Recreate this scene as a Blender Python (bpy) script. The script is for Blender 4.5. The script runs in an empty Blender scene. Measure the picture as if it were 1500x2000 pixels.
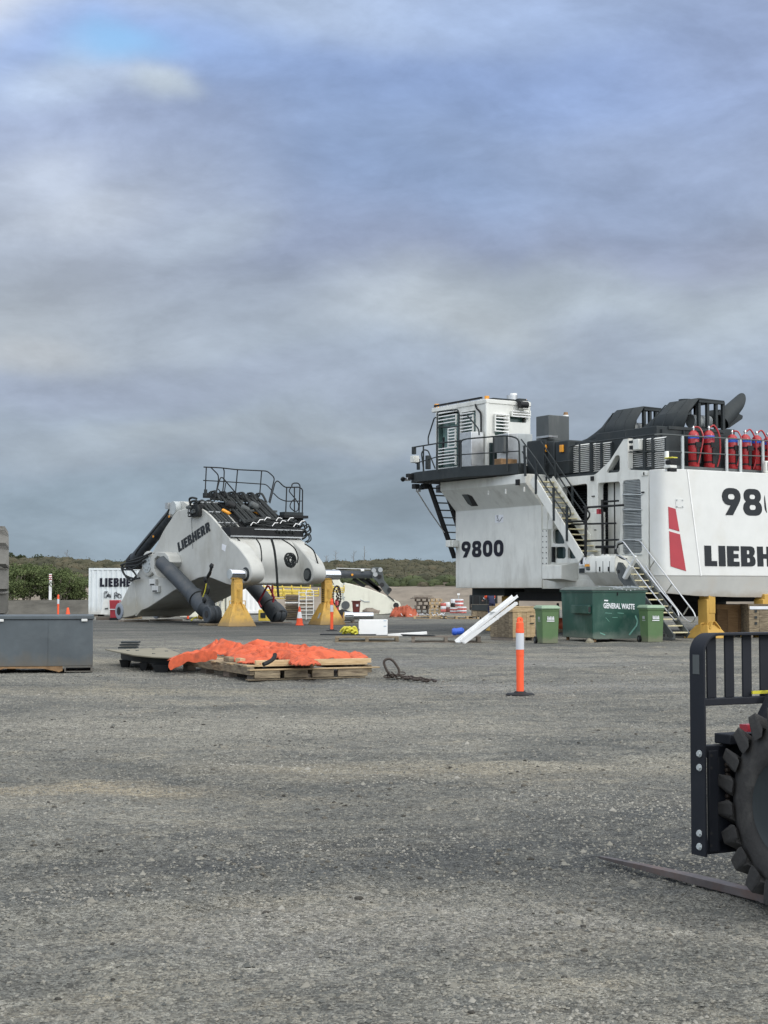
import bpy, bmesh, math, random
import numpy as np
from mathutils import Vector, Matrix
random.seed(7); RNG = np.random.default_rng(11)
SC = bpy.context.scene
COL = SC.collection
rad = math.radians

# ------------------------------------------------------------------ camera
CAMZ = 1.55; F = 3000.0; PITCH = math.atan(0.05)
cam_d = bpy.data.cameras.new('camera'); cam = bpy.data.objects.new('camera', cam_d); COL.objects.link(cam)
cam.location = (0, 0, CAMZ); cam.rotation_euler = (rad(90) + PITCH, 0, 0)
cam_d.sensor_fit = 'VERTICAL'; cam_d.sensor_height = 36; cam_d.sensor_width = 27; cam_d.lens = 54
cam_d.clip_start = 0.1; cam_d.clip_end = 6000
SC.camera = cam
SC.view_settings.view_transform = 'Standard'; SC.view_settings.look = 'None'
SC.view_settings.gamma = 1.0; SC.view_settings.exposure = 0.0
SC.view_settings.use_curve_mapping = False

# ------------------------------------------------------------------ sun
SUN_DIR = Vector((0.66, -0.64, 0.48)).normalized()
sun_d = bpy.data.lights.new('sun', 'SUN'); sun_d.energy = 1.0; sun_d.angle = rad(12); sun_d.color = (1.0, 0.94, 0.85)
sun = bpy.data.objects.new('sun', sun_d); COL.objects.link(sun)
sun.rotation_euler = SUN_DIR.to_track_quat('Z', 'Y').to_euler(); sun.location = (20, -20, 30)

# ------------------------------------------------------------------ world: Nishita sky behind broken cloud
world = bpy.data.worlds.new('World'); SC.world = world; world.use_nodes = True
wt = world.node_tree; wt.nodes.clear()
def wn(t, **kw):
    n = wt.nodes.new(t)
    for k, v in kw.items(): setattr(n, k, v)
    return n
def wl(a, b): wt.links.new(a, b)
def s2l(c): return tuple(((x/255)/12.92 if x/255 <= 0.04045 else ((x/255+0.055)/1.055)**2.4) for x in c)
def vmath(op, a, b=None):
    n = wn('ShaderNodeVectorMath', operation=op)
    for i, s in enumerate((a, b)):
        if s is None: continue
        if hasattr(s, 'links'): wl(s, n.inputs[i])
        else: n.inputs[i].default_value = s
    return n
def fmath(op, a, b=0.0, clamp=False):
    n = wn('ShaderNodeMath', operation=op, use_clamp=clamp)
    for i, s in enumerate((a, b)):
        if hasattr(s, 'links'): wl(s, n.inputs[i])
        else: n.inputs[i].default_value = s
    return n.outputs[0]
def wmix(fac, a, b, mode='MIX'):
    n = wn('ShaderNodeMix', data_type='RGBA', blend_type=mode)
    for i, s in ((0, fac), (6, a), (7, b)):
        if hasattr(s, 'links'): wl(s, n.inputs[i])
        else: n.inputs[i].default_value = (tuple(s) + (1,)) if isinstance(s, tuple) else s
    return n.outputs[2]
tc = wn('ShaderNodeTexCoord'); D = tc.outputs['Generated']
sky = wn('ShaderNodeTexSky', sky_type='NISHITA'); sky.sun_disc = False
sky.sun_elevation = math.asin(SUN_DIR.z); sky.sun_rotation = math.atan2(SUN_DIR.x, SUN_DIR.y)
wnz = wn('ShaderNodeTexNoise'); wnz.inputs['Scale'].default_value = 4.2; wnz.inputs['Detail'].default_value = 4; wnz.inputs['Roughness'].default_value = 0.5
wl(D, wnz.inputs['Vector'])
off = vmath('SCALE', vmath('SUBTRACT', wnz.outputs['Color'], (0.5, 0.5, 0.5)).outputs[0]); off.inputs['Scale'].default_value = 0.10
W = vmath('ADD', D, off.outputs[0]).outputs[0]
sep = wn('ShaderNodeSeparateXYZ'); wl(D, sep.inputs[0])
ramp = wn('ShaderNodeValToRGB'); wl(sep.outputs['Z'], ramp.inputs[0])
stops = [(0.0, (154, 170, 183)), (0.045, (150, 165, 179)), (0.09, (156, 168, 184)), (0.15, (164, 175, 190)), (0.20, (168, 179, 194)), (0.26, (158, 169, 194)),
         (0.33, (155, 171, 206)), (0.40, (172, 190, 224)), (0.60, (205, 212, 226)), (1.0, (222, 224, 230))]
el = ramp.color_ramp.elements
el[0].position, el[0].color = stops[0][0], s2l(stops[0][1]) + (1,)
el[1].position, el[1].color = stops[-1][0], s2l(stops[-1][1]) + (1,)
for p, c in stops[1:-1]:
    e = el.new(p); e.color = s2l(c) + (1,)
cur = ramp.outputs[0]
def skydir(px, py):
    u = (px-750)/F; v = (1000-py)/F
    return Vector((u, math.cos(PITCH)-v*math.sin(PITCH), math.sin(PITCH)+v*math.cos(PITCH))).normalized()
blobs = [  # cloud masses: centre, half widths (as px of a 3000 px lens), colour, strength
    (640, 500, 520, 120, (148, 160, 188), 0.85), (1050, 470, 520, 90, (154, 163, 187), 0.8), (1450, 480, 260, 90, (152, 160, 182), 0.6),
    (830, 290, 520, 170, (138, 162, 202), 0.8), (560, 230, 300, 200, (142, 160, 196), 0.5), (1300, 290, 420, 130, (152, 167, 198), 0.8),
    (150, 420, 330, 150, (184, 193, 210), 0.8), (250, 270, 280, 90, (166, 180, 212), 0.6), (90, 620, 340, 110, (180, 187, 196), 0.75), (420, 620, 240, 80, (168, 179, 196), 0.5),
    (880, 620, 280, 80, (187, 195, 203), 0.8), (1080, 560, 260, 60, (174, 185, 196), 0.6), (1400, 590, 280, 70, (176, 186, 197), 0.7), (1180, 640, 160, 50, (160, 172, 194), 0.5),
    (150, 740, 420, 50, (152, 162, 184), 0.7), (600, 760, 420, 50, (156, 166, 184), 0.6), (1200, 730, 420, 50, (156, 168, 186), 0.6), (850, 720, 250, 50, (160, 172, 190), 0.5),
    (250, 860, 320, 45, (168, 178, 188), 0.55), (640, 850, 260, 40, (166, 176, 186), 0.5), (1450, 700, 200, 80, (160, 172, 190), 0.5),
    (250, 960, 500, 45, (142, 158, 172), 0.7), (700, 960, 350, 50, (148, 162, 175), 0.6), (100, 1050, 300, 30, (156, 172, 186), 0.5),
    (700, 120, 330, 110, (150, 174, 220), 0.6), (1150, 110, 420, 110, (150, 173, 219), 0.7), (640, 20, 420, 75, (186, 203, 232), 0.85), (1000, 10, 260, 60, (172, 193, 232), 0.6), (1480, 60, 200, 100, (162, 178, 214), 0.6),
    (20, 10, 260, 80, (226, 230, 240), 0.95), (230, 100, 300, 75, (158, 186, 236), 0.85), (60, 150, 160, 60, (170, 190, 230), 0.5), (160, 185, 170, 45, (194, 209, 234), 0.85), (330, 215, 60, 30, (200, 212, 226), 0.9), (90, 330, 120, 40, (190, 199, 216), .7), (420, 480, 120, 45, (184, 196, 212), .5), (180, 400, 150, 35, (192, 200, 214), .6), (60, 660, 130, 40, (190, 194, 200), .6), (700, 870, 150, 22, (172, 182, 192), .6), (320, 830, 160, 22, (174, 184, 194), .5),
]
for (bx_, by_, hw, hh, c, st) in blobs:
    d0 = skydir(bx_, by_)
    q = vmath('MULTIPLY', vmath('SUBTRACT', W, tuple(d0)).outputs[0], (F/hw/1.35, 3.0, F/hh/1.35)).outputs[0]
    ln = vmath('LENGTH', q).outputs['Value']
    mr = wn('ShaderNodeMapRange', interpolation_type='SMOOTHERSTEP'); wl(ln, mr.inputs[0])
    mr.inputs[1].default_value = 1.25; mr.inputs[2].default_value = 0.0; mr.inputs[3].default_value = 0.0; mr.inputs[4].default_value = st
    cur = wmix(mr.outputs[0], cur, s2l(c))
# fine cloud structure
for sc0, lo, hi, st_ in ((4.0, .90, 1.11, 0), (10.0, .90, 1.10, 3), (30.0, .97, 1.03, 3)):
    mp_ = wn('ShaderNodeMapping'); mp_.inputs['Scale'].default_value = (1, 1, 2.3); mp_.inputs['Rotation'].default_value = (0, rad(12), 0); wl(D, mp_.inputs[0])
    n1 = wn('ShaderNodeTexNoise'); n1.inputs['Scale'].default_value = sc0; n1.inputs['Detail'].default_value = 6; n1.inputs['Roughness'].default_value = 0.62; n1.inputs['Distortion'].default_value = 0.3
    wl(mp_.outputs[0], n1.inputs['Vector'])
    mm = wn('ShaderNodeMapRange'); wl(n1.outputs['Fac'], mm.inputs[0])
    mm.inputs[1].default_value = 0.36; mm.inputs[2].default_value = 0.64; mm.inputs[3].default_value = lo; mm.inputs[4].default_value = hi
    sc_ = vmath('SCALE', cur); wl(mm.outputs[0], sc_.inputs['Scale']); cur = sc_.outputs[0]
cur = vmath('MULTIPLY', cur, (1.005, 1.025, 1.02)).outputs[0]
# one gap where the blue shows through
d0 = skydir(255, 128)
q = vmath('MULTIPLY', vmath('SUBTRACT', W, tuple(d0)).outputs[0], (F/150, 3.0, F/60)).outputs[0]
mr = wn('ShaderNodeMapRange', interpolation_type='SMOOTHSTEP'); wl(vmath('LENGTH', q).outputs['Value'], mr.inputs[0])
mr.inputs[1].default_value = 1.0; mr.inputs[2].default_value = 0.1; mr.inputs[3].default_value = 0.0; mr.inputs[4].default_value = 0.7
cl10 = vmath('SCALE', cur); cl10.inputs['Scale'].default_value = 10.0
bl = vmath('MULTIPLY', sky.outputs[0], (2.0, 2.2, 2.3)).outputs[0]
bl = wmix(0.72, bl, (2.9, 5.9, 9.2))
cur = wmix(mr.outputs[0], cl10.outputs[0], bl)
# unseen sky brightened overhead and behind the camera, to fill shaded sides
up = wn('ShaderNodeMapRange', interpolation_type='SMOOTHSTEP'); wl(sep.outputs['Z'], up.inputs[0]); up.inputs[1].default_value = 0.40; up.inputs[2].default_value = 0.95; up.inputs[3].default_value = 1.0; up.inputs[4].default_value = 1.1
bk = wn('ShaderNodeMapRange', interpolation_type='SMOOTHSTEP'); wl(sep.outputs['Y'], bk.inputs[0]); bk.inputs[1].default_value = 0.75; bk.inputs[2].default_value = -0.5; bk.inputs[3].default_value = 1.0; bk.inputs[4].default_value = 2.45
s9 = vmath('SCALE', cur); wl(fmath('MULTIPLY', up.outputs[0], bk.outputs[0]), s9.inputs['Scale']); cur = s9.outputs[0]
wm = wn('ShaderNodeMapRange'); wl(bk.outputs[0], wm.inputs[0]); wm.inputs[1].default_value = 1.0; wm.inputs[2].default_value = 2.45; wm.inputs[3].default_value = 0.0; wm.inputs[4].default_value = 0.8
cur = wmix(wm.outputs[0], cur, vmath('MULTIPLY', cur, (1.06, 1.0, 0.90)).outputs[0])
# brighter thin cloud round the hidden sun, behind the photographer
dt = vmath('DOT_PRODUCT', D, tuple(SUN_DIR)).outputs['Value']
mr = wn('ShaderNodeMapRange', interpolation_type='SMOOTHSTEP'); wl(dt, mr.inputs[0])
mr.inputs[1].default_value = -0.1; mr.inputs[2].default_value = 1.0; mr.inputs[3].default_value = 0.0; mr.inputs[4].default_value = 6.0
gl = vmath('SCALE', (1.0, 0.95, 0.86)); wl(mr.outputs[0], gl.inputs['Scale'])
cur = vmath('ADD', cur, gl.outputs[0]).outputs[0]
bg = wn('ShaderNodeBackground'); wl(cur, bg.inputs[0]); bg.inputs[1].default_value = 0.10
wo = wn('ShaderNodeOutputWorld'); wl(bg.outputs[0], wo.inputs[0])

# ------------------------------------------------------------------ materials
def mat(name, col, rough=0.55, metal=0.0, var=0.12, scale=2.0, bump=0.0, bscale=40.0, dirt=None, dirt_amt=0.3, dscale=(3, 3, 0.6), spec=0.5, emis=None):
    m = bpy.data.materials.new(name); m.use_nodes = True
    nt = m.node_tree; b = nt.nodes['Principled BSDF']
    b.inputs['Roughness'].default_value = rough; b.inputs['Metallic'].default_value = metal
    b.inputs['Specular IOR Level'].default_value = spec
    t = nt.nodes.new('ShaderNodeTexCoord')
    n = nt.nodes.new('ShaderNodeTexNoise'); n.inputs['Scale'].default_value = scale; n.inputs['Detail'].default_value = 6; n.inputs['Roughness'].default_value = 0.6
    nt.links.new(t.outputs['Object'], n.inputs['Vector'])
    r = nt.nodes.new('ShaderNodeValToRGB'); nt.links.new(n.outputs['Fac'], r.inputs[0])
    r.color_ramp.elements[0].position = 0.3; r.color_ramp.elements[1].position = 0.7
    r.color_ramp.elements[0].color = tuple(max(0, c*(1-var)) for c in col) + (1,)
    r.color_ramp.elements[1].color = tuple(min(1, c*(1+var)) for c in col) + (1,)
    out = r.outputs[0]
    if dirt:
        mp = nt.nodes.new('ShaderNodeMapping'); mp.inputs['Scale'].default_value = dscale
        nt.links.new(t.outputs['Object'], mp.inputs[0])
        n2 = nt.nodes.new('ShaderNodeTexNoise'); n2.inputs['Scale'].default_value = 1.0; n2.inputs['Detail'].default_value = 7; n2.inputs['Roughness'].default_value = 0.65
        nt.links.new(mp.outputs[0], n2.inputs['Vector'])
        mr = nt.nodes.new('ShaderNodeMapRange'); mr.inputs[1].default_value = 0.5; mr.inputs[2].default_value = 0.75
        mr.inputs[4].default_value = dirt_amt
        nt.links.new(n2.outputs['Fac'], mr.inputs[0])
        mx = nt.nodes.new('ShaderNodeMix'); mx.data_type = 'RGBA'
        nt.links.new(mr.outputs[0], mx.inputs[0]); nt.links.new(out, mx.inputs[6]); mx.inputs[7].default_value = tuple(dirt) + (1,)
        out = mx.outputs[2]
        rr = nt.nodes.new('ShaderNodeMapRange'); rr.inputs[3].default_value = rough; rr.inputs[4].default_value = min(1, rough+0.3)
        nt.links.new(n2.outputs['Fac'], rr.inputs[0]); nt.links.new(rr.outputs[0], b.inputs['Roughness'])
    nt.links.new(out, b.inputs['Base Color'])
    if bump > 0:
        n3 = nt.nodes.new('ShaderNodeTexNoise'); n3.inputs['Scale'].default_value = bscale; n3.inputs['Detail'].default_value = 4
        nt.links.new(t.outputs['Object'], n3.inputs['Vector'])
        bp = nt.nodes.new('ShaderNodeBump'); bp.inputs['Strength'].default_value = bump; bp.inputs['Distance'].default_value = 0.02
        nt.links.new(n3.outputs['Fac'], bp.inputs['Height']); nt.links.new(bp.outputs[0], b.inputs['Normal'])
    return m
def wood(name, c1, c2, rough=0.8):
    m = bpy.data.materials.new(name); m.use_nodes = True; nt = m.node_tree; b = nt.nodes['Principled BSDF']
    b.inputs['Roughness'].default_value = rough
    t = nt.nodes.new('ShaderNodeTexCoord'); g = nt.nodes.new('ShaderNodeObjectInfo')
    ad = nt.nodes.new('ShaderNodeVectorMath'); ad.operation = 'ADD'
    nt.links.new(t.outputs['Object'], ad.inputs[0]); nt.links.new(g.outputs['Random'], ad.inputs[1])
    mp = nt.nodes.new('ShaderNodeMapping'); mp.inputs['Scale'].default_value = (2, 2, 14)
    nt.links.new(ad.outputs[0], mp.inputs[0])
    n = nt.nodes.new('ShaderNodeTexNoise'); n.inputs['Scale'].default_value = 2.0; n.inputs['Detail'].default_value = 8; n.inputs['Roughness'].default_value = 0.7
    nt.links.new(mp.outputs[0], n.inputs['Vector'])
    r = nt.nodes.new('ShaderNodeValToRGB'); nt.links.new(n.outputs['Fac'], r.inputs[0])
    r.color_ramp.elements[0].position = 0.35; r.color_ramp.elements[1].position = 0.68
    r.color_ramp.elements[0].color = c1 + (1,); r.color_ramp.elements[1].color = c2 + (1,)
    hv = nt.nodes.new('ShaderNodeHueSaturation'); nt.links.new(r.outputs[0], hv.inputs['Color'])
    mr = nt.nodes.new('ShaderNodeMapRange'); mr.inputs[3].default_value = 0.75; mr.inputs[4].default_value = 1.2
    nt.links.new(g.outputs['Random'], mr.inputs[0]); nt.links.new(mr.outputs[0], hv.inputs['Value'])
    nt.links.new(hv.outputs[0], b.inputs['Base Color'])
    bp = nt.nodes.new('ShaderNodeBump'); bp.inputs['Strength'].default_value = 0.4; bp.inputs['Distance'].default_value = 0.01
    nt.links.new(n.outputs['Fac'], bp.inputs['Height']); nt.links.new(bp.outputs[0], b.inputs['Normal'])
    return m
M = {}
GRIME = (0.20, 0.19, 0.17)
M['white'] = mat('white_paint', (0.655, 0.66, 0.615), 0.42, var=0.06, dirt=(0.25, 0.235, 0.20), dirt_amt=0.5, dscale=(1.6, 1.6, 0.4))
M['cwt'] = mat('white_counterweight_paint', (0.63, 0.635, 0.61), 0.3, var=0.04, dirt=(0.5, 0.47, 0.38), dirt_amt=0.35, dscale=(0.8, 0.8, 0.6))
M['cwt_low'] = mat('shaded_dusty_skirt', (0.53, 0.53, 0.50), 0.5, var=0.06, dirt=(0.42, 0.34, 0.25), dirt_amt=0.4, dscale=(1, 1, 1))  # base darkened for the shade of the tucked-under band, with dust over it
M['boomw'] = mat('dusty_boom_paint', (0.46, 0.462, 0.43), 0.5, var=0.06, dirt=(0.25, 0.23, 0.18), dirt_amt=0.5, dscale=(1.0, 1.0, 0.45))
M['cream'] = mat('cream_paint', (0.70, 0.69, 0.58), 0.45, var=0.05, dirt=(0.4, 0.36, 0.28), dirt_amt=0.3)
M['anth'] = mat('anthracite_paint', (0.026, 0.032, 0.034), 0.5, var=0.15, dirt=(0.075, 0.077, 0.072), dirt_amt=0.4, dscale=(2, 2, 1), spec=0.3)
M['anth2'] = mat('grey_anthracite_paint', (0.070, 0.079, 0.079), 0.5, var=0.12, dirt=(0.2, 0.2, 0.19), dirt_amt=0.4)
M['black'] = mat('black_steel', (0.011, 0.012, 0.013), 0.45, var=0.2, dirt=(0.04, 0.04, 0.037), dirt_amt=0.3, spec=0.3)
M['void'] = mat('shade_and_seam_black', (0.02, 0.02, 0.02), 0.8, var=0.3, scale=6)  # near-black for seams and radiator core, and for shade inside openings and bores
M['rubber'] = mat('black_rubber_hose', (0.018, 0.021, 0.021), 0.5, var=0.2, dirt=(0.06, 0.065, 0.058), dirt_amt=0.4, dscale=(6, 6, 6), spec=0.35)
M['tyre'] = mat('dusty_tyre_rubber', (0.034, 0.033, 0.032), 0.8, var=0.2, bump=0.3, bscale=30, dirt=(0.10, 0.095, 0.085), dirt_amt=0.6, dscale=(7, 7, 7))
M['grey_tyre'] = mat('pale_dusty_tyre', (0.135, 0.132, 0.12), 0.85, var=0.2, bump=0.3, bscale=12, dirt=(0.08, 0.08, 0.075), dirt_amt=0.5, dscale=(3, 3, 3))
M['grille'] = mat('pale_grey_louvre', (0.58, 0.59, 0.57), 0.5, var=0.1, dirt=GRIME, dirt_amt=0.4)
M['radi'] = mat('radiator_louvre_metal', (0.40, 0.43, 0.43), 0.45, metal=0.0, var=0.15, dirt=GRIME, dirt_amt=0.4)
M['galv'] = mat('galvanised_tube', (0.50, 0.51, 0.51), 0.32, metal=0.8, var=0.15)
M['chrome'] = mat('chrome_pin', (0.72, 0.73, 0.74), 0.15, metal=1.0, var=0.1)
M['alu'] = mat('scuffed_aluminium_cabinet', (0.55, 0.56, 0.56), 0.35, metal=0.7, var=0.15, scale=5)
M['cylg'] = mat('dark_grey_cylinder_paint', (0.036, 0.044, 0.052), 0.42, var=0.1, dirt=(0.13, 0.12, 0.105), dirt_amt=0.35, dscale=(2, 2, 2))
M['bluegrey'] = mat('blue_grey_pivot_boss', (0.26, 0.29, 0.33), 0.5, var=0.12)
M['yellow'] = mat('worn_yellow_paint', (0.60, 0.355, 0.07), 0.5, var=0.12, scale=4, dirt=(0.22, 0.15, 0.07), dirt_amt=0.7, dscale=(4, 4, 3))
M['ochre'] = mat('ochre_stand_paint', (0.50, 0.30, 0.06), 0.55, var=0.12, dirt=(0.2, 0.13, 0.05), dirt_amt=0.4)
M['lemon'] = mat('bright_yellow_paint', (0.80, 0.60, 0.10), 0.5, var=0.12)
M['tread'] = mat('yellow_nosed_tread', (0.55, 0.50, 0.32), 0.6, var=0.15, dirt=GRIME, dirt_amt=0.4)
M['orange'] = mat('fluorescent_orange_plastic', (0.88, 0.105, 0.03), 0.5, var=0.06, dirt=(0.45, 0.1, 0.05), dirt_amt=0.3, dscale=(8, 8, 8))
M['reflect'] = mat('silver_reflective_band', (0.55, 0.57, 0.60), 0.35, var=0.06)
M['whitep'] = mat('plain_white_plastic', (0.80, 0.80, 0.78), 0.5, var=0.05)
M['red'] = mat('red_cylinder_paint', (0.34, 0.02, 0.024), 0.3, var=0.12)
M['decalred'] = mat('red_decal', (0.38, 0.036, 0.05), 0.35, var=0.06)
M['decalblk'] = mat('black_decal', (0.016, 0.019, 0.022), 0.4, var=0.1, spec=0.25)
M['decalnavy'] = mat('navy_black_decal', (0.009, 0.009, 0.018), 0.4, var=0.1, spec=0.25)
M['blue'] = mat('blue_plastic', (0.03, 0.10, 0.50), 0.4, var=0.1)
M['bin'] = mat('wheelie_bin_green', (0.085, 0.155, 0.06), 0.5, var=0.1, dirt=(0.18, 0.21, 0.14), dirt_amt=0.3, dscale=(3, 3, 2))
M['binlid'] = mat('faded_green_lid', (0.22, 0.31, 0.21), 0.55, var=0.1)
M['skip'] = mat('dark_green_skip_paint', (0.012, 0.062, 0.044), 0.3, var=0.2, scale=1.2, dirt=(0.11, 0.17, 0.14), dirt_amt=0.65, dscale=(1.6, 1.6, 1.2))
M['skiplid'] = mat('grey_green_plastic_lid', (0.12, 0.14, 0.13), 0.5, var=0.15)
M['brownbin'] = mat('maroon_plastic', (0.13, 0.03, 0.025), 0.45)
M['steelbox'] = mat('grey_painted_steel_box', (0.070, 0.085, 0.094), 0.45, var=0.22, scale=1.3, bump=0.5, bscale=1.4, dirt=(0.12, 0.138, 0.145), dirt_amt=0.6, dscale=(1.4, 1.4, 1.8))
M['rust'] = mat('rusty_steel', (0.22, 0.13, 0.06), 0.75, var=0.35, scale=8)
M['chain'] = mat('rusty_chain_steel', (0.055, 0.042, 0.034), 0.6, metal=0.3, var=0.35, scale=30)
M['plate'] = mat('dusty_steel_plate', (0.22, 0.20, 0.145), 0.6, var=0.12, dirt=(0.2, 0.16, 0.1), dirt_amt=0.4, dscale=(4, 4, 4))
M['pine'] = wood('pine_timber', (0.36, 0.25, 0.13), (0.55, 0.42, 0.25))
M['oldwood'] = wood('weathered_timber', (0.085, 0.062, 0.04), (0.31, 0.25, 0.16))
M['greywood'] = wood('grey_weathered_timber', (0.12, 0.10, 0.08), (0.24, 0.20, 0.16))
M['ply'] = wood('plywood_brown', (0.24, 0.135, 0.06), (0.36, 0.22, 0.10))
M['tarp'] = mat('orange_tarpaulin_fabric', (0.54, 0.100, 0.040), 0.7, var=0.25, scale=5, bump=0.35, bscale=14, dirt=(0.16, 0.05, 0.03), dirt_amt=0.7, dscale=(4, 4, 4))
M['redtarp'] = mat('rust_red_tarpaulin', (0.36, 0.075, 0.03), 0.65, var=0.2, scale=5, bump=0.5, bscale=15)
M['cont'] = mat('white_container_paint', (0.62, 0.66, 0.67), 0.45, var=0.05, dirt=(0.35, 0.36, 0.34), dirt_amt=0.35)
M['glass'] = mat('dark_tinted_glass', (0.02, 0.035, 0.035), 0.08, var=0.1)
M['greenglass'] = mat('greenish_cab_glass', (0.10, 0.17, 0.155), 0.1, var=0.3, scale=3)
M['amber'] = mat('amber_lamp_lens', (0.75, 0.32, 0.03), 0.3)
M['liftblack'] = mat('black_forklift_paint', (0.010, 0.012, 0.017), 0.5, var=0.2, dirt=(0.025, 0.027, 0.03), dirt_amt=0.4, dscale=(6, 6, 6), spec=0.3)
M['navy'] = mat('navy_work_shirt', (0.012, 0.016, 0.05), 0.8)
M['skin'] = mat('skin', (0.42, 0.24, 0.17), 0.55)
M['foam'] = mat('red_striped_wrap', (0.50, 0.12, 0.10), 0.6, var=0.6, scale=14)
M['ibc'] = mat('pale_blue_tank', (0.40, 0.48, 0.55), 0.4)
M['channel'] = mat('matt_white_channel_paint', (0.66, 0.67, 0.67), 0.45, var=0.06, dirt=(0.35, 0.35, 0.33), dirt_amt=0.4, dscale=(3, 3, 3))
M['paper'] = mat('pale_sticker', (0.72, 0.73, 0.75), 0.5)
M['lime'] = mat('yellow_green_plastic', (0.55, 0.50, 0.04), 0.5)

def creep(m, z0, z1, col, amt, sc=(1.2, 1.2, 3.0), thr=.5):
    nt = m.node_tree; b = nt.nodes['Principled BSDF']; src = b.inputs['Base Color'].links[0].from_socket
    t = nt.nodes.new('ShaderNodeTexCoord'); s = nt.nodes.new('ShaderNodeSeparateXYZ'); nt.links.new(t.outputs['Object'], s.inputs[0])
    mp = nt.nodes.new('ShaderNodeMapping'); mp.inputs['Scale'].default_value = sc; nt.links.new(t.outputs['Object'], mp.inputs[0])
    n = nt.nodes.new('ShaderNodeTexNoise'); n.inputs['Scale'].default_value = 1.0; n.inputs['Detail'].default_value = 8; n.inputs['Roughness'].default_value = .7; nt.links.new(mp.outputs[0], n.inputs['Vector'])
    r = nt.nodes.new('ShaderNodeMapRange'); r.inputs[1].default_value = z1; r.inputs[2].default_value = z0; nt.links.new(s.outputs['Z'], r.inputs[0])
    a = nt.nodes.new('ShaderNodeMath'); a.operation = 'ADD'; nt.links.new(r.outputs[0], a.inputs[0]); nt.links.new(n.outputs['Fac'], a.inputs[1])
    q = nt.nodes.new('ShaderNodeMapRange'); q.inputs[1].default_value = thr+.45; q.inputs[2].default_value = thr+.85; q.inputs[4].default_value = amt; nt.links.new(a.outputs[0], q.inputs[0])
    mx = nt.nodes.new('ShaderNodeMix'); mx.data_type = 'RGBA'; nt.links.new(q.outputs[0], mx.inputs[0]); nt.links.new(src, mx.inputs[6]); mx.inputs[7].default_value = tuple(col)+(1,); nt.links.new(mx.outputs[2], b.inputs['Base Color'])
creep(M['steelbox'], 0.05, 0.75, (0.13, 0.10, 0.06), 0.5, (2.2, 2.2, 1.6), .62)
creep(M['skip'], 0.05, 0.5, (0.13, 0.16, 0.13), 0.8, (3, 3, 5), .42)
creep(M['bin'], 0.0, 0.35, (0.17, 0.16, 0.11), 0.7, (5, 5, 6), .40)
creep(M['yellow'], 0.0, 0.6, (0.27, 0.19, 0.10), 0.7, (4, 4, 4), .45)
creep(M['cont'], 0.0, 0.9, (0.30, 0.26, 0.20), 0.5, (1, 1, 1), .5)
creep(M['white'], 1.3, 2.3, (0.38, 0.35, 0.28), 0.55, (1.4, 1.4, 1.0), .42)
creep(M['boomw'], 0.2, 1.8, (0.33, 0.30, 0.22), 0.6, (1.0, 1.0, .8), .42)
creep(M['cwt_low'], 1.2, 1.7, (0.36, 0.30, 0.22), 0.6, (1.5, 1.5, 2), .42)

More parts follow.
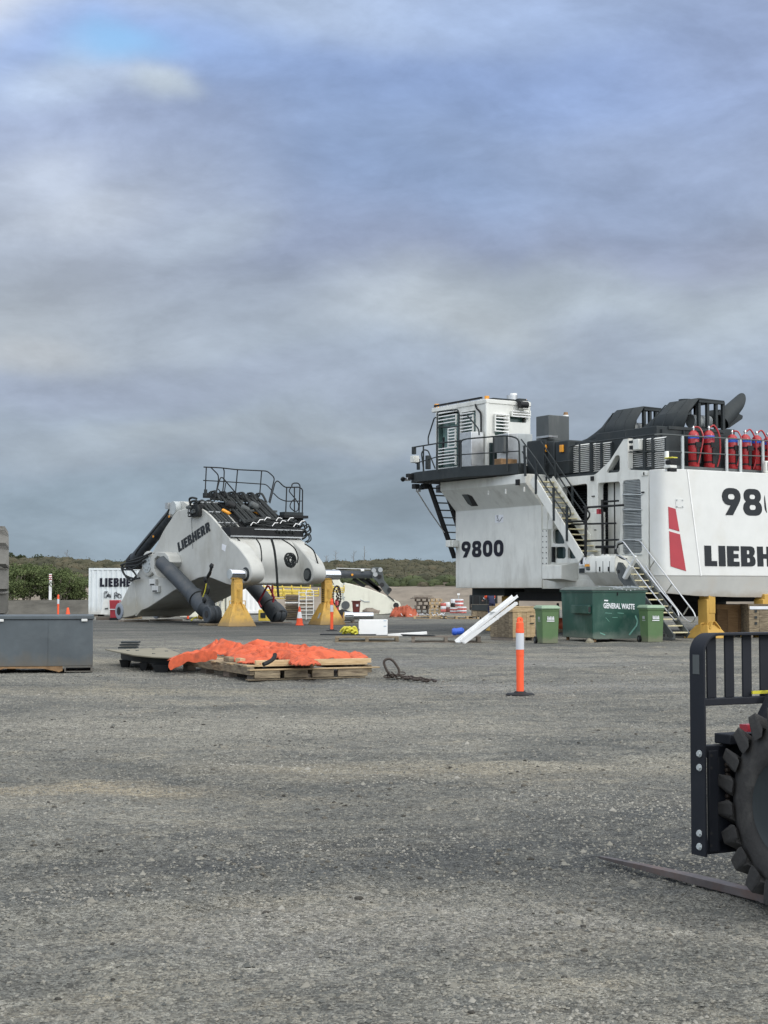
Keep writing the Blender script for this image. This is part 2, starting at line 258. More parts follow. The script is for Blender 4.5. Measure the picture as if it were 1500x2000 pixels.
# ------------------------------------------------------------------ helpers
def ray(px, py):
    u = (px-750)/F; v = (1000-py)/F
    return Vector((u, math.cos(PITCH)-v*math.sin(PITCH), math.sin(PITCH)+v*math.cos(PITCH)))
CP = Vector((0, 0, CAMZ))
def at_depth(px, py, d):
    r = ray(px, py); return CP + r*(d/r.y)
def at_z(px, py, z=0.0):
    r = ray(px, py); return CP + r*((z-CAMZ)/r.z)
def ground_d(py): return at_z(750, py, 0).y
def thing(name, label, cat, loc=(0, 0, 0), ang=0.0, group=None):
    o = bpy.data.objects.new(name, None); COL.objects.link(o); o.empty_display_size = 0.3
    o.location = loc; o.rotation_euler = (0, 0, ang); o['label'] = label; o['category'] = cat
    if group: o['group'] = group
    return o
def tag(o, label, cat, group=None):
    o['label'] = label; o['category'] = cat
    if group: o['group'] = group
    return o
class MB:
    def __init__(s): s.v = []; s.f = []
    def add(s, vs, fs):
        n = len(s.v); s.v += [tuple(p) for p in vs]; s.f += [tuple(i+n for i in f) for f in fs]; return s
    def box(s, x0, x1, y0, y1, z0, z1):
        return s.add([(x0, y0, z0), (x1, y0, z0), (x1, y1, z0), (x0, y1, z0), (x0, y0, z1), (x1, y0, z1), (x1, y1, z1), (x0, y1, z1)],
                     [(0, 3, 2, 1), (4, 5, 6, 7), (0, 1, 5, 4), (1, 2, 6, 5), (2, 3, 7, 6), (3, 0, 4, 7)])
    def obox(s, c, size, R):   # oriented box
        hx, hy, hz = size[0]/2, size[1]/2, size[2]/2; c = Vector(c)
        vs = [c + R @ Vector(p) for p in ((-hx, -hy, -hz), (hx, -hy, -hz), (hx, hy, -hz), (-hx, hy, -hz), (-hx, -hy, hz), (hx, -hy, hz), (hx, hy, hz), (-hx, hy, hz))]
        return s.add(vs, [(0, 3, 2, 1), (4, 5, 6, 7), (0, 1, 5, 4), (1, 2, 6, 5), (2, 3, 7, 6), (3, 0, 4, 7)])
    def beam(s, p, q, w, h, up=(0, 0, 1)):
        p = Vector(p); q = Vector(q); d = (q-p); L = d.length
        if L < 1e-6: return s
        d.normalize(); up = Vector(up)
        if abs(d.dot(up)) > 0.99: up = Vector((0, 1, 0))
        x = d.cross(up).normalized(); z = x.cross(d).normalized()
        R = Matrix((x, d, z)).transposed()
        return s.obox((p+q)/2, (w, L, h), R)
    def cyl(s, p, q, r0, r1=None, n=12, caps=True):
        p = Vector(p); q = Vector(q); r1 = r0 if r1 is None else r1
        d = (q-p).normalized(); a = Vector((0, 0, 1)) if abs(d.z) < 0.9 else Vector((1, 0, 0))
        x = d.cross(a).normalized(); y = d.cross(x).normalized()
        vs = []
        for (c, r) in ((p, r0), (q, r1)):
            for i in range(n):
                t = 2*math.pi*i/n; vs.append(c + x*(r*math.cos(t)) + y*(r*math.sin(t)))
        fs = [(i, (i+1) % n, n+(i+1) % n, n+i) for i in range(n)]
        if caps: fs += [tuple(range(n))[::-1], tuple(range(n, 2*n))]
        return s.add(vs, fs)
    def tube(s, pts, r, n=8):
        pts = [Vector(p) for p in pts]
        if len(pts) < 2: return s
        vs = []; fs = []; prev = None
        for i, p in enumerate(pts):
            if i == 0: d = pts[1]-p
            elif i == len(pts)-1: d = p-pts[i-1]
            else: d = (pts[i+1]-p).normalized()+(p-pts[i-1]).normalized()
            if d.length < 1e-7: d = Vector((0, 0, 1))
            d.normalize()
            if prev is None:
                a = Vector((0, 0, 1)) if abs(d.z) < 0.9 else Vector((1, 0, 0)); x = d.cross(a).normalized()
            else:
                x = (prev - d*prev.dot(d))
                x = x.normalized() if x.length > 1e-5 else d.orthogonal().normalized()
            prev = x; y = d.cross(x)
            for k in range(n):
                t = 2*math.pi*k/n; vs.append(p + x*(r*math.cos(t)) + y*(r*math.sin(t)))
        for i in range(len(pts)-1):
            for k in range(n):
                fs.append((i*n+k, i*n+(k+1) % n, (i+1)*n+(k+1) % n, (i+1)*n+k))
        fs += [tuple(range(n))[::-1], tuple((len(pts)-1)*n+k for k in range(n))]
        return s.add(vs, fs)
    def prism(s, loop, ext):     # planar loop of 3-D points, extruded by vector ext
        n = len(loop); ext = Vector(ext); L = [Vector(p) for p in loop]
        return s.add(L+[p+ext for p in L], [tuple(range(n))[::-1], tuple(range(n, 2*n))] + [(i, (i+1) % n, n+(i+1) % n, n+i) for i in range(n)])
    def loft(s, loops, caps=True):
        n = len(loops[0]); vs = [p for l in loops for p in l]; fs = []
        for j in range(len(loops)-1):
            for i in range(n): fs.append((j*n+i, j*n+(i+1) % n, (j+1)*n+(i+1) % n, (j+1)*n+i))
        if caps: fs += [tuple(range(n))[::-1], tuple((len(loops)-1)*n+i for i in range(n))]
        return s.add(vs, fs)
    def lathe(s, c, axis, prof, n=24, closed=False):  # prof: (dist along axis, radius)
        c = Vector(c); d = Vector(axis).normalized(); a = Vector((0, 0, 1)) if abs(d.z) < 0.9 else Vector((1, 0, 0))
        x = d.cross(a).normalized(); y = d.cross(x).normalized()
        vs = [c + d*h + x*(r*math.cos(2*math.pi*i/n)) + y*(r*math.sin(2*math.pi*i/n)) for (h, r) in prof for i in range(n)]
        m = len(prof); fs = []
        for j in range(m if closed else m-1):
            k = (j+1) % m
            for i in range(n): fs.append((j*n+i, j*n+(i+1) % n, k*n+(i+1) % n, k*n+i))
        if not closed: fs += [tuple(range(n))[::-1], tuple((m-1)*n+i for i in range(n))]
        return s.add(vs, fs)
    def mesh(s, name, m, smooth=35, recalc=True):
        me = bpy.data.meshes.new(name); me.from_pydata(s.v, [], s.f)
        if recalc:
            bm = bmesh.new(); bm.from_mesh(me); bmesh.ops.recalc_face_normals(bm, faces=bm.faces); bm.to_mesh(me); bm.free()
        if smooth:
            me.polygons.foreach_set('use_smooth', [True]*len(me.polygons)); me.set_sharp_from_angle(angle=rad(smooth))
        me.materials.append(m if not isinstance(m, str) else M[m])
        return me
    def build(s, name, m, parent=None, bevel=0, smooth=35, kind=None, label=None):
        o = bpy.data.objects.new(name, s.mesh(name, m, smooth)); COL.objects.link(o)
        if parent is not None: o.parent = parent
        if bevel:
            b = o.modifiers.new('bevel', 'BEVEL'); b.width = bevel; b.segments = 2; b.limit_method = 'ANGLE'; b.angle_limit = rad(40)
        if kind: o['kind'] = kind
        if label: o['label'] = label
        return o
def obj(name, me, parent=None):
    o = bpy.data.objects.new(name, me); COL.objects.link(o)
    if parent is not None: o.parent = parent
    return o
def struct(o): o['kind'] = 'structure'; return o
def copy_tree(o, parent=None):
    c = o.copy(); COL.objects.link(c)
    if parent is not None: c.parent = parent
    for ch in [k for k in bpy.data.objects if k.parent is o]: copy_tree(ch, c)
    return c
class Frame:
    """a local frame standing on the ground: x axis at angle ang; pixel helpers return local points"""
    def __init__(s, x, y, ang, z=0.0):
        s.o = Vector((x, y, z)); s.ang = ang
        s.R = Matrix.Rotation(-ang, 3, 'Z')
    def loc(s, p): return s.R @ (Vector(p)-s.o)
    def plane(s, px, py, p0, n):
        c = s.R @ (CP-s.o); d = s.R @ ray(px, py); n = Vector(n); p0 = Vector(p0)
        return c + d*((p0-c).dot(n)/d.dot(n))
    def X(s, px, py, x): return s.plane(px, py, (x, 0, 0), (1, 0, 0))
    def Y(s, px, py, y): return s.plane(px, py, (0, y, 0), (0, 1, 0))
    def Z(s, px, py, z): return s.plane(px, py, (0, 0, z), (0, 0, 1))
def smooth_path(pts, n=4):
    pts = [Vector(p) for p in pts]; out = []
    P = [pts[0]] + pts + [pts[-1]]
    for i in range(1, len(P)-2):
        for k in range(n):
            t = k/n; a, b, c, d = P[i-1], P[i], P[i+1], P[i+2]
            out.append(0.5*((2*b)+(c-a)*t+(2*a-5*b+4*c-d)*t*t+(3*b-a-3*c+d)*t**3))
    out.append(pts[-1]); return out
def round_path(pts, r=0.1, n=4):   # polyline with rounded corners
    pts = [Vector(p) for p in pts]; out = [pts[0]]
    for i in range(1, len(pts)-1):
        a, b, c = pts[i-1], pts[i], pts[i+1]
        d1 = (a-b); d2 = (c-b); rr = min(r, d1.length*0.45, d2.length*0.45)
        p = b+d1.normalized()*rr; q = b+d2.normalized()*rr
        for k in range(n+1):
            t = k/n; out.append((1-t)**2*p+2*t*(1-t)*b+t*t*q)
    out.append(pts[-1]); return out

# ---- flat shapes with holes (filled 2-D curves turned into meshes)
def curve_mesh(contours, depth):
    cu = bpy.data.curves.new('tmp', 'CURVE'); cu.dimensions = '2D'; cu.fill_mode = 'BOTH'; cu.extrude = depth/2
    for c in contours:
        sp = cu.splines.new('POLY'); sp.points.add(len(c)-1)
        for i, (x, y) in enumerate(c): sp.points[i].co = (x, y, 0, 1)
        sp.use_cyclic_u = True
    ob = bpy.data.objects.new('tmp', cu)
    me = bpy.data.meshes.new_from_object(ob); bpy.data.objects.remove(ob); bpy.data.curves.remove(cu)
    return me
def place_mesh(me, O, R, U, name, m, parent, kind=None, bevel=0):
    O = Vector(O); R = Vector(R); U = Vector(U); N = R.cross(U).normalized()
    vs = [O + R*v.co.x + U*v.co.y + N*v.co.z for v in me.vertices]
    for v, p in zip(me.vertices, vs): v.co = p
    me.materials.clear(); me.materials.append(M[m] if isinstance(m, str) else m)
    me.update(); me.name = name
    bm = bmesh.new(); bm.from_mesh(me); bmesh.ops.recalc_face_normals(bm, faces=bm.faces); bm.to_mesh(me); bm.free()
    o = obj(name, me, parent)
    if kind: o['kind'] = kind
    if bevel:
        b = o.modifiers.new('bevel', 'BEVEL'); b.width = bevel; b.segments = 1; b.limit_method = 'ANGLE'; b.angle_limit = rad(50)
    return o
def rrect(x0, y0, x1, y1, r, n=5):
    out = []
    for (cx, cy, a0) in ((x1-r, y0+r, -90), (x1-r, y1-r, 0), (x0+r, y1-r, 90), (x0+r, y0+r, 180)):
        for k in range(n+1):
            a = rad(a0+90*k/n); out.append((cx+r*math.cos(a), cy+r*math.sin(a)))
    return out
def round_poly(pts, r, n=4): return [(p.x, p.y) for p in round_path([Vector((x, y, 0)) for x, y in ([((pts[0][0]+pts[-1][0])/2, (pts[0][1]+pts[-1][1])/2)] + list(pts) + [((pts[0][0]+pts[-1][0])/2, (pts[0][1]+pts[-1][1])/2)])], r, n)[:-1]]
def _eight():
    def hw(y, y0, y1, w, r):
        if y < y0 or y > y1: return 0
        d = min(y-y0, y1-y)
        return w/2 if d >= r else w/2-r+math.sqrt(max(0, r*r-(r-d)**2))
    ys = [i/40 for i in range(41)]
    H = [max(hw(y, 0, 0.56, 0.82, 0.27), hw(y, 0.46, 1, 0.76, 0.26)) for y in ys]
    return [(0.41+h, y) for h, y in zip(H, ys)] + [(0.41-h, y) for h, y in zip(H[::-1], ys[::-1])]
GL = {
 'L': (0.60, [[(0, 0), (.60, 0), (.60, .25), (.33, .25), (.33, 1), (0, 1)]]),
 'I': (0.33, [[(0, 0), (.33, 0), (.33, 1), (0, 1)]]),
 'E': (0.60, [[(0, 0), (.60, 0), (.60, .23), (.32, .23), (.32, .40), (.56, .40), (.56, .61), (.32, .61), (.32, .77), (.60, .77), (.60, 1), (0, 1)]]),
 'H': (0.78, [[(0, 0), (.31, 0), (.31, .39), (.47, .39), (.47, 0), (.78, 0), (.78, 1), (.47, 1), (.47, .63), (.31, .63), (.31, 1), (0, 1)]]),
 'B': (0.72, [[(0, 0), (.52, 0), (.64, .04), (.71, .14), (.72, .30), (.68, .44), (.60, .52), (.67, .60), (.70, .74), (.67, .90), (.58, .98), (.48, 1), (0, 1)],
              [(.30, .20), (.30, .42), (.40, .42), (.44, .37), (.44, .25), (.40, .20)], [(.30, .61), (.30, .80), (.39, .80), (.42, .76), (.42, .65), (.39, .61)]]),
 'R': (0.76, [[(0, 0), (.31, 0), (.31, .36), (.35, .36), (.44, 0), (.76, 0), (.62, .42), (.69, .52), (.71, .70), (.67, .90), (.56, .98), (.46, 1), (0, 1)],
              [(.30, .57), (.30, .80), (.38, .80), (.42, .75), (.42, .62), (.38, .57)]]),
 '0': (0.80, [rrect(0, 0, .80, 1, .36), rrect(.27, .24, .53, .76, .12)[::-1]]),
 '8': (0.82, [_eight(), rrect(.28, .22, .54, .40, .08)[::-1], rrect(.295, .62, .525, .785, .07)[::-1]]),
 '9': (0.80, [[(.34, .36), (.24, .37), (.12, .42), (.03, .53), (0, .67), (.02, .80), (.09, .91), (.20, .98), (.32, 1), (.50, 1), (.63, .97), (.73, .90), (.79, .79), (.80, .66), (.77, .54), (.70, .41), (.44, 0), (.12, 0), (.36, .36)],
              rrect(.26, .58, .54, .78, .09)[::-1]]),
}
def lettering(txt, O, R, U, h, name, m, parent, gap=0.10, xs=1.0, depth=0.01):
    """heavy block letters; O is the lower left, R and U unit vectors"""
    R = Vector(R).normalized(); U = Vector(U).normalized(); cs = []; x = 0
    for ch in txt:
        w, cont = GL[ch]
        for c in cont: cs.append([((x+px)*h*xs, py*h) for px, py in c])
        x += w+gap
    return place_mesh(curve_mesh(cs, depth), O, R, U, name, m, parent)
def font_text(txt, O, R, U, h, name, m, parent, bold=0.02, width=1.0, depth=0.006):
    cu = bpy.data.curves.new('tmp', 'FONT'); cu.body = txt; cu.size = 1.4; cu.offset = bold; cu.extrude = depth/h/2; cu.resolution_u = 2
    ob = bpy.data.objects.new('tmp', cu); me = bpy.data.meshes.new_from_object(ob); bpy.data.objects.remove(ob)
    w = max(v.co.x for v in me.vertices); 
    for v in me.vertices: v.co.x *= width/w; v.co.y *= h; v.co.z *= h
    return place_mesh(me, O, Vector(R).normalized(), Vector(U).normalized(), name, m, parent)
def railing(parent, tops, bots, r=0.022, m='anth', mids=(0.5,), posts=True, name='railing', rnd=0.12, post_r=None, flat=False):
    """top rail through tops, posts down to bots, mid rails"""
    tops = [Vector(p) for p in tops]; bots = [Vector(p) for p in bots]
    b = MB(); b.tube(round_path(tops, rnd), r); g = b.build(name, m, parent)
    for k in mids:
        MB().tube([t.lerp(bt, 1-k) for t, bt in zip(tops, bots)], r*0.85).build('mid_rail', m, g)
    if posts:
        for t, bt in zip(tops, bots):
            if flat: MB().beam(bt, t, 0.03, 0.07, (0, 1, 0)).build('post', m, g)
            else: MB().cyl(bt, t, post_r or r, n=8).build('post', m, g)
    return g
# ================================================================== the ground and the hills
def cores(C, Rr, flat, seed):
    rg = np.random.default_rng(seed); nu, nv = 9, 5; n = len(C); V = np.zeros((n, nv, nu, 3))
    ph = rg.random((n, 2))*6.28
    for j in range(nv):
        e = -0.2+1.6*j/(nv-1)
        for i in range(nu):
            a = 2*math.pi*i/nu; rr = Rr*(1+.22*np.sin(2*a+ph[:, 0])*math.cos(e)+.18*np.sin(3*a+ph[:, 1]))*(.9+.2*rg.random(n))
            V[:, j, i, 0] = C[:, 0]+rr*math.cos(a)*math.cos(e); V[:, j, i, 1] = C[:, 1]+rr*math.sin(a)*math.cos(e); V[:, j, i, 2] = C[:, 2]+Rr*flat*(math.sin(e) if e < 1.4 else 1)*(.9+.2*rg.random(n))
    q = np.array([(j*nu+i, j*nu+(i+1) % nu, (j+1)*nu+(i+1) % nu, (j+1)*nu+i) for j in range(nv-1) for i in range(nu)])
    return V.reshape(-1, 3), (np.arange(n)[:, None, None]*nu*nv+q[None]).reshape(-1, 4)

def ground_material():
    m = bpy.data.materials.new('grey_gravel'); m.use_nodes = True; nt = m.node_tree; b = nt.nodes['Principled BSDF']
    N = nt.nodes.new; L = nt.links.new
    b.inputs['Roughness'].default_value = 0.9; b.inputs['Specular IOR Level'].default_value = 0.25
    t = N('ShaderNodeTexCoord')
    def noise(scale, detail=6, rough=0.6, stretch=(1, 1, 1), dist=0.0):
        mp = N('ShaderNodeMapping'); mp.inputs['Scale'].default_value = stretch; mp.inputs['Rotation'].default_value = (0, 0, rad(8)); L(t.outputs['Object'], mp.inputs[0])
        n = N('ShaderNodeTexNoise'); n.inputs['Scale'].default_value = scale; n.inputs['Detail'].default_value = detail
        n.inputs['Roughness'].default_value = rough; n.inputs['Distortion'].default_value = dist
        L(mp.outputs[0], n.inputs['Vector']); return n.outputs['Fac']
    def mrange(x, a, b_, c=0.0, d=1.0):
        n = N('ShaderNodeMapRange'); n.inputs[1].default_value = a; n.inputs[2].default_value = b_; n.inputs[3].default_value = c; n.inputs[4].default_value = d; L(x, n.inputs[0]); return n.outputs[0]
    def mix(f, a, c, mode='MIX'):
        n = N('ShaderNodeMix'); n.data_type = 'RGBA'; n.blend_type = mode
        for i, s in ((0, f), (6, a), (7, c)):
            if hasattr(s, 'links'): L(s, n.inputs[i])
            else: n.inputs[i].default_value = (s + (1,)) if isinstance(s, tuple) else s
        return n.outputs[2]
    big = noise(0.55, 8, 0.7, (0.6, 1.0, 1), 0.8)
    med = noise(2.2, 8, 0.75, (0.7, 1.0, 1), 0.6)
    wear = noise(0.16, 5, 0.55, (0.5, 1.0, 1), 0.3)
    c = mix(mrange(big, 0.40, 0.62), (0.120, 0.122, 0.112), (0.210, 0.206, 0.180))
    c = mix(mrange(med, 0.45, 0.68, 0, 0.85), c, (0.30, 0.285, 0.235))
    c = mix(mrange(wear, 0.46, 0.66, 0, 0.7), c, (0.086, 0.089, 0.083))
    # strips of churned tan earth
    tan = noise(0.55, 9, 0.8, (0.7, 1.0, 1), 0.5)
    tm = N('ShaderNodeMath'); tm.operation = 'MULTIPLY'; L(mrange(tan, 0.50, 0.68), tm.inputs[0]); L(mrange(noise(5.0, 8, 0.8, (0.5, 1, 1), 0.6), 0.42, 0.62, 0, 0.9), tm.inputs[1])
    c = mix(tm.outputs[0], c, (0.37, 0.32, 0.23))
    # patches one can place: damp dark gravel and dusty pale lanes
    wx = N('ShaderNodeTexNoise'); wx.inputs['Scale'].default_value = 0.5; wx.inputs['Detail'].default_value = 7; wx.inputs['Roughness'].default_value = 0.7; L(t.outputs['Object'], wx.inputs['Vector'])
    ws = N('ShaderNodeVectorMath'); ws.operation = 'MULTIPLY_ADD'; L(wx.outputs['Color'], ws.inputs[0]); ws.inputs[1].default_value = (2.6, 2.6, 0); L(t.outputs['Object'], ws.inputs[2])
    grain = mrange(noise(2.6, 9, 0.8, (0.6, 1, 1), .5), 0.33, 0.52)
    for (cx_, cy_, rx_, ry_, col_, am_) in ((1.6, 9.2, 3.2, 1.5, (.062, .066, .066), .75), (3.4, 11.5, 2.6, 1.2, (.075, .078, .077), .5), (-.6, 8.6, 1.6, .8, (.07, .073, .072), .5), (0.2, 13.2, 1.9, .8, (.34, .30, .22), .6), (2.6, 13.6, 1.4, .5, (.34, .31, .24), .45),
                                       (-2.5, 11.9, 1.3, .45, (.38, .32, .22), .7), (-2.2, 17.5, 3.5, 2.0, (.29, .275, .23), .9), (2.2, 24.5, 4.0, 1.5, (.26, .26, .25), .5), (.2, 7.0, 1.4, .5, (.30, .285, .25), .6), (-3.4, 23.5, 3.5, 1.0, (.30, .27, .2), .6), (-6.5, 33, 4, 2.0, (.30, .27, .2), .6), (1.0, 32.5, 6.0, 2.2, (.25, .25, .24), .4), (2.5, 6.8, 1.2, .45, (.28, .28, .26), .6)):
        df = N('ShaderNodeVectorMath'); df.operation = 'SUBTRACT'; L(ws.outputs[0], df.inputs[0]); df.inputs[1].default_value = (cx_+1.3, cy_+1.3, 0)
        dv = N('ShaderNodeVectorMath'); dv.operation = 'MULTIPLY'; L(df.outputs[0], dv.inputs[0]); dv.inputs[1].default_value = (1/rx_, 1/ry_, 0)
        ln = N('ShaderNodeVectorMath'); ln.operation = 'LENGTH'; L(dv.outputs[0], ln.inputs[0])
        mk = N('ShaderNodeMath'); mk.operation = 'MULTIPLY'; L(mrange(ln.outputs['Value'], 1.25, 0.35, 0, am_), mk.inputs[0]); L(grain, mk.inputs[1])
        c = mix(mk.outputs[0], c, col_)
    # a darker strip of the yard round the boom
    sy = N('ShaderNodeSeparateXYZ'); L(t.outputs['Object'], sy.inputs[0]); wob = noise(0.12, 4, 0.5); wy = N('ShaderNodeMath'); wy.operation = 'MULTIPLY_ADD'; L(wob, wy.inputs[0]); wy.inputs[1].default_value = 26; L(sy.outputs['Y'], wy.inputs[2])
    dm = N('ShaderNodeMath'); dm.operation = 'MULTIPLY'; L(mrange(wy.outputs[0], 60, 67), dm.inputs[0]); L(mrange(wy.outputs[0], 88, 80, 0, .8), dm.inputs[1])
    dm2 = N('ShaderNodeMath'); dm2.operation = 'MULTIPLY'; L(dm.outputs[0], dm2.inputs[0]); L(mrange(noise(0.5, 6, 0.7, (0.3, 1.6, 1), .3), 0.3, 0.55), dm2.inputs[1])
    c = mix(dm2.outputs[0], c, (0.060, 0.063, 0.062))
    clod = noise(3.4, 9, 0.8, (0.6, 1.0, 1), 1.2)
    c = mix(mrange(clod, 0.60, 0.70, 0, 0.75), c, (0.050, 0.050, 0.043))
    # stones: cell to cell brightness
    v = N('ShaderNodeTexVoronoi'); v.inputs['Scale'].default_value = 74; L(t.outputs['Object'], v.inputs['Vector'])
    sp = N('ShaderNodeSeparateColor'); L(v.outputs['Color'], sp.inputs[0])
    v2 = N('ShaderNodeTexVoronoi'); v2.inputs['Scale'].default_value = 22; L(t.outputs['Object'], v2.inputs['Vector'])
    sp2 = N('ShaderNodeSeparateColor'); L(v2.outputs['Color'], sp2.inputs[0])
    mul = N('ShaderNodeMath'); mul.operation = 'MULTIPLY'; L(mrange(sp.outputs[0], 0, 1, 0.50, 1.50), mul.inputs[0]); L(mrange(sp2.outputs[1], 0, 1, 0.78, 1.22), mul.inputs[1])
    sc = N('ShaderNodeVectorMath'); sc.operation = 'SCALE'; L(c, sc.inputs[0]); L(mul.outputs[0], sc.inputs['Scale'])
    L(sc.outputs[0], b.inputs['Base Color'])
    # relief
    h1 = noise(1.5, 10, 0.72, (0.6, 1, 1), 0.5)
    bp = N('ShaderNodeBump'); bp.inputs['Strength'].default_value = 0.9; bp.inputs['Distance'].default_value = 0.10; L(h1, bp.inputs['Height'])
    bp2 = N('ShaderNodeBump'); bp2.inputs['Strength'].default_value = 1.0; bp2.inputs['Distance'].default_value = 0.014; bp2.invert = True
    L(v.outputs['Distance'], bp2.inputs['Height']); L(bp.outputs[0], bp2.inputs['Normal']); L(bp2.outputs[0], b.inputs['Normal'])
    return m
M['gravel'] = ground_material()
def nz(x, y, s=1.0, seed=0):
    from mathutils import noise as N_
    return N_.fractal(Vector((x*s+seed*17.3, y*s-seed*5.1, seed*3.7)), 0.9, 2.0, 4)
g = MB(); xs = [-3000, -400, -60, -14, 14, 60, 400, 3000]; ys = [-3000, -60, 3, 47, 200, 1000, 3000]
for j, y in enumerate(ys):
    for i, x in enumerate(xs): g.v.append((x, y, 0))
for j in range(len(ys)-1):
    for i in range(len(xs)-1):
        if xs[i] == -14 and ys[j] == 3: continue
        a = j*len(xs)+i; g.f.append((a, a+1, a+1+len(xs), a+len(xs)))
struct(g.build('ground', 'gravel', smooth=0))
RUTS = [((-8, 6.2), (2, 7.6), (14, 12.5)), ((-8, 7.9), (1.5, 9.3), (14, 14.6)), ((-10, 15), (0, 14.2), (9, 13.2)), ((-10, 17), (0, 16.1), (10, 15.4)), ((-12, 27), (0, 22), (13, 20.5)), ((-12, 24.8), (0, 20.2), (13, 18.8))]
def relief(x, y):
    e = min(1, (14-abs(x))/1.0, (y-3)/1.0, (47-y)/2.0)
    if e <= 0: return 0.0
    h = 0.018*nz(x, y, .35, 51)+0.018*nz(x, y, 1.6, 52)
    r = nz(x*.7, y, 3.2, 53); m_ = nz(x, y, .45, 54)
    h += (0.020*max(0, r-.05)+0.012*nz(x, y, 7, 57))*max(0, min(1, .4+1.6*m_))
    for (a, b_, c) in RUTS:
        t = (x-a[0])/(c[0]-a[0]); yy = (1-t)**2*a[1]+2*t*(1-t)*b_[1]+t*t*c[1]+.15*nz(x, 0, .3, 60); d = abs(y-yy)/.24
        if d < 1.6: h += (-0.016*max(0, 1-d*d)+0.010*math.exp(-((d-1.15)/.25)**2)+.006*math.sin(x*28+4*d)*max(0, 1-d*d))*(.4+.6*max(0, min(1, .5+nz(x, y, .4, 61))))
    return (h-0.006)*min(1, e)
def near_sheet():
    nx, ny = 400, 540; X = np.linspace(-14, 14, nx+1); Y = 3+44*(np.linspace(0, 1, ny+1)**1.6)
    V = np.zeros((ny+1, nx+1, 3)); V[..., 0] = X[None]; V[..., 1] = Y[:, None]
    for j, y in enumerate(Y):
        lim = .30*y+1.0
        for i, x in enumerate(X):
            if abs(x) < lim: V[j, i, 2] = relief(float(x), float(y))
    a = (np.arange(ny)[:, None]*(nx+1)+np.arange(nx)[None]).ravel()
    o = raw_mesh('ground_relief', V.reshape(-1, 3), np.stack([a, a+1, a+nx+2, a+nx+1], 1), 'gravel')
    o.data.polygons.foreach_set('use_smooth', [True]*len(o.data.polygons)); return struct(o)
# loose stones on the near gravel: far too many to count
def scatter_stones():
    n = 90000
    dist = 4.6 + RNG.random(n)**1.6*26; ang = (RNG.random(n)-0.5)*0.62
    x = dist*np.tan(ang); y = dist; r = 0.0036+0.008*RNG.random(n)**3+0.00026*dist
    big = RNG.random(n) < 0.012; r[big] *= 2.2
    base = np.array([(1, 0, 0), (-.5, .87, 0), (-.5, -.87, 0), (0, 0, .75), (.3, .3, .6)])
    base = np.array([(1, 0, 0), (0, 1, 0), (-1, 0, 0), (0, -1, 0), (0, 0, 1)])
    th = RNG.random(n)*6.28; c, s_ = np.cos(th), np.sin(th)
    zr = np.array([relief(float(a_), float(b_)) for a_, b_ in zip(x, y)])-.001
    V = np.zeros((n, 5, 3)); J = 1+0.35*(RNG.random((n, 5))-0.5)
    for k in range(5):
        bx, by, bz = base[k]; sx = (0.8+0.5*RNG.random(n))
        V[:, k, 0] = x+(bx*c*sx-by*s_)*r*J[:, k]; V[:, k, 1] = y+(bx*s_*sx+by*c)*r*J[:, k]; V[:, k, 2] = bz*r*J[:, k]*0.8+zr
    T = np.array([(0, 1, 4), (1, 2, 4), (2, 3, 4), (3, 0, 4)])
    idx = (np.arange(n)[:, None, None]*5+T[None]).reshape(-1, 3)
    return raw_mesh('loose_gravel', V.reshape(-1, 3), idx, 'stone')
def raw_mesh(name, V, Fc, m, parent=None):
    me = bpy.data.meshes.new(name); k = Fc.shape[1]
    me.vertices.add(len(V)); me.vertices.foreach_set('co', V.astype(np.float32).ravel())
    me.loops.add(Fc.size); me.loops.foreach_set('vertex_index', Fc.astype(np.int32).ravel())
    me.polygons.add(len(Fc)); me.polygons.foreach_set('loop_start', np.arange(0, Fc.size, k, dtype=np.int32))
    me.update(calc_edges=True); me.materials.append(M[m]); return obj(name, me, parent)
def per_island(name, ramp_cols, rough=0.9, trans=0.0, leafvar=0.55):
    m = bpy.data.materials.new(name); m.use_nodes = True; nt = m.node_tree; b = nt.nodes['Principled BSDF']; b.inputs['Roughness'].default_value = rough
    b.inputs['Specular IOR Level'].default_value = 0.2
    g_ = nt.nodes.new('ShaderNodeNewGeometry'); t = nt.nodes.new('ShaderNodeTexCoord')
    n = nt.nodes.new('ShaderNodeTexNoise'); n.inputs['Scale'].default_value = 0.12 if trans == 0 else trans; n.inputs['Detail'].default_value = 4; nt.links.new(t.outputs['Object'], n.inputs['Vector'])
    a = nt.nodes.new('ShaderNodeMath'); a.operation = 'MULTIPLY_ADD'; nt.links.new(g_.outputs['Random Per Island'], a.inputs[0]); a.inputs[1].default_value = leafvar
    s_ = nt.nodes.new('ShaderNodeMapRange'); nt.links.new(n.outputs['Fac'], s_.inputs[0]); s_.inputs[1].default_value = 0.3; s_.inputs[2].default_value = 0.7; s_.inputs[3].default_value = 0.0; s_.inputs[4].default_value = 1.0-leafvar
    nt.links.new(s_.outputs[0], a.inputs[2])
    r = nt.nodes.new('ShaderNodeValToRGB'); nt.links.new(a.outputs[0], r.inputs[0])
    e = r.color_ramp.elements; e[0].position = 0; e[0].color = ramp_cols[0]+(1,); e[1].position = 1; e[1].color = ramp_cols[-1]+(1,)
    for i, c in enumerate(ramp_cols[1:-1]):
        x = e.new((i+1)/(len(ramp_cols)-1)); x.color = c+(1,)
    nt.links.new(r.outputs[0], b.inputs['Base Color']); return m
M['stone'] = per_island('crushed_stone', [(0.04, 0.043, 0.042), (0.085, 0.088, 0.082), (0.14, 0.14, 0.125), (0.20, 0.19, 0.16), (0.26, 0.25, 0.22), (0.36, 0.345, 0.30)], trans=0.5)
scatter_stones()['kind'] = 'stuff'
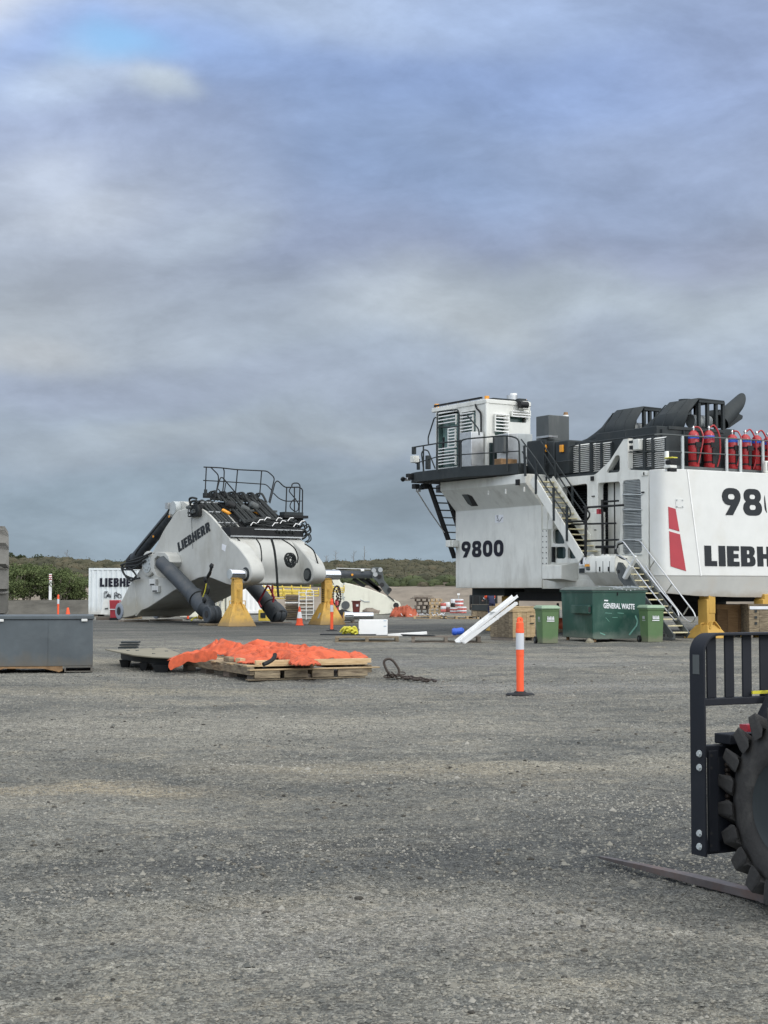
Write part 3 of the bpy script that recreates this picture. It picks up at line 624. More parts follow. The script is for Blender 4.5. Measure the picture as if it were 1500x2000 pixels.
def clods():
    rg = np.random.default_rng(77); cl = [(980, 1695, .5), (120, 1570, .6), (620, 1455, .4), (1090, 1510, .4), (850, 1330, .5), (150, 1640, .3), (420, 1760, .4), (900, 1545, .5), (1250, 1440, .5), (300, 1400, .6), (1080, 1330, .6), (760, 1580, .4), (200, 1320, .8), (560, 1700, .3), (1150, 1800, .3)]
    C = []; R_ = []
    for (px, py, s_) in cl:
        g0 = at_z(px, py, 0); n_ = 46
        for k in range(n_):
            x = g0.x+rg.normal(0, s_*1.3); y = g0.y+rg.normal(0, s_*.9); C.append((x, y, relief(x, y)+.002)); R_.append(.005+.013*rg.random()**3*(1+.03*y))
    for k in range(500):
        y = 5+rg.random()**1.5*38; x = (rg.random()-.5)*.56*y; C.append((x, y, relief(x, y)+.002)); R_.append(.005+.008*rg.random()**3*(1+.05*y))
    C = np.array(C); R_ = np.array(R_); V, Fq = cores(C, R_, .6, 5)
    o = raw_mesh('earth_clods', V, Fq, 'clod'); o['kind'] = 'stuff'
M['clod'] = per_island('dark_earth_clod', [(0.028, 0.027, 0.024), (0.06, 0.056, 0.048), (0.12, 0.11, 0.09), (0.30, 0.28, 0.24)], trans=0.5, leafvar=.7)
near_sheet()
M['bank'] = mat('bare_earth_bank', (0.215, 0.185, 0.15), 0.95, var=0.25, scale=0.35, bump=1.0, bscale=3, dirt=(0.10, 0.09, 0.075), dirt_amt=0.6, dscale=(0.8, 0.8, 2.5), spec=0.1)
M['darkbank'] = mat('dark_gravel_bank', (0.10, 0.095, 0.082), 0.95, var=0.3, scale=0.8, bump=1.0, bscale=4, spec=0.1)
M['soil'] = mat('hill_soil', (0.085, 0.072, 0.052), 0.95, var=0.3, scale=0.1, dirt=(0.16, 0.13, 0.09), dirt_amt=0.7, dscale=(0.05, 0.05, 0.1), spec=0.1)
def sheet(name, x0, x1, nx, y0, y1, ny, hf, m):
    b = MB()
    for j in range(ny+1):
        for i in range(nx+1):
            x = x0+(x1-x0)*i/nx; y = y0+(y1-y0)*j/ny; b.v.append((x, y, hf(x, y)))
    for j in range(ny):
        for i in range(nx): a = j*(nx+1)+i; b.f.append((a, a+1, a+nx+2, a+nx+1))
    return struct(b.build(name, m, smooth=80))
def sst(a, b, x): t = max(0, min(1, (x-a)/(b-a))); return t*t*(3-2*t)
def bank_h(x, y):
    s = 112+2.5*nz(x, 0, 0.05, 2)
    return -0.3+(1.98+0.30*nz(x, y, 0.06, 4))*sst(s, s+9, y)+0.12*nz(x, y, 0.5, 5)
sheet('embankment', -170, 170, 260, 108, 134, 22, bank_h, 'bank')
def hill_h(x, y):
    top = 5.4+0.7*nz(x, 0, 0.02, 1)+0.8*sst(10, -60, x)*0.4
    return 1.55+0.6*sst(128, 160, y)+(top-2.2)*sst(165, 250, y)+0.35*nz(x, y, 0.04, 3)-3.5*sst(270, 360, y)
sheet('hillside', -700, 700, 220, 130, 380, 70, hill_h, 'soil')
def berm_h(x, y): 
    e = sst(-8, -19, x)
    return -0.1+(0.92*e+0.06*nz(x, y, 0.6, 6)*e)*sst(93, 96, y)*(1-sst(99, 103, y))
sheet('gravel_berm', -70, -6, 120, 91.5, 104, 18, berm_h, 'darkbank')
clods()
# scrub on the hill: nobody could count it
def leaf_clumps(name, C, Rr, nq, q, m, parent=None, flat=0.75, seed=1, low=0.15):
    rg = np.random.default_rng(seed); n = len(C)
    d = rg.normal(size=(n, nq, 3)); d /= np.linalg.norm(d, axis=2, keepdims=True)
    rr = (0.35+0.65*rg.random((n, nq, 1))**0.5)
    d[..., 2] = np.where(d[..., 2] < -low, -d[..., 2], d[..., 2])
    # lumpy outline
    ph = rg.random((n, 1))*6.28
    lump = 1+0.28*np.sin(3*np.arctan2(d[..., 1], d[..., 0])+ph)*np.cos(4*d[..., 2]+ph)
    P = C[:, None, :]+d*rr*lump[..., None]*Rr[:, None, None]*np.array([1, 1, flat])
    a = rg.normal(size=(n, nq, 3)); a /= np.linalg.norm(a, axis=2, keepdims=True)
    b = np.cross(a, rg.normal(size=(n, nq, 3))); b /= np.linalg.norm(b, axis=2, keepdims=True)
    s = q*(0.6+0.8*rg.random((n, nq, 1)))
    V = np.stack([P-a*s, P+b*s*0.6, P+a*s, P-b*s*0.6], axis=2).reshape(-1, 3)
    return raw_mesh(name, V, np.arange(len(V)).reshape(-1, 4), m, parent)
M['scrub'] = per_island('dry_scrub_leaves', [(0.032, 0.034, 0.021), (0.052, 0.052, 0.032), (0.078, 0.072, 0.045), (0.115, 0.092, 0.060)], trans=0.30, leafvar=0.22)
M['scrub_green'] = per_island('green_scrub_leaves', [(0.03, 0.038, 0.018), (0.05, 0.062, 0.028), (0.075, 0.088, 0.04)], trans=0.35, leafvar=0.25)
M['leafgreen'] = per_island('shrub_leaves', [(0.045, 0.062, 0.028), (0.08, 0.105, 0.042), (0.12, 0.15, 0.06), (0.18, 0.20, 0.09)], trans=0.5)
pts = []; rs = []; gp = []; gr = []
for k in range(8000):
    y = 148+random.random()**0.85*112; w = 0.30*y if k < 7000 else 1.2*y
    x = random.uniform(-w, w)
    r = random.choice((.45, .6, .7, .8, 1.0, 1.3))*random.uniform(.85, 1.15)
    if nz(x, y, 0.06, 8) < -0.32: continue
    (gp if (y < 172 and nz(x, y, 0.05, 9) > -0.2) else pts).append((x, y, hill_h(x, y)+0.12*r)); (gr if gp and gp[-1][0] == x else rs).append(r)
def scrub(name, pts, rs, m, nq, seed):
    C = np.array(pts); R_ = np.array(rs)
    o = leaf_clumps(name, C, R_, nq, 0.10, m, seed=seed, flat=.7); o['kind'] = 'stuff'
    V, Fq = cores(C, R_*.88, .62, seed); o2 = raw_mesh(name+'_masses', V, Fq, m); o2['kind'] = 'stuff'; o2.data.polygons.foreach_set('use_smooth', [True]*len(o2.data.polygons))
scrub('hill_scrub', pts, rs, 'scrub', 44, 1)
scrub('lower_green_scrub', gp, gr, 'scrub_green', 50, 3)
# a few bare stalks on the ridge
for (px, h) in ((690, 1.6), (711, 2.3), (636, 1.1), (130, 1.3), (655, 1.8)):
    p = at_depth(px, 1095, 246); z = hill_h(p.x, p.y)
    t = thing('dead_tree', {690: 'bare twiggy stalk on the ridge, left of the tallest one', 711: 'tallest bare twiggy stalk on the ridge above the pale boom', 636: 'shortest bare stalk on the ridge just right of the grey boom', 130: 'lone bare stalk on the far left ridge above the green shrubs', 655: 'slim bare stalk on the ridge above the pale boom pivot'}[px], 'tree', (p.x, p.y, z-0.2), 0, 'bare stalks on the ridge')
    MB().cyl((0, 0, 0), (0.1, 0, h+1), 0.05, 0.02, 5).build('trunk', 'greywood', t)
    b = MB()
    for q in range(9):
        zz = 0.8+(h)*q/9; a = random.random()*6.28; b.cyl((0.08, 0, zz), (0.08+0.5*math.cos(a), 0.5*math.sin(a), zz+0.35), 0.02, 0.012, 4)
    b.build('branches', 'greywood', t)
# round bushy trees on the ridge at the left
lab = {17: 'dark rounded tree on the ridge beside the big grey tyre', 41: 'small rounded tree on the ridge, second from the grey tyre', 76: 'wide low tree on the ridge above the green shrubs'}
for px, r in ((17, 1.3), (41, 0.9), (76, 1.0)):
    p = at_depth(px, 1095, 244); z = hill_h(p.x, p.y)
    t = thing('ridge_tree', lab[px], 'tree', (p.x, p.y, z-1.0), 0, 'rounded trees on the ridge')
    MB().cyl((0, 0, 0), (0, 0, 1.4), 0.1, 0.06, 6).build('trunk', 'greywood', t)
    leaf_clumps('crown', np.array([(0, 0, 1.3)]), np.array([r]), 300, 0.14, 'scrub_green', t, seed=px)
# green shrubs at the left, each with its own crown
sh = [(18, 1.00, 98, 2.6, 'leftmost green shrub, half behind the grey tyre'), (52, 1.05, 99.5, 2.9, 'tall green shrub behind the white marker post'),
      (88, 1.0, 100.5, 2.7, 'green shrub just left of the white marker post'), (122, 0.95, 99, 2.5, 'green shrub right of the white marker post'), (146, 0.7, 101, 1.9, 'low rightmost green shrub near the white container')]
for i, (px, sc_, d, h, lb) in enumerate(sh):
    p = at_depth(px, 1150, d); t = thing('green_shrub', lb, 'shrub', (p.x, p.y, 0.3), 0, 'green shrubs behind the gravel berm')
    b = MB()
    for k in range(7):
        a = k*0.9; b.tube(smooth_path([(0.1*math.cos(a), 0.1*math.sin(a), 0), (0.4*math.cos(a), 0.4*math.sin(a), h*0.4), (0.8*math.cos(a+.3), 0.8*math.sin(a+.3), h*0.8)], 3), 0.03, 5)
    b.build('trunk', 'greywood', t)
    rg = np.random.default_rng(i+40); n = 46
    C = np.stack([rg.normal(0, 0.62*sc_, n), rg.normal(0, 0.6, n), 0.35+rg.random(n)**0.8*(h-0.65)], 1)
    leaf_clumps('crown', C, 0.34+0.28*rg.random(n), 150, 0.055, 'leafgreen', t, flat=0.85, seed=i+9)
# ================================================================== the white mining excavator body on stands (right)
K = Frame(8.29, 48.0, math.atan2(0.531, 0.847))
ex = thing('mining_excavator', 'white mining excavator body with dark deck and cab, raised behind the green skip', 'excavator', K.o, K.ang)
def side_pts(c, x): return [(-K.X(px, py, x).y, K.X(px, py, x).z) for px, py in c]
def side_plate(contours, x, t, name, m, parent, bevel=0, r=0.12, radii=None):
    cs = [side_pts(c, x) for c in contours]
    cs = [cs[0]] + [round_poly(c, r) for c in cs[1:]]
    return place_mesh(curve_mesh(cs, t), (x+t/2, 0, 0), (0, -1, 0), (0, 0, 1), name, m, parent, bevel=bevel)
def rear_plate(contours, y, t, name, m, parent, r=0.0):
    cs = [[(K.Y(px, py, y).x, K.Y(px, py, y).z) for px, py in c] for c in contours]
    if r: cs = [round_poly(c, r) for c in cs]
    return place_mesh(curve_mesh(cs, t), (0, y+t/2, 0), (1, 0, 0), (0, 0, 1), name, m, parent)
# --- counterweight
def foot(z, dy=0.0):
    t = (z-1.95)/(5.27-1.95); c = 1.25+(0.85-1.25)*t
    ch = lambda x: -0.62-0.35*(x-0.25)
    P = [(0, -0.02), (0, -0.22)]
    for k in range(1, 6):
        u = k/5; P.append((2*u*(1-u)*0.0+u*u*0.25, (1-u)**2*-0.22+2*u*(1-u)*-0.60+u*u*-0.62))
    P += [(c, ch(c)), (c+1.5, ch(c)-0.06), (c+3.5, ch(c)-0.16), (c+5.5, ch(c)-0.16), (8.6, -0.62), (8.8, -0.3), (8.8, -0.02)]
    return [(x, y+(dy if y < -0.3 else dy*0.3)) for x, y in P]
zb = [1.86, 1.64, 1.56, 1.50, 1.46, 1.44, 1.42, 1.33, 1.29, 1.27, 1.27, 1.35, 1.4, 1.4]
b = MB(); b.loft([[(x, y, z) for x, y in foot(z)] for z in (1.95, 2.6, 3.5, 4.4, 5.0)] + [[(x, y, 5.27) for x, y in foot(5.27)]])
cw = b.build('counterweight', 'cwt', ex, bevel=0.02)
b = MB(); b.loft([[(x, y, zz) for (x, y), zz in zip(foot(1.95, 0.22), zb)], [(x, y, 1.945) for x, y in foot(1.95, 0.012)]])
b.build('lower_skirt', 'cwt_low', cw)
CH_P = (0.25, -0.62, 3.0); CH_N = Vector((-0.35, -1, 0)).normalized()
MP = [Vector((foot(1.95)[7][0], foot(1.95)[7][1], 1.95)), Vector((foot(5.27)[7][0], foot(5.27)[7][1], 5.27)), Vector((foot(1.95)[8][0], foot(1.95)[8][1], 1.95))]
MN = (MP[2]-MP[0]).cross(MP[1]-MP[0]).normalized()
if MN.y > 0: MN = -MN
def chp(px, py, off=0.012): return K.plane(px, py, Vector(CH_P)+CH_N*off, CH_N)
def mnp(px, py, off=0.012): return K.plane(px, py, MP[0]+MN*off, MN)
for c in ([(1305, 989.5), (1319.5, 994), (1327, 1038), (1306.5, 1032)], [(1306.8, 1037.5), (1328, 1043.5), (1340, 1115.5), (1309.5, 1106)]):
    b = MB(); b.prism([chp(px, py, 0.006) for px, py in c], CH_N*0.006); b.build('red_stripe', 'decalred', cw, smooth=0)
b = MB(); b.prism([chp(px, py, 0.004) for px, py in ((1320, 974), (1335, 975), (1335, 991.5), (1320, 991))], CH_N*0.012); b.build('cover_plate', 'cwt', cw)
b = MB()
for px, py in ((1322, 976.5), (1333, 977), (1333, 989.5), (1322, 989)): p = chp(px, py, 0.016); b.cyl(p, p+CH_N*0.02, 0.022, n=8)
b.build('bolt', 'radi', cw)
# raised seam along the crease
b = MB(); b.beam(MP[0]+MN*0.008, MP[1]+MN*0.008, 0.035, 0.014, MN); b.build('weld_seam', 'whitep', cw)
R_ = (MP[2]-MP[0]).normalized(); U_ = MN.cross(R_)*-1
if U_.z < 0: U_ = -U_
O = mnp(1377, 1105.5); H = (mnp(1377, 1065.5)-O).length
lettering('LIEBHERR', O, R_, U_, H, 'maker_lettering', 'decalblk', cw, gap=0.085, xs=1.32, depth=0.008)
O = mnp(1411.5, 1005.5); H = (mnp(1411.5, 952.5)-O).length
lettering('9800', O, R_, U_, H, 'model_number', 'decalblk', cw, gap=0.10, xs=1.13, depth=0.008)
# --- side frame with openings
H1 = [(1098, 951), (1147, 944), (1147, 1086), (1130, 1086), (1098, 1030)]
H2 = [(1168, 943), (1211, 940), (1211, 1082), (1168, 1082)]
H3 = [(1216, 938.5), (1251, 935.5), (1254, 1080), (1216, 1082)]
H4 = [(1080, 1034), (1094, 1034), (1104, 1062), (1080, 1062)]
H5 = [(1083, 1068), (1105, 1068), (1105, 1091), (1083, 1091)]
H6 = [(1109, 1069), (1124, 1069), (1126, 1091), (1109, 1091)]
G1 = [(1183, 924), (1203, 889), (1210.5, 889), (1210.5, 922)]
outer = [(1266.5, 919), (1229, 917.5), (1226, 915), (1226, 856), (1219, 856), (1191, 900), (1166, 924), (1160, 927.5), (1069, 935), (1069, 1150), (1266.5, 1150)]
fr = side_plate([outer, H1, H2, H3, H4, H5, H6, G1], 0.0, 0.22, 'side_frame', 'white', ex, bevel=0.012)
b = MB(); b.box(0.9, 8.2, 0.1, 7.6, 1.42, 5.25); b.build('engine_bay', 'void', ex)  # solid box whose near-black stands in for the shaded interior
b = MB()
for i in range(3):
    a = K.X(1112, 1117.5+i*3.6, -0.004); c = K.X(1127, 1117.5+i*3.6, -0.004); b.beam(a, c, 0.02, 0.035, (0, 0, 1))
b.build('vent_slots', 'void', fr)
def louvre(px0, px1, pt, pb, x, n, name, m, parent, depth=0.10, fill=0.55, yz=None):
    """horizontal slats on plane x between pixel columns"""
    A = K.X(px0, (pt+pb)/2, x); B = K.X(px1, (pt+pb)/2, x)
    zt = (K.X(px0, pt, x).z); zb_ = (K.X(px0, pb, x).z)
    b = MB(); h = (zt-zb_)/n
    for i in range(n):
        z = zb_+h*(i+0.5)
        y0, y1 = min(A.y, B.y), max(A.y, B.y)
        b.add([(x, y0, z-h*fill/2), (x, y1, z-h*fill/2), (x+depth, y1, z+h*fill/2), (x+depth, y0, z+h*fill/2),
               (x+0.012, y0, z-h*fill/2+0.012), (x+0.012, y1, z-h*fill/2+0.012), (x+depth+.012, y1, z+h*fill/2+.012), (x+depth+.012, y0, z+h*fill/2+.012)],
              [(0, 1, 2, 3), (4, 7, 6, 5), (0, 4, 5, 1), (3, 2, 6, 7), (0, 3, 7, 4), (1, 5, 6, 2)])
    o = b.build(name, m, parent, smooth=0); o['kind'] = 'stuff'; return o
lo = louvre(1095, 1150, 946, 1088, 0.45, 30, 'bay_louvre', 'anth', fr, 0.14, 0.45)
louvre(1166, 1188, 942, 1082, 0.42, 32, 'bay_louvre', 'anth', fr, 0.14, 0.5)
p0 = K.X(1188, 1082, 0.42); p1 = K.X(1212, 942, 0.42)
b = MB(); b.box(0.42, 0.46, p1.y, p0.y, p0.z, p1.z+.2); dp = b.build('bay_door', 'alu', fr, bevel=0.01); dp.data.materials[0] = M['white']
q = K.X(1200, 1010, 0.40); b = MB(); b.box(0.40, 0.418, q.y-0.02, q.y+0.02, p0.z, p1.z); b.build('door_seam', 'void', fr)
for i in range(5):   # radiator banks
    t0 = 938+i*29.4; louvre(1217, 1254, t0, t0+27.4, 0.0, 9, 'radiator_bank', 'radi', fr, 0.08, 0.8)
    a = K.X(1216, t0+27.9, -0.01); c = K.X(1254, t0+27.9, -0.01); b = MB(); b.beam(a, c, 0.03, 0.04); b.build('bank_frame', 'radi', fr)
a = K.X(1217, 1082, 0.1); c = K.X(1254, 938, 0.1); b = MB(); b.box(0.12, 0.2, c.y-.05, a.y+.05, a.z, c.z); b.build('radiator_core', 'void', fr)
# column cabinet and bolted strips
def sbox(px0, py0, px1, py1, x0, x1, name, m, parent, bevel=0.015):
    a = K.X(px0, py1, x0); c = K.X(px1, py0, x0)
    return MB().box(x0, x1, min(a.y, c.y), max(a.y, c.y), a.z, c.z).build(name, m, parent, bevel=bevel)
sbox(1155, 1000, 1175, 1078, -0.16, 0.0, 'column_cabinet', 'white', fr)
sbox(1149, 1014, 1157, 1060, -0.10, 0.0, 'column_cabinet', 'white', fr)
sbox(1160, 1034, 1164, 1036, -0.175, -0.16, 'cabinet_handle', 'black', fr, 0)
sbox(1252, 921, 1264, 930, -0.03, 0, 'lock_plate', 'white', fr); sbox(1256, 922, 1258, 928, -0.045, -0.03, 'latch', 'black', fr, 0)
sbox(1153, 930, 1158, 939, -0.05, 0, 'latch', 'black', fr, 0); sbox(1252, 960, 1257, 963, -0.04, 0, 'latch', 'black', fr, 0); sbox(1155, 968, 1160, 970, -0.04, 0, 'latch', 'black', fr, 0)
sbox(1166, 925, 1167.5, 1080, -0.02, 0.0, 'seam_rib', 'white', fr, 0)
# --- front block under the cab
y1 = K.X(890, 1100, -0.10).y; y0 = K.X(1058, 1100, -0.10).y
zb0 = 1.58; zc = K.X(975, 992.5, -0.10).z
sec = [(-0.10, zb0), (-0.10, zc), (-0.78, zc+0.74), (-0.78, 5.46), (2.9, 5.46), (2.9, zb0)]
b = MB(); b.loft([[(x, y0, z) for x, z in sec], [(x, y1, z) for x, z in sec]]); cb = b.build('cab_base', 'white', ex, bevel=0.015)
n_fl = Vector((-0.74, 0, -0.68)).normalized(); pf = Vector((-0.10, 0, zc))
b = MB(); b.prism([K.plane(px, py, pf+n_fl*0.004, n_fl) for px, py in ((902, 966), (914, 965.5), (922, 969), (934, 988), (921, 988.5), (914, 984))], n_fl*0.006); b.build('opening_shade', 'void', cb)  # dark panel laid on the flare, standing in for a shaded opening
b = MB(); b.prism([K.plane(px, py, pf+n_fl*0.011, n_fl) for px, py in ((903, 966.5), (913, 966), (923, 987.5), (917, 986))], n_fl*0.008); b.build('opening_rib', 'anth2', cb)
for px, py in ((954, 962), (988, 959), (1024, 955)):
    a = K.X(px, py, -0.80); b = MB(); b.beam(a+Vector((0, 0, .07)), a-Vector((0, 0, .09)), 0.04, 0.05); b.build('lifting_lug', 'white', cb)
O = K.X(901.5, 1089.0, -0.112); E = K.X(983.0, 1086.5, -0.112); hgt = K.X(983, 1054.5, -0.112).z-K.X(983, 1087, -0.112).z
tw = sum(GL[c][0] for c in '9800')+0.14*3
lettering('9800', (O.x, O.y, O.z), (0, -1, 0), (0, 0, 1), hgt, 'model_number', 'decalnavy', cb, gap=0.14, xs=(O.y-E.y)/(tw*hgt), depth=0.01)
def decal(px0, py0, px1, py1, x, m, parent, name='notice'): return sbox(px0, py0, px1, py1, x-0.006, x, name, m, parent, 0)
decal(967, 1005, 983, 1021, -0.102, 'paper', cb)
sq = [K.X(px, py, -0.115) for px, py in ((969, 1008), (973, 1007), (971, 1012), (975, 1015), (970, 1016), (976, 1018), (981, 1010))]
MB().tube(sq, 0.012, 4).build('handwriting', 'anth2', cb)
# bolted flange, recess and box beside the front block
fl = sbox(1058.5, 1034, 1069.5, 1126, -0.14, 0.0, 'bolted_flange', 'white', ex)
b = MB()
for i in range(9):
    for px in (1060.5, 1067.5): p = K.X(px, 1037+i*10.6, -0.14); b.cyl(p, p-Vector((0.02, 0, 0)), 0.02, n=6)
b.build('bolt', 'anth2', fl)
sbox(1058.5, 987, 1069, 1034, -0.06, 0.02, 'frame_post', 'white', ex)
sbox(1070, 1015, 1079, 1034, -0.3, 0, 'frame_post', 'white', ex)
a = K.X(1058.5, 1131, -0.62); c = K.X(1096, 1104, -0.62)
b = MB(); b.add([(-0.62, a.y, a.z), (-0.62, c.y, a.z), (-0.62, c.y, c.z), (-0.62, a.y, c.z), (0, a.y, a.z-.10), (0, c.y-.12, a.z-.10), (0, c.y-.12, c.z+.1), (0, a.y, c.z+.1)],
                [(0, 1, 2, 3), (4, 7, 6, 5), (0, 4, 5, 1), (1, 5, 6, 2), (2, 6, 7, 3), (3, 7, 4, 0)]); b.build('tool_locker', 'white', ex, bevel=0.015)
sbox(1077, 1068, 1080, 1098, -0.12, -0.02, 'window_hinge', 'black', fr, 0); 
for h_ in (H4, H5, H6): side_plate([h_], 0.10, 0.02, 'side_window', 'glass', fr)
# bottom beam under the frame
a = K.X(1058.5, 1150, -0.05); c = K.X(1266, 1131, -0.05)
MB().box(-0.06, -0.002, c.y, a.y, a.z, c.z-0.0).build('bottom_rail', 'white', ex, bevel=0.012)
# --- centre landing unit with the stair pivot
a = K.X(1126, 1118, -0.85); c = K.X(1200, 1088, -0.85)
sec = [(-0.85, a.z), (-0.85, c.z-.05), (-0.78, c.z+0.05), (0, c.z+0.05), (0, a.z-0.42), (-0.45, a.z-0.42)]
b = MB(); b.loft([[(x, c.y, z) for x, z in sec], [(x, a.y-0.45, z) for x, z in sec]]); lu = b.build('landing_housing', 'white', ex, bevel=0.02)
sbox(1129, 1107, 1143, 1122, -0.80, -0.35, 'hose_guide', 'grille', lu, .06); sbox(1144, 1106, 1151, 1114, -0.88, -0.6, 'coupling', 'anth2', lu, .02); sbox(1131, 1110, 1141, 1119, -0.815, -0.80, 'recess_shade', 'anth', lu, 0)  # last plate is painted dark for the shade of a recess
for px in (1135, 1157, 1178, 1186): 
    q = K.X(px, 1088, -0.7); t_ = MB(); t_.lathe((-0.74, q.y, q.z-.02), (1, 0, 0), [(0, .05), (0, .11), (.06, .11), (.06, .05)], 12, closed=True); t_.beam(q-Vector((0, 0, .3)), q-Vector((0, 0, .1)), .12, .06, (1, 0, 0)); t_.build('lifting_eye', 'white', lu)
for px in (1170, 1187): sbox(px, 1107, px+2, 1116, -0.865, -0.85, 'latch', 'black', lu, 0)
for px in (1163.5, 1177, 1190): sbox(px, 1096, px+0.8, 1119, -0.856, -0.85, 'panel_joint', 'anth2', lu, 0)
sbox(1131, 1084, 1141, 1104, -0.90, -0.86, 'notice', 'paper', lu, 0); sbox(1133.5, 1089, 1138, 1102, -0.905, -0.90, 'notice_print', 'decalnavy', lu, 0)
sbox(1142, 1102, 1151, 1107, -0.87, -0.86, 'warning_label', 'amber', lu, 0); sbox(1142, 1094, 1150, 1101, -0.87, -0.86, 'notice', 'paper', lu, 0)
# dark pivot plate
c_ = [(1203, 1112), (1207, 1098), (1212, 1099), (1224, 1116), (1245, 1150), (1226, 1152), (1208, 1130)]
side_plate([c_], -0.90, 0.10, 'pivot_plate', 'anth2', ex, bevel=0.01); 
q = K.X(1208, 1116, -0.91); MB().cyl(q, q+Vector((.03, 0, 0)), 0.06, n=12).build('pivot_hole', 'void', ex)
b = MB(); b.beam(K.X(1220, 1130, -1.0), K.X(1233, 1104, -1.0), 0.12, 0.14, (1, 0, 0)); b.beam(K.X(1233, 1104, -1.0), K.X(1242, 1086, -1.0), 0.08, 0.08, (1, 0, 0)); b.build('pivot_arm', 'grille', ex, bevel=0.02)
# --- stairs
def stairs(nearpx, farpx, xn, xf, ntread, name, sm, rail_near, rail_far, posts_near, posts_far, rm, rr, sh, flat):
    st = bpy.data.objects.new(name, None); COL.objects.link(st); st.parent = ex
    A, B = K.X(*nearpx[0], xn), K.X(*nearpx[1], xn)
    for x in (xn, xf):
        MB().beam((x, A.y, A.z), (x, B.y, B.z), 0.05, sh, (0, 0, 1)).build('stringer', sm, st, bevel=0.008)
    for i in range(ntread):
        t = (i+0.5)/ntread; p = A.lerp(B, t)
        MB().box(xn+0.03, xf-0.03, p.y-0.13, p.y+0.13, p.z-0.02, p.z+0.015).build('step', 'tread', st)
    for (pts, x, nm) in [(r, xn-0.03, 'handrail') for r in rail_near]+[(r, xf+0.03, 'handrail') for r in rail_far]:
        MB().tube(round_path([K.X(px, py, x) for px, py in pts], 0.15), rr).build(nm, rm, st)
    for (p_, x) in [(r, xn-0.03) for r in posts_near]+[(r, xf+0.03) for r in posts_far]:
        a, c = K.X(*p_[0], x), K.X(*p_[1], x)
        if flat: MB().beam(a, c, 0.04, 0.095, (0, 1, 0)).build('rail_post', rm, st)
        else: MB().cyl(a, c, rr, n=8).build('rail_post', rm, st)
    return st
stairs(((1040, 935), (1136, 1092)), None, -0.92, -0.12, 15, 'upper_stairs', 'white',
       [[(1018, 858), (1050, 901), (1088, 961), (1113, 994), (1115, 1006), (1109, 1011), (1100, 1000), (1062, 945), (1030, 897), (1020, 882)]],
       [[(1056, 862), (1083, 900), (1118, 952), (1148, 994)], [(1062, 885), (1118, 972), (1140, 1002)]],
       [((1046.5, 896), (1047, 965)), ((1081, 952), (1082, 1017)), ((1107, 988), (1107.5, 1057)), ((1024, 870), (1026, 930))],
       [((1085, 902), (1085, 966)), ((1118, 952), (1119, 1017)), ((1062, 868), (1062, 920))], 'anth', 0.024, 0.34, True)
ls = stairs(((1209, 1103), (1312, 1242)), None, -0.80, -0.14, 11, 'lower_stairs', 'anth2',
       [[(1202, 1072), (1206, 1060), (1216, 1056), (1244, 1093), (1290, 1153), (1322, 1191), (1327, 1205), (1320, 1214), (1303, 1194), (1240, 1113), (1226, 1095), (1214, 1087), (1204, 1084)]],
       [[(1242, 1056), (1250, 1056), (1277, 1092), (1313, 1140), (1354, 1194), (1359, 1206), (1352, 1217), (1338, 1210), (1300, 1160), (1272, 1122), (1262, 1105)]],
       [((1249, 1100), (1263, 1120)), ((1277, 1137), (1270, 1152)), ((1313, 1182), (1303, 1196))],
       [((1279, 1094), (1269, 1110)), ((1313, 1140), (1302, 1156)), ((1346, 1183), (1335, 1200))], 'galv', 0.022, 0.20, False)
gy = K.Z(1330, 1249, 0.0)
b = MB(); b.box(-0.86, -0.10, gy.y-0.12, gy.y+0.25, 0.0, 0.26); bb = b.build('stair_foot', 'anth2', ls, bevel=0.01)
b = MB()
for k in range(4): b.cyl((-0.72+k*0.16, gy.y-0.125, 0.14), (-0.72+k*0.16, gy.y-0.118, 0.14), 0.048, n=12)
b.build('foot_holes', 'void', ls)
# --- landing guard: black posts and bars
lg = bpy.data.objects.new('landing_guard', None); COL.objects.link(lg); lg.parent = ex
for (p, q, x, r) in (((1144.5, 990), (1143.5, 1088), -0.95, 0.045), ((1176, 976), (1177.5, 1090), -0.55, 0.04), ((1110, 1018.5), (1145, 1018), -0.95, 0.035), ((1115, 1024), (1203, 1022), -0.75, 0.03),
                     ((1146, 991), (1218, 986.5), -0.6, 0.035), ((1180, 980), (1208, 978), -0.3, 0.03), ((1140, 1057), (1208, 1054), -0.75, 0.03), ((1164, 1068.5), (1206, 1068), -0.6, 0.045), ((1178, 1068), (1179, 1090), -0.6, 0.07)):
    MB().cyl(K.X(*p, x), K.X(*q, x), r, n=8).build('guard_bar', 'black', lg)
MB().tube(smooth_path([K.X(px, py, -0.9) for px, py in ((1140, 990), (1150, 1000), (1151, 1008), (1146, 1016))]), 0.03).build('guard_bar', 'black', lg)
MB().tube(smooth_path([K.X(px, py, -0.8) for px, py in ((1218, 1060), (1205, 1066), (1204, 1080), (1214, 1090), (1224, 1092))]), 0.03).build('guard_hose', 'rubber', lg)
q = K.X(1172, 998, -0.5); MB().box(-0.6, -0.5, q.y-.06, q.y+.06, q.z-.10, q.z+.06).build('red_stop_box', 'decalred', lg)
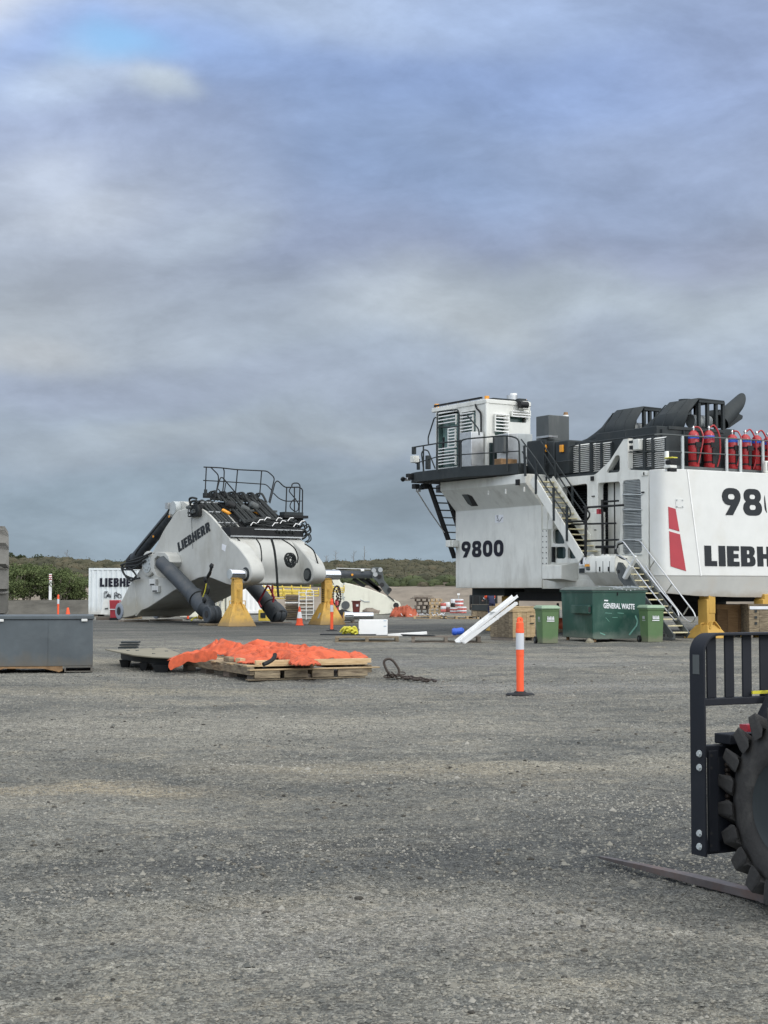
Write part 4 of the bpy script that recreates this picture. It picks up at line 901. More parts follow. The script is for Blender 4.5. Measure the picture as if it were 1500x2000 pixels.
# --- deck and engine housings on the right
b = MB(); b.box(0.08, 8.6, 0.05, 7.2, 5.252, 5.38); b.build('rear_deck', 'anth', ex)
b = MB(); b.box(0.34, 3.3, -0.02, 2.95, 5.30, 6.68); eh = b.build('engine_hood', 'anth', ex, bevel=0.02)
b = MB(); b.box(0.42, 3.3, 2.97, 6.3, 5.30, 6.50); eh2 = b.build('engine_hood', 'anth', ex, bevel=0.02)
MB().box(3.4, 8.2, 0.9, 6.0, 5.385, 6.3).build('engine_hood', 'anth', ex, bevel=0.02)
for (a, c, n, x) in ((1118, 1152, 15, 0.30), (1157, 1173, 15, 0.30), (1176, 1193, 15, 0.28), (1228, 1256, 15, 0.24), (1261, 1273, 15, 0.22), (1276, 1299, 15, 0.22)):
    sl = -0.09*(a-1118)*1.0
    top = 869-0.09*(a-1118); bot = 924-0.055*(a-1118)
    pa = K.X(a, (top+bot)/2, x)
    louvre(a, c, top, bot, x, n, 'hood_louvre', 'white' if a < 1200 else 'grille', eh if a > 1200 else eh2, 0.07, 0.62)
    f = K.X(a-0.5, bot, x-.02); g_ = K.X(c+.5, top, x-.02)
    for yy in (f.y, g_.y): MB().box(x-0.03, x+0.09, yy-0.03, yy+0.03, f.z, g_.z).build('louvre_frame', 'anth', eh if a > 1200 else eh2)
def hood(base, top, topl, basel, roofr, zb_, name, y0_):
    B0 = K.Y(*base, y0_); T0 = K.Y(*top, y0_); E0 = K.X(*topl, T0.x); L0 = K.X(*basel, B0.x)
    w = K.Y(*roofr, y0_); y0 = y0_; y1 = E0.y; y2 = L0.y
    hx = T0.x-B0.x; m_ = 0.45
    xb = B0.x; t = 0.04
    def sect(y, k):   # k: fraction of full height
        zt = zb_+(T0.z-zb_)*k
        return [(xb, y, zb_), (xb+hx*m_*0.75, y, zb_+(zt-zb_)*0.55), (xb+hx, y, zt), (w.x, y, zt-0.02*k)]
    P = [sect(y0, 1), sect(y1, 1.0), sect(y1+(y2-y1)*0.38, 0.80), sect(y1+(y2-y1)*0.78, 0.46), sect(y2+.15, 0.20), sect(y2+.75, 0.02)]
    b = MB()
    vs = [p for s_ in P for p in s_]; fs = []
    for j in range(5):
        for i in range(3): fs.append((j*4+i, j*4+i+1, (j+1)*4+i+1, (j+1)*4+i))
    b.add(vs, fs); o = b.build(name, 'anth', ex, smooth=20)
    sm = o.modifiers.new('thick', 'SOLIDIFY'); sm.thickness = 0.05; sm.offset = 1
    for f in (0.33, 0.66, 1.0):    # ribs
        y = y0+(y1-y0)*f*1.15; s_ = sect(y, 1.0) if y <= y1 else sect(y, 0.93)
        b = MB()
        for p, q in zip(s_[:-1], s_[1:]): b.beam(Vector(p)+Vector((-0.03, 0, 0.03)), Vector(q)+Vector((-0.03, 0, 0.03)), 0.03, 0.025, (1, 0, 1))
        b.build('hood_rib', 'anth', o)
    n = 4
    for k in range(n):   # open end posts
        x = xb+hx+(w.x-xb-hx)*k/(n-1)-(0.06 if k == n-1 else 0)
        MB().box(x, x+0.10, y0+0.02, y0+0.12, zb_-0.02, T0.z-0.03).build('hood_post', 'anth', o)
    MB().box(xb+hx, w.x, y0-0.02, y0+0.14, T0.z-0.09, T0.z-0.015).build('hood_beam', 'anth', o)
    MB().box(w.x-0.10, w.x, y1-0.1, y1, zb_-0.02, T0.z-0.03).build('hood_post', 'anth', o)
    c = Vector((w.x-0.35, y0+.7, zb_+(T0.z-zb_)*0.35))
    b = MB(); b.cyl(c+Vector((-0.5, 0, 0)), c+Vector((0.3, 0, 0)), 0.22, n=16); b.build('silencer', 'radi', o)
    return o, T0, w
h2, T2, w2 = hood((1336, 831), (1365, 780), (1309, 790), (1246, 836), (1415, 785), 6.68, 'exhaust_hood', -0.02)
h1, T1, w1 = hood((1236, 838), (1258, 796), (1206, 804), (1146, 850), (1292, 798), 6.60, 'exhaust_hood', 2.4)
# exhaust stack
yE = -0.02
def exhaust(pa, pb, r, y, nm='exhaust_stack'):
    A, B = K.Y(*pa, y), K.Y(*pb, y); d = (B-A).normalized(); nrm = Vector((0.86, -0.50, 0.12)).normalized()
    x = d.cross(Vector((0, 1, 0))).normalized(); yy = d.cross(x).normalized(); b = MB(); n = 24
    def ring(c, rr, flat):
        out = []
        for i in range(n):
            t = 2*math.pi*i/n; o = x*(rr*math.cos(t))+yy*(rr*math.sin(t)); p = c+o
            if flat: p = p+d*(-(o.dot(nrm))/d.dot(nrm))
            out.append(p)
        return out
    e1 = Vector((0.38, 0, 0.92)); e2 = Vector((0.30, -0.95, 0))
    def mouth(k): return [B + e1*(0.41*k*math.cos(2*math.pi*i/n)) + e2*(0.25*k*math.sin(2*math.pi*i/n)) for i in range(n)]
    rings = [ring(A, r*1.02, False), ring(A.lerp(B, 0.5), r, False), mouth(1.0), mouth(0.93), ring(A.lerp(B, 0.3), r*0.93, False)]
    b.loft(rings, caps=False); b.add(rings[-1], [tuple(range(n))]); return b.build(nm, 'anth', ex)
exhaust((1408, 824), (1442, 789), 0.285, yE+0.4)
b = MB(); c = [(1392, 832), (1398, 800), (1428, 800), (1451, 812), (1450, 818), (1424, 836)]
rear_plate([c], yE+0.75, 0.3, 'exhaust_bracket', 'anth', ex)
MB().box(K.Y(1305, 830, -.04).x, K.Y(1414, 830, -.04).x, -0.06, -0.021, 6.60, 6.70).build('hood_lip', 'anth', eh)
MB().box(3.31, 3.75, 0.0, 0.6, 5.385, 6.75).build('hood_side_duct', 'anth', eh, bevel=0.02)
q = K.Y(1338, 783, 2.5); MB().cyl(q-Vector((0, 0, .5)), q+Vector((0, 0, .05)), 0.22, n=14).build('small_exhaust', 'anth', ex)
for k in range(3):
    x = 0.5+k*0.9; MB().box(x, x+0.05, -0.10, -0.021, 5.45, 6.58).build('hood_stiffener', 'anth', eh)
# --- fire suppression cylinders
def fire_cyl(px, ptop, y):
    t = K.Y(px, ptop, y); zt = t.z; z0 = 5.40; r = 0.175
    o = bpy.data.objects.new('fire_suppression_cylinder', None); COL.objects.link(o); o.parent = ex; o.location = (t.x, y, z0)
    H_ = zt-z0-0.14
    b = MB(); b.lathe((0, 0, 0), (0, 0, 1), [(0, r*.9), (.03, r), (H_-.16, r), (H_-.07, r*.8), (H_-0.01, r*.4), (H_, .05)], 20); b.build('bottle', 'red', o)
    b = MB(); b.lathe((0, 0, H_-.27), (0, 0, 1), [(0, r+.004), (.09, r+.004)], 20); b.build('blue_band', 'blue', o)
    b = MB(); b.lathe((0, 0, 0.16), (0, 0, 1), [(0, r+.01), (.05, r+.01)], 20); b.lathe((0, 0, H_-.48), (0, 0, 1), [(0, r+.01), (.06, r+.01)], 20); b.build('strap', 'black', o)
    b = MB(); b.cyl((0, 0, H_-.02), (0, 0, H_+.08), 0.03, n=8); b.cyl((-.06, 0, H_+.08), (.06, 0, H_+.08), 0.025, n=8); b.cyl((0, 0, H_+.08), (0, 0, H_+.14), 0.035, 0.02, n=8); b.build('valve', 'galv', o)
    return o
CY = [(1354.5, 832, 0), (1384.5, 832, 1), (1430, 840, 0), (1455.5, 840, 1), (1478, 842, 1), (1500, 845, 0)]
yc = -0.32
for px, pt, hs in CY:
    o = fire_cyl(px, pt, yc)
    t = o.location; b = MB(); zz = K.Y(px, pt, yc).z-5.40
    b.tube(smooth_path([(0.05, 0, zz-.05), (.18, -.05, zz+.02), (.34, -.1, zz-.25), (.37, -.12, zz-.6), (.36, -.1, zz-1.0), (.30, -.05, 0.05)] if hs else [(0, 0, zz-.04), (.14, -.12, zz-.06), (.22, -.2, zz-.35), (.12, -.2, zz-.8), (.0, -.2, .1)]), 0.028, 6)
    b.build('red_hose', 'red', o)
    MB().box(-.10, .16, -0.21, -0.19, zz*0.48, zz*.60).build('bracket', 'black', o)
    MB().box(-.045, .055, -0.205, -0.187, zz*.10, zz*.47).build('bracket', 'black', o)
    if px in (1354.5, 1384.5, 1430): MB().box(.02, .12, -.2, -.186, zz*.1, zz*.3).build('bracket', 'black', o)
# rear railing
yr = -0.60
def ry(px, py): return K.Y(px, py, yr)
rr_ = bpy.data.objects.new('rear_railing', None); COL.objects.link(rr_); rr_.parent = ex
MB().tube(round_path([ry(1278, 849), ry(1290, 848), ry(1560, 865)], .1), 0.024).build('top_rail', 'anth2', rr_)
MB().tube([ry(1303, 881.5), ry(1560, 895)], 0.02).build('mid_rail', 'anth2', rr_)
for px in (1333, 1419, 1446, 1490, 1535):
    t = (px-1290)/270; a = ry(px, 848.6+t*16); c = ry(px, 914+t*10); MB().box(a.x-.045, a.x+.045, yr-.02, yr+.03, 5.27, a.z).build('post', 'radi', rr_)
MB().box(0.25, 8.4, -0.52, -0.47, 5.272, 5.40).build('toe_board', 'anth2', rr_)
# side railing on the rear deck
sr = bpy.data.objects.new('side_railing', None); COL.objects.link(sr); sr.parent = ex
MB().tube(round_path([K.X(1112, 873, 0), K.X(1130, 867, 0), K.X(1278, 848.5, 0)], .1), 0.024).build('top_rail', 'anth', sr)
MB().tube([K.X(1228, 883, 0), K.X(1303, 881.5, 0)], 0.02).build('mid_rail', 'anth', sr); MB().tube([K.X(1070, 905, 0), K.X(1128, 898, 0)], 0.02).build('mid_rail', 'anth', sr)
for px, t_, b_ in ((1132, 867, 925), (1153, 864, 922), (1258, 851, 916), (1274, 849, 915), (1221, 856, 845)):
    a, c = K.X(px, t_, 0), K.X(px, b_, 0); MB().beam(a, c, 0.03, 0.06, (0, 1, 0)).build('post', 'anth', sr)
# white lamps and cameras on the deck edge
sbox(1236, 857, 1247, 879, -0.15, 0.02, 'floodlight', 'white', ex); sbox(1228, 860, 1236, 866, -0.1, 0, 'floodlight_arm', 'anth', ex, 0); sbox(1229, 870, 1236, 878, -0.12, 0, 'floodlight_lens', 'black', ex, 0)
sbox(1298, 881, 1302, 921, -0.30, -0.2, 'camera_mast', 'whitep', ex); sbox(1297, 892, 1312, 896, -0.35, -0.1, 'lamp_head', 'lime', ex); sbox(1299, 898, 1310, 907, -0.35, -0.1, 'lamp_head', 'black', ex); sbox(1296, 908, 1309, 915, -0.38, -0.1, 'lamp_head', 'white', ex); sbox(1303, 914, 1309, 921, -0.38, -0.1, 'lamp_head', 'black', ex)
a = ry(1484.5, 925); c = ry(1501, 902); lh = MB().box(a.x, c.x, -0.86, -0.72, a.z, c.z).build('floodlight', 'white', ex, bevel=.03); MB().box(a.x+.08, a.x+.2, -0.88, -0.86, a.z+.08, c.z-.05).build('floodlight_lens', 'black', ex)
# --- cab platform
ZD = 5.85
outp = [K.Z(*p, ZD) for p in ((803, 924), (812, 922), (855, 916.5), (896, 911.5), (960, 908), (1012, 904.5), (1040, 912))]
loop = [(p.x, p.y, ZD) for p in outp]+[(0.0, 5.2, ZD), (3.0, 5.2, ZD), (3.0, outp[0].y+.3, ZD)]
MB().prism(loop, (0, 0, -0.37)).build('cab_platform', 'anth', ex, bevel=0.01)
inn = [K.Z(*p, 5.47) for p in ((830, 938), (870, 938), (1010, 930))]
MB().prism([(-0.5, 5.6, 5.47), (-0.6, 10.5, 5.47), (0.2, 12.2, 5.47), (2.6, 12.2, 5.47), (2.6, 5.6, 5.47)], (0, 0, -0.26)).build('platform_beam', 'black', ex)
def pz(px, py, base):    # rail point above an edge point: same plan position, height by pixel
    p = base; d = (K.R @ (Vector((0, 0, CAMZ))-K.o)); 
    D_ = (Vector((p.x, p.y, 0))-Vector((d.x, d.y, 0))).length
    return K.plane(px, py, p, ((p-d).x, (p-d).y, 0))
def edge(px, pyb, pyt): bse = K.Z(px, pyb, ZD); return bse, pz(px, pyt, bse)
E_ = [edge(805, 923.5, 874), edge(854, 916.5, 866), edge(896, 911.5, 861), edge(901, 911, 860)]
pr = bpy.data.objects.new('platform_railing', None); COL.objects.link(pr); pr.parent = ex
MB().tube(round_path([e[1] for e in E_[:3]]+[edge(900, 911, 860)[1]], .1), 0.026).build('top_rail', 'anth', pr)
MB().tube([edge(812, 922, 905)[1], edge(854, 916.5, 892)[1], edge(896, 911.5, 888)[1]], 0.02).build('mid_rail', 'anth', pr)
MB().tube(round_path([edge(900, 911, 915)[1], edge(900, 911, 860)[1], edge(912, 910, 857)[1], edge(990, 905.5, 850.5)[1], edge(1014, 904.5, 856)[1], edge(1015, 904.5, 912)[1]], .25), 0.028).build('top_rail', 'anth', pr)
MB().tube([edge(900, 911, 888)[1], edge(1014, 904.5, 881)[1]], 0.02).build('mid_rail', 'anth', pr)
for px, pb_, pt_ in ((827, 921, 872), (853, 917, 865), (898, 912, 861), (900.5, 912, 868), (964, 908, 854), (990, 905.5, 851)):
    a, c = edge(px, pb_, pt_); MB().beam(a-Vector((0, 0, .25)), c, 0.03, 0.06, (0, 1, 0)).build('post', 'anth', pr)
# tall loop handrail of the ladder well, in front of the cab
MB().tube(round_path([edge(854, 916, 920)[1], edge(854, 916, 806)[1], edge(858, 916, 804)[1], edge(894, 912, 800)[1], edge(897, 912, 808)[1], edge(895, 912, 920)[1]], .3), 0.03).build('gate_loop', 'anth', pr)
MB().tube(round_path([edge(852, 917, 815)[1], edge(848, 917, 817)[1], edge(836, 919, 855)[1], edge(837, 919, 868)[1]], .2), 0.026).build('gate_loop', 'anth', pr)
MB().tube(round_path([edge(900, 911, 811)[1], edge(912, 910, 810)[1], edge(935, 909, 838)[1], edge(936, 909, 850)[1]], .2), 0.026).build('gate_loop', 'anth', pr)
MB().tube([edge(854, 916, 835)[1], edge(896, 912, 833)[1]], 0.022).build('gate_loop', 'anth', pr)
MB().tube(round_path([edge(828, 921, 922)[1], edge(823, 921, 885)[1], edge(828, 921, 878)[1], edge(836, 921, 880)[1], edge(850, 920, 915)[1]], .15), 0.026).build('gate_loop', 'anth', pr)
a, c = edge(804, 923, 903); lp = pz(811, 896, a); 
def pbox(px, py, w, h, d, base, name, m, par): q = pz(px, py, base); return MB().box(q.x-w/2, q.x+w/2, q.y-d/2, q.y+d/2, q.z-h/2, q.z+h/2).build(name, m, par, bevel=.015)
pbox(810, 897, .25, .25, .25, a, 'floodlight', 'white', pr); pbox(808.5, 880, .12, .28, .15, a, 'floodlight_bracket', 'anth', pr); pbox(817, 907, .10, .4, .1, a, 'floodlight_bracket', 'anth', pr); pbox(836, 903, .16, .5, .14, edge(836, 919, 900)[0], 'floodlight_bracket', 'anth', pr)
pbox(800, 931, .22, .22, .2, a, 'lamp_cluster', 'black', pr); pbox(796, 936, .16, .12, .2, a, 'lamp_cluster', 'galv', pr)
q = pz(788, 936, a); MB().cyl(q, q+Vector((0.3, 0, .08)), 0.03, n=6).build('mirror_arm', 'black', pr); MB().cyl(q-Vector((.02, .03, .02)), q+Vector((-.02, .03, .02)), .09, n=12).build('mirror', 'black', pr)
for (px, py, s_, m) in ((812, 950, .22, 'black'), (822, 952, .2, 'anth'), (830, 950, .24, 'black'), (817, 958, .14, 'galv')): pbox(px, py, s_, s_*.8, s_, a, 'lamp_cluster', m, pr)
# --- cab
cx0, cy0 = 0.30, 9.04
def cabS(px, py): return K.X(px, py, cx0)
def cabR(px, py): return K.Y(px, py, cy0)
cy1 = cabS(851, 850).y; cx1 = cabR(1036, 850).x; zt = cabR(951, 779).z; zt2 = zt-0.10
cabg = bpy.data.objects.new('operator_cab', None); COL.objects.link(cabg); cabg.parent = ex
ws = [[(853, 808), (896, 800), (896, 910), (853, 915)], [(901, 806), (929, 801), (929, 843), (901, 848)]]
wr = [[(960, 808), (989, 810), (989, 850), (960, 842)], [(996, 812), (1028, 814), (1028, 826), (996, 824)]]
def plate_with(face, outer, holes, nm):
    if face == 's': return side_plate([outer]+holes, cx0, 0.09, nm, 'white', cabg, bevel=0.01, r=0.05)
    cs = [[(cabR(px, py).x, cabR(px, py).z) for px, py in outer]]+[round_poly([(cabR(px, py).x, cabR(px, py).z) for px, py in h], 0.05) for h in holes]
    return place_mesh(curve_mesh(cs, 0.09), (0, cy0-0.045+0.09, 0), (1, 0, 0), (0, 0, 1), nm, 'white', cabg, bevel=0.01)
# walls: side with door and window, rear with two windows
zb_c = ZD; 
bt = [(-cy1, zb_c), (-(cy0+0.12), zb_c), (-(cy0+0.12), zt-0.16), (-cy1, zt-0.16)]
hs = [side_pts(h, cx0) for h in ws]
o = place_mesh(curve_mesh([bt]+[round_poly(h, .05) for h in hs], 0.08), (cx0+.04, 0, 0), (0, -1, 0), (0, 0, 1), 'side_wall', 'white', cabg, bevel=.01)
br = [(cx0+0.12, zb_c), (cx1, zb_c), (cx1, zt-0.16), (cx0+0.12, zt-0.16)]
hr = [[(cabR(px, py).x, cabR(px, py).z) for px, py in h] for h in ([(966, 812), (986, 813), (986, 851), (966, 850)], [(996, 812), (1028, 816), (1028, 826), (996, 824)])]
o2 = place_mesh(curve_mesh([br]+[round_poly(h, .05) for h in hr], 0.08), (0, cy0+.04, 0), (1, 0, 0), (0, 0, 1), 'rear_wall', 'white', cabg, bevel=.01)
MB().box(cx0-0.02, cx0+0.12, cy0-0.02, cy0+0.12, zb_c, zt).build('corner_post', 'white', cabg, bevel=.035)
MB().box(cx1-.08, cx1+.01, cy0+.081, cy1, zb_c, zt-.16).build('far_wall', 'white', cabg)
MB().box(cx0+.08, cx1-.09, cy1-.08, cy1, zb_c, zt-.16).build('front_wall', 'greenglass', cabg)
MB().box(cx0+.2, cx1-.2, cy0+.25, cy1-.2, zb_c+.01, zt-.3).build('cab_interior', 'greenglass', cabg)
rf = MB().box(cx0-.03, cx1+.02, cy0-.03, cy1+.25, zt-.158, zt).build('roof', 'white', cabg, bevel=.02)
MB().box(cx0-.02, cx0+.04, cy0+.3, cy1+.1, zt+.04, zt+.11).build('roof_rail', 'black', rf)
for k in range(5): MB().box(cx0-.01, cx0+.03, cy0+.35+k*.72, cy0+.41+k*.72, zt-.01, zt+.12).build('rail_clip', 'grille', rf)
MB().box(cx0+.3, cx1-.1, cy0-.01, cy0+.3, zt+.002, zt+.06).build('roof_plate', 'anth', rf)
# louvred guards in front of the glass
def guard(px0, py0, px1, py1, n, face, slope=0.0):
    b = MB(); 
    for i in range(n+1):
        f = i/n; 
        if face == 's': p, q = cabS(px0, py0+(py1-py0)*f), cabS(px1, py0+(py1-py0)*f+slope)
        else: p, q = cabR(px0, py0+(py1-py0)*f), cabR(px1, py0+(py1-py0)*f+slope)
        q = Vector((q.x, q.y, p.z)); o_ = Vector((-0.09, 0, 0)) if face == 's' else Vector((0, -0.09, 0))
        b.beam(p+o_, q+o_, 0.09, 0.035, (0, 0, 1) if face == 's' else (0, 0, 1))
    g_ = b.build('window_guard', 'whitep', cabg); g_['kind'] = 'stuff'
    for px in (px0, px1):
        p, q = (cabS(px, py0), cabS(px, py1)) if face == 's' else (cabR(px, py0), cabR(px, py1))
        o_ = Vector((-0.10, 0, 0)) if face == 's' else Vector((0, -0.10, 0))
        MB().beam(p+o_, Vector((q.x, q.y, q.z))+o_, 0.05, 0.05, (0, 1, 0)).build('guard_frame', 'white', cabg)
guard(857, 809, 895, 829, 3, 's'); guard(880, 838, 894, 874, 6, 's'); guard(858, 878, 894, 908, 5, 's'); guard(902, 810, 928, 842, 5, 's')
guard(964, 809, 990, 842, 5, 'r'); guard(997, 803, 1032, 813, 2, 'r')
MB().tube(round_path([cabS(932, 790)+Vector((-.08, 0, 0)), cabS(934, 798)+Vector((-.08, 0, 0)), cabS(943, 806)+Vector((-.08, 0, 0)), cabS(943, 907)+Vector((-.08, 0, 0))], .2), .035).build('wiper_conduit', 'black', cabg)
q = cabS(871, 885); MB().beam(q+Vector((-.1, 0, .6)), q+Vector((-.1, .1, -.45)), .05, .07).build('door_handle', 'black', cabg)
def rbox(px0, py0, px1, py1, y0_, y1_, nm, m, par=ex, bv=.015):
    a = K.Y(px0, py1, y0_); c = K.Y(px1, py0, y0_); return MB().box(a.x, c.x, y0_, y1_, a.z, c.z).build(nm, m, par, bevel=bv)
rbox(957, 866, 982, 910, cy0-.06, cy0-.005, 'lower_window', 'glass', cabg)
b = MB(); p = cabR(1013, 792); b.cyl(p+Vector((-.16, -.25, 0)), p+Vector((.2, -.25, 0)), .13, n=16); b.build('floodlight', 'black', cabg)
rbox(1022, 784, 1034, 799, cy0-.3, cy0-.05, 'floodlight', 'white', cabg); rbox(1014, 779, 1028, 785, cy0-.2, cy0, 'floodlight_bracket', 'anth', cabg)
# roof top clutter
def roofitem(px, py, r, h, nm, m):
    p = K.Y(px, py, cy0+.5); MB().cyl((p.x, cy0+.5, zt), (p.x, cy0+.5, zt+h), r, n=14).build(nm, m, rf)
roofitem(951, 775, .09, .18, 'beacon', 'amber'); roofitem(1000, 770, .17, .22, 'camera_turret', 'white'); roofitem(1000, 766, .2, .28, 'camera_turret_cap', 'galv'); roofitem(993, 775, .08, .12, 'camera', 'black'); roofitem(1024, 777, .08, .18, 'beacon', 'amber')
roofitem(1003, 762, .13, .36, 'dome', 'whitep'); p = K.X(853, 790, cx0+.1); MB().cyl((cx0+.1, p.y, zt), (cx0+.1, p.y, zt+.16), .09, n=12).build('beacon', 'amber', rf); 
# cabinets on the platform
p = K.X(921, 845, -.25); 
def pcab(px0, px1, ptop, x0, x1, nm, m):
    a = K.X(px0, ptop, x0); c = K.X(px1, ptop, x0); return MB().box(x0, x1, min(a.y, c.y), max(a.y, c.y), ZD, a.z).build(nm, m, ex, bevel=.02)
pcab(897, 921, 846, -0.30, 0.25, 'aluminium_cabinet', 'alu'); rbox(921, 844, 936, 908, K.X(921, 846, -.3).y-.01, K.X(921, 846, -.3).y+.02, 'cabinet_door', 'alu')
rbox(993, 847, 1012, 905, 7.9, 8.6, 'aluminium_cabinet', 'alu'); rbox(1012, 848, 1040, 905, 8.0, 8.6, 'aluminium_cabinet', 'radi')
rbox(984, 852, 993, 882, 7.8, 8.4, 'grey_cabinet', 'anth2')
rbox(978, 897, 1010, 909, 6.8, 7.2, 'cable_bundle', 'rust'); 
# dark grey electrical box with beacon
a = K.Y(1072, 862, 6.0); z1_ = K.Y(1072, 810, 6.0).z; xr = K.Y(1112, 862, 6.0).x; yl = K.X(1047, 862, a.x).y
MB().box(a.x, xr, 6.0, yl, ZD+.1, z1_).build('electrical_box', 'anth2', ex, bevel=.02)
q = K.Y(1105, 812, 6.2); be = MB().cyl((q.x, 6.2, z1_), (q.x, 6.2, z1_+.06), .1, n=14).build('beacon_base', 'whitep', ex); MB().cyl((q.x, 6.2, z1_+.06), (q.x, 6.2, z1_+.16), .09, .07, n=14).build('beacon', 'rust', be)
for (p0_, p1_) in ((1028, 1066), (1068, 1082), (1084, 1110)):
    a = K.X(p0_, 870, .1); c = K.X(p1_, 870, .1); MB().box(.1, 1.0, c.y, a.y, 5.40, K.X(p0_, 862, .1).z).build('hydraulic_tank', 'anth', ex, bevel=.05)
for px in (1064, 1097): q = K.X(px, 876, .06); MB().box(.02, .1, q.y-.08, q.y+.08, q.z-.12, q.z+.12).build('amber_marker', 'amber', ex, bevel=.01)
pbx = K.X(1062, 853, .2); MB().box(.1, .5, pbx.y-.4, pbx.y+.3, pbx.z-.05, pbx.z+.02).build('tank_cap_plate', 'galv', ex)
# --- ladder at the front end
ld = bpy.data.objects.new('front_ladder', None); COL.objects.link(ld); ld.parent = ex
yL = 11.0
for (p, q) in (((838, 946), (888, 1090)), ((866, 942), (905, 1060))): MB().beam(K.Y(*p, yL), K.Y(*q, yL), .08, .22, (0, 1, 0)).build('stringer', 'black', ld)
for k in range(10):
    t = (k+.5)/10; a = K.Y(838+50*t, 946+144*t, yL); c = K.Y(866+39*t, 942+118*t, yL); MB().box(a.x, max(c.x, a.x+.5), yL-.1, yL+.1, a.z-.02, a.z+.02).build('rung', 'anth2', ld)
MB().tube([K.Y(813, 957, yL), K.Y(840, 1000, yL), K.Y(868, 1040, yL)], .022, 6).build('stay_cable', 'galv', ld)
rbox(879, 1055, 893, 1068, 10.3, 10.6, 'corner_lamp', 'white'); 
q = K.X(887, 1062, -.25); MB().box(-.38, -.11, q.y-.1, q.y+.15, q.z-.12, q.z+.12).build('corner_lamp', 'white', ex, bevel=.02)
q = K.X(1012, 942, -.8); MB().box(-.86, -.79, q.y-.08, q.y+.08, q.z-.1, q.z+.1).build('camera_box', 'black', ex)
# --- underneath
MB().box(0.9, 7.6, 1.2, 8.2, 1.12, 1.44).build('underside_frame', 'black', ex)
b = MB(); b.cyl((4.3, 4.6, 0.62), (4.3, 4.6, 1.13), 2.5, n=40); b.build('slewing_ring', 'black', ex)
MB().box(0.6, 2.8, 8.4, 10.4, 1.3, 1.575).build('underside_frame', 'anth', ex)
# stickers on the platform
# ================================================================== stands
def stand(fr_, x, y, ang, H_, s, w, fl, m, name, label, group, rings=True, top_plate=True):
    t = thing(name, label, 'stand', (x, y, 0), ang, group)
    b = MB(); hw = w/2; hs_ = s/2
    b.loft([[(-hs_, -hs_, 0), (hs_, -hs_, 0), (hs_, hs_, 0), (-hs_, hs_, 0)], [(-hs_, -hs_, .03), (hs_, -hs_, .03), (hs_, hs_, .03), (-hs_, hs_, .03)], [(-hw-.04, -hw-.04, fl), (hw+.04, -hw-.04, fl), (hw+.04, hw+.04, fl), (-hw-.04, hw+.04, fl)]])
    b.build('flared_foot', m, t, bevel=.012)
    MB().box(-hw, hw, -hw, hw, fl-.02, H_).build('column', m, t, bevel=.02)
    if top_plate: MB().box(-hw*.6, hw*1.06, -hw*1.06, hw*1.06, H_-.45, H_+.16).build('saddle', m, t, bevel=.02)
    for sx in (-1, 1):
        MB().beam((sx*(hs_*.5), -hs_*.62-.0, .30), (sx*hw*.4, -hw-.06, fl+.1), .03, .10, (0, -1, 0)).build('gusset', m, t)
    if rings:
        for sx in (-1, 1):
            b = MB(); x0 = sx*(hw+.005); 
            b.tube([(x0, -.06, H_-.75), (x0+sx*.16, -.06, H_-.75), (x0+sx*.16, -.06, H_-.98), (x0, -.06, H_-.98)], .022, 6); b.build('lifting_ring', m, t)
    return t
for px, D_, lb in ((1380, 47.6, 'ochre stand under the excavator counterweight, beside the foot of the lower stairs'), (1489, 48.6, 'ochre stand under the excavator counterweight, behind the grey-boarded crate')):
    p = at_depth(px, 1200, D_+.9); stand(None, p.x, p.y, rad(38), 1.22, 1.0, .38, .42, 'ochre', 'support_stand', lb, 'ochre stands under the excavator')
p = K.o + Matrix.Rotation(K.ang, 3, 'Z') @ Vector((1.6, 9.4, 0))
stand(None, p.x, p.y, rad(32), 1.28, 1.3, .45, .5, 'ochre', 'support_stand', 'ochre stand under the front block of the excavator, behind the leaning white channels', 'ochre stands under the excavator')
# ================================================================== the big grey boom on yellow stands (centre left)
B = Frame(-5.64, 63.9, math.atan2(0.6, 0.8))
bo = thing('excavator_boom', 'huge pale grey angled boom resting on two yellow stands, topped with black pipes and handrails', 'excavator boom', B.o, B.ang)
WB = 3.7
def wid(y): return WB-1.1*sst(4.5, 12.5, y)
side = [(262, 1131), (269.5, 1118), (289, 1091), (298, 1078), (307, 1062), (319, 1037), (335.5, 1012), (345, 999), (358, 994.5), (372, 991), (388, 991), (404, 1001), (418, 1015), (434, 1034), (449, 1053),
        (457, 1066), (465, 1085), (468, 1105), (468, 1128), (470, 1140), (458, 1142.5), (446, 1142), (434, 1137.5), (423, 1133), (414, 1129.5), (404, 1127), (394, 1127.5), (385, 1130), (373, 1136), (342, 1152), (315, 1170), (289, 1187), (276, 1192), (262, 1202)]
S2 = smooth_path([B.X(px, py, 0) for px, py in side]+[B.X(*side[0], 0)], 3)[:-1]
b = MB(); b.loft([[(0, p.y, p.z) for p in S2], [(wid(p.y)*0.5, p.y, p.z) for p in S2], [(wid(p.y), p.y, p.z) for p in S2]])
body = b.build('boom_body', 'boomw', bo, bevel=0.03, smooth=50)
# raised rim along the side plate
b = MB(); rim = [B.X(px, py, 0) for px, py in side[3:14]]
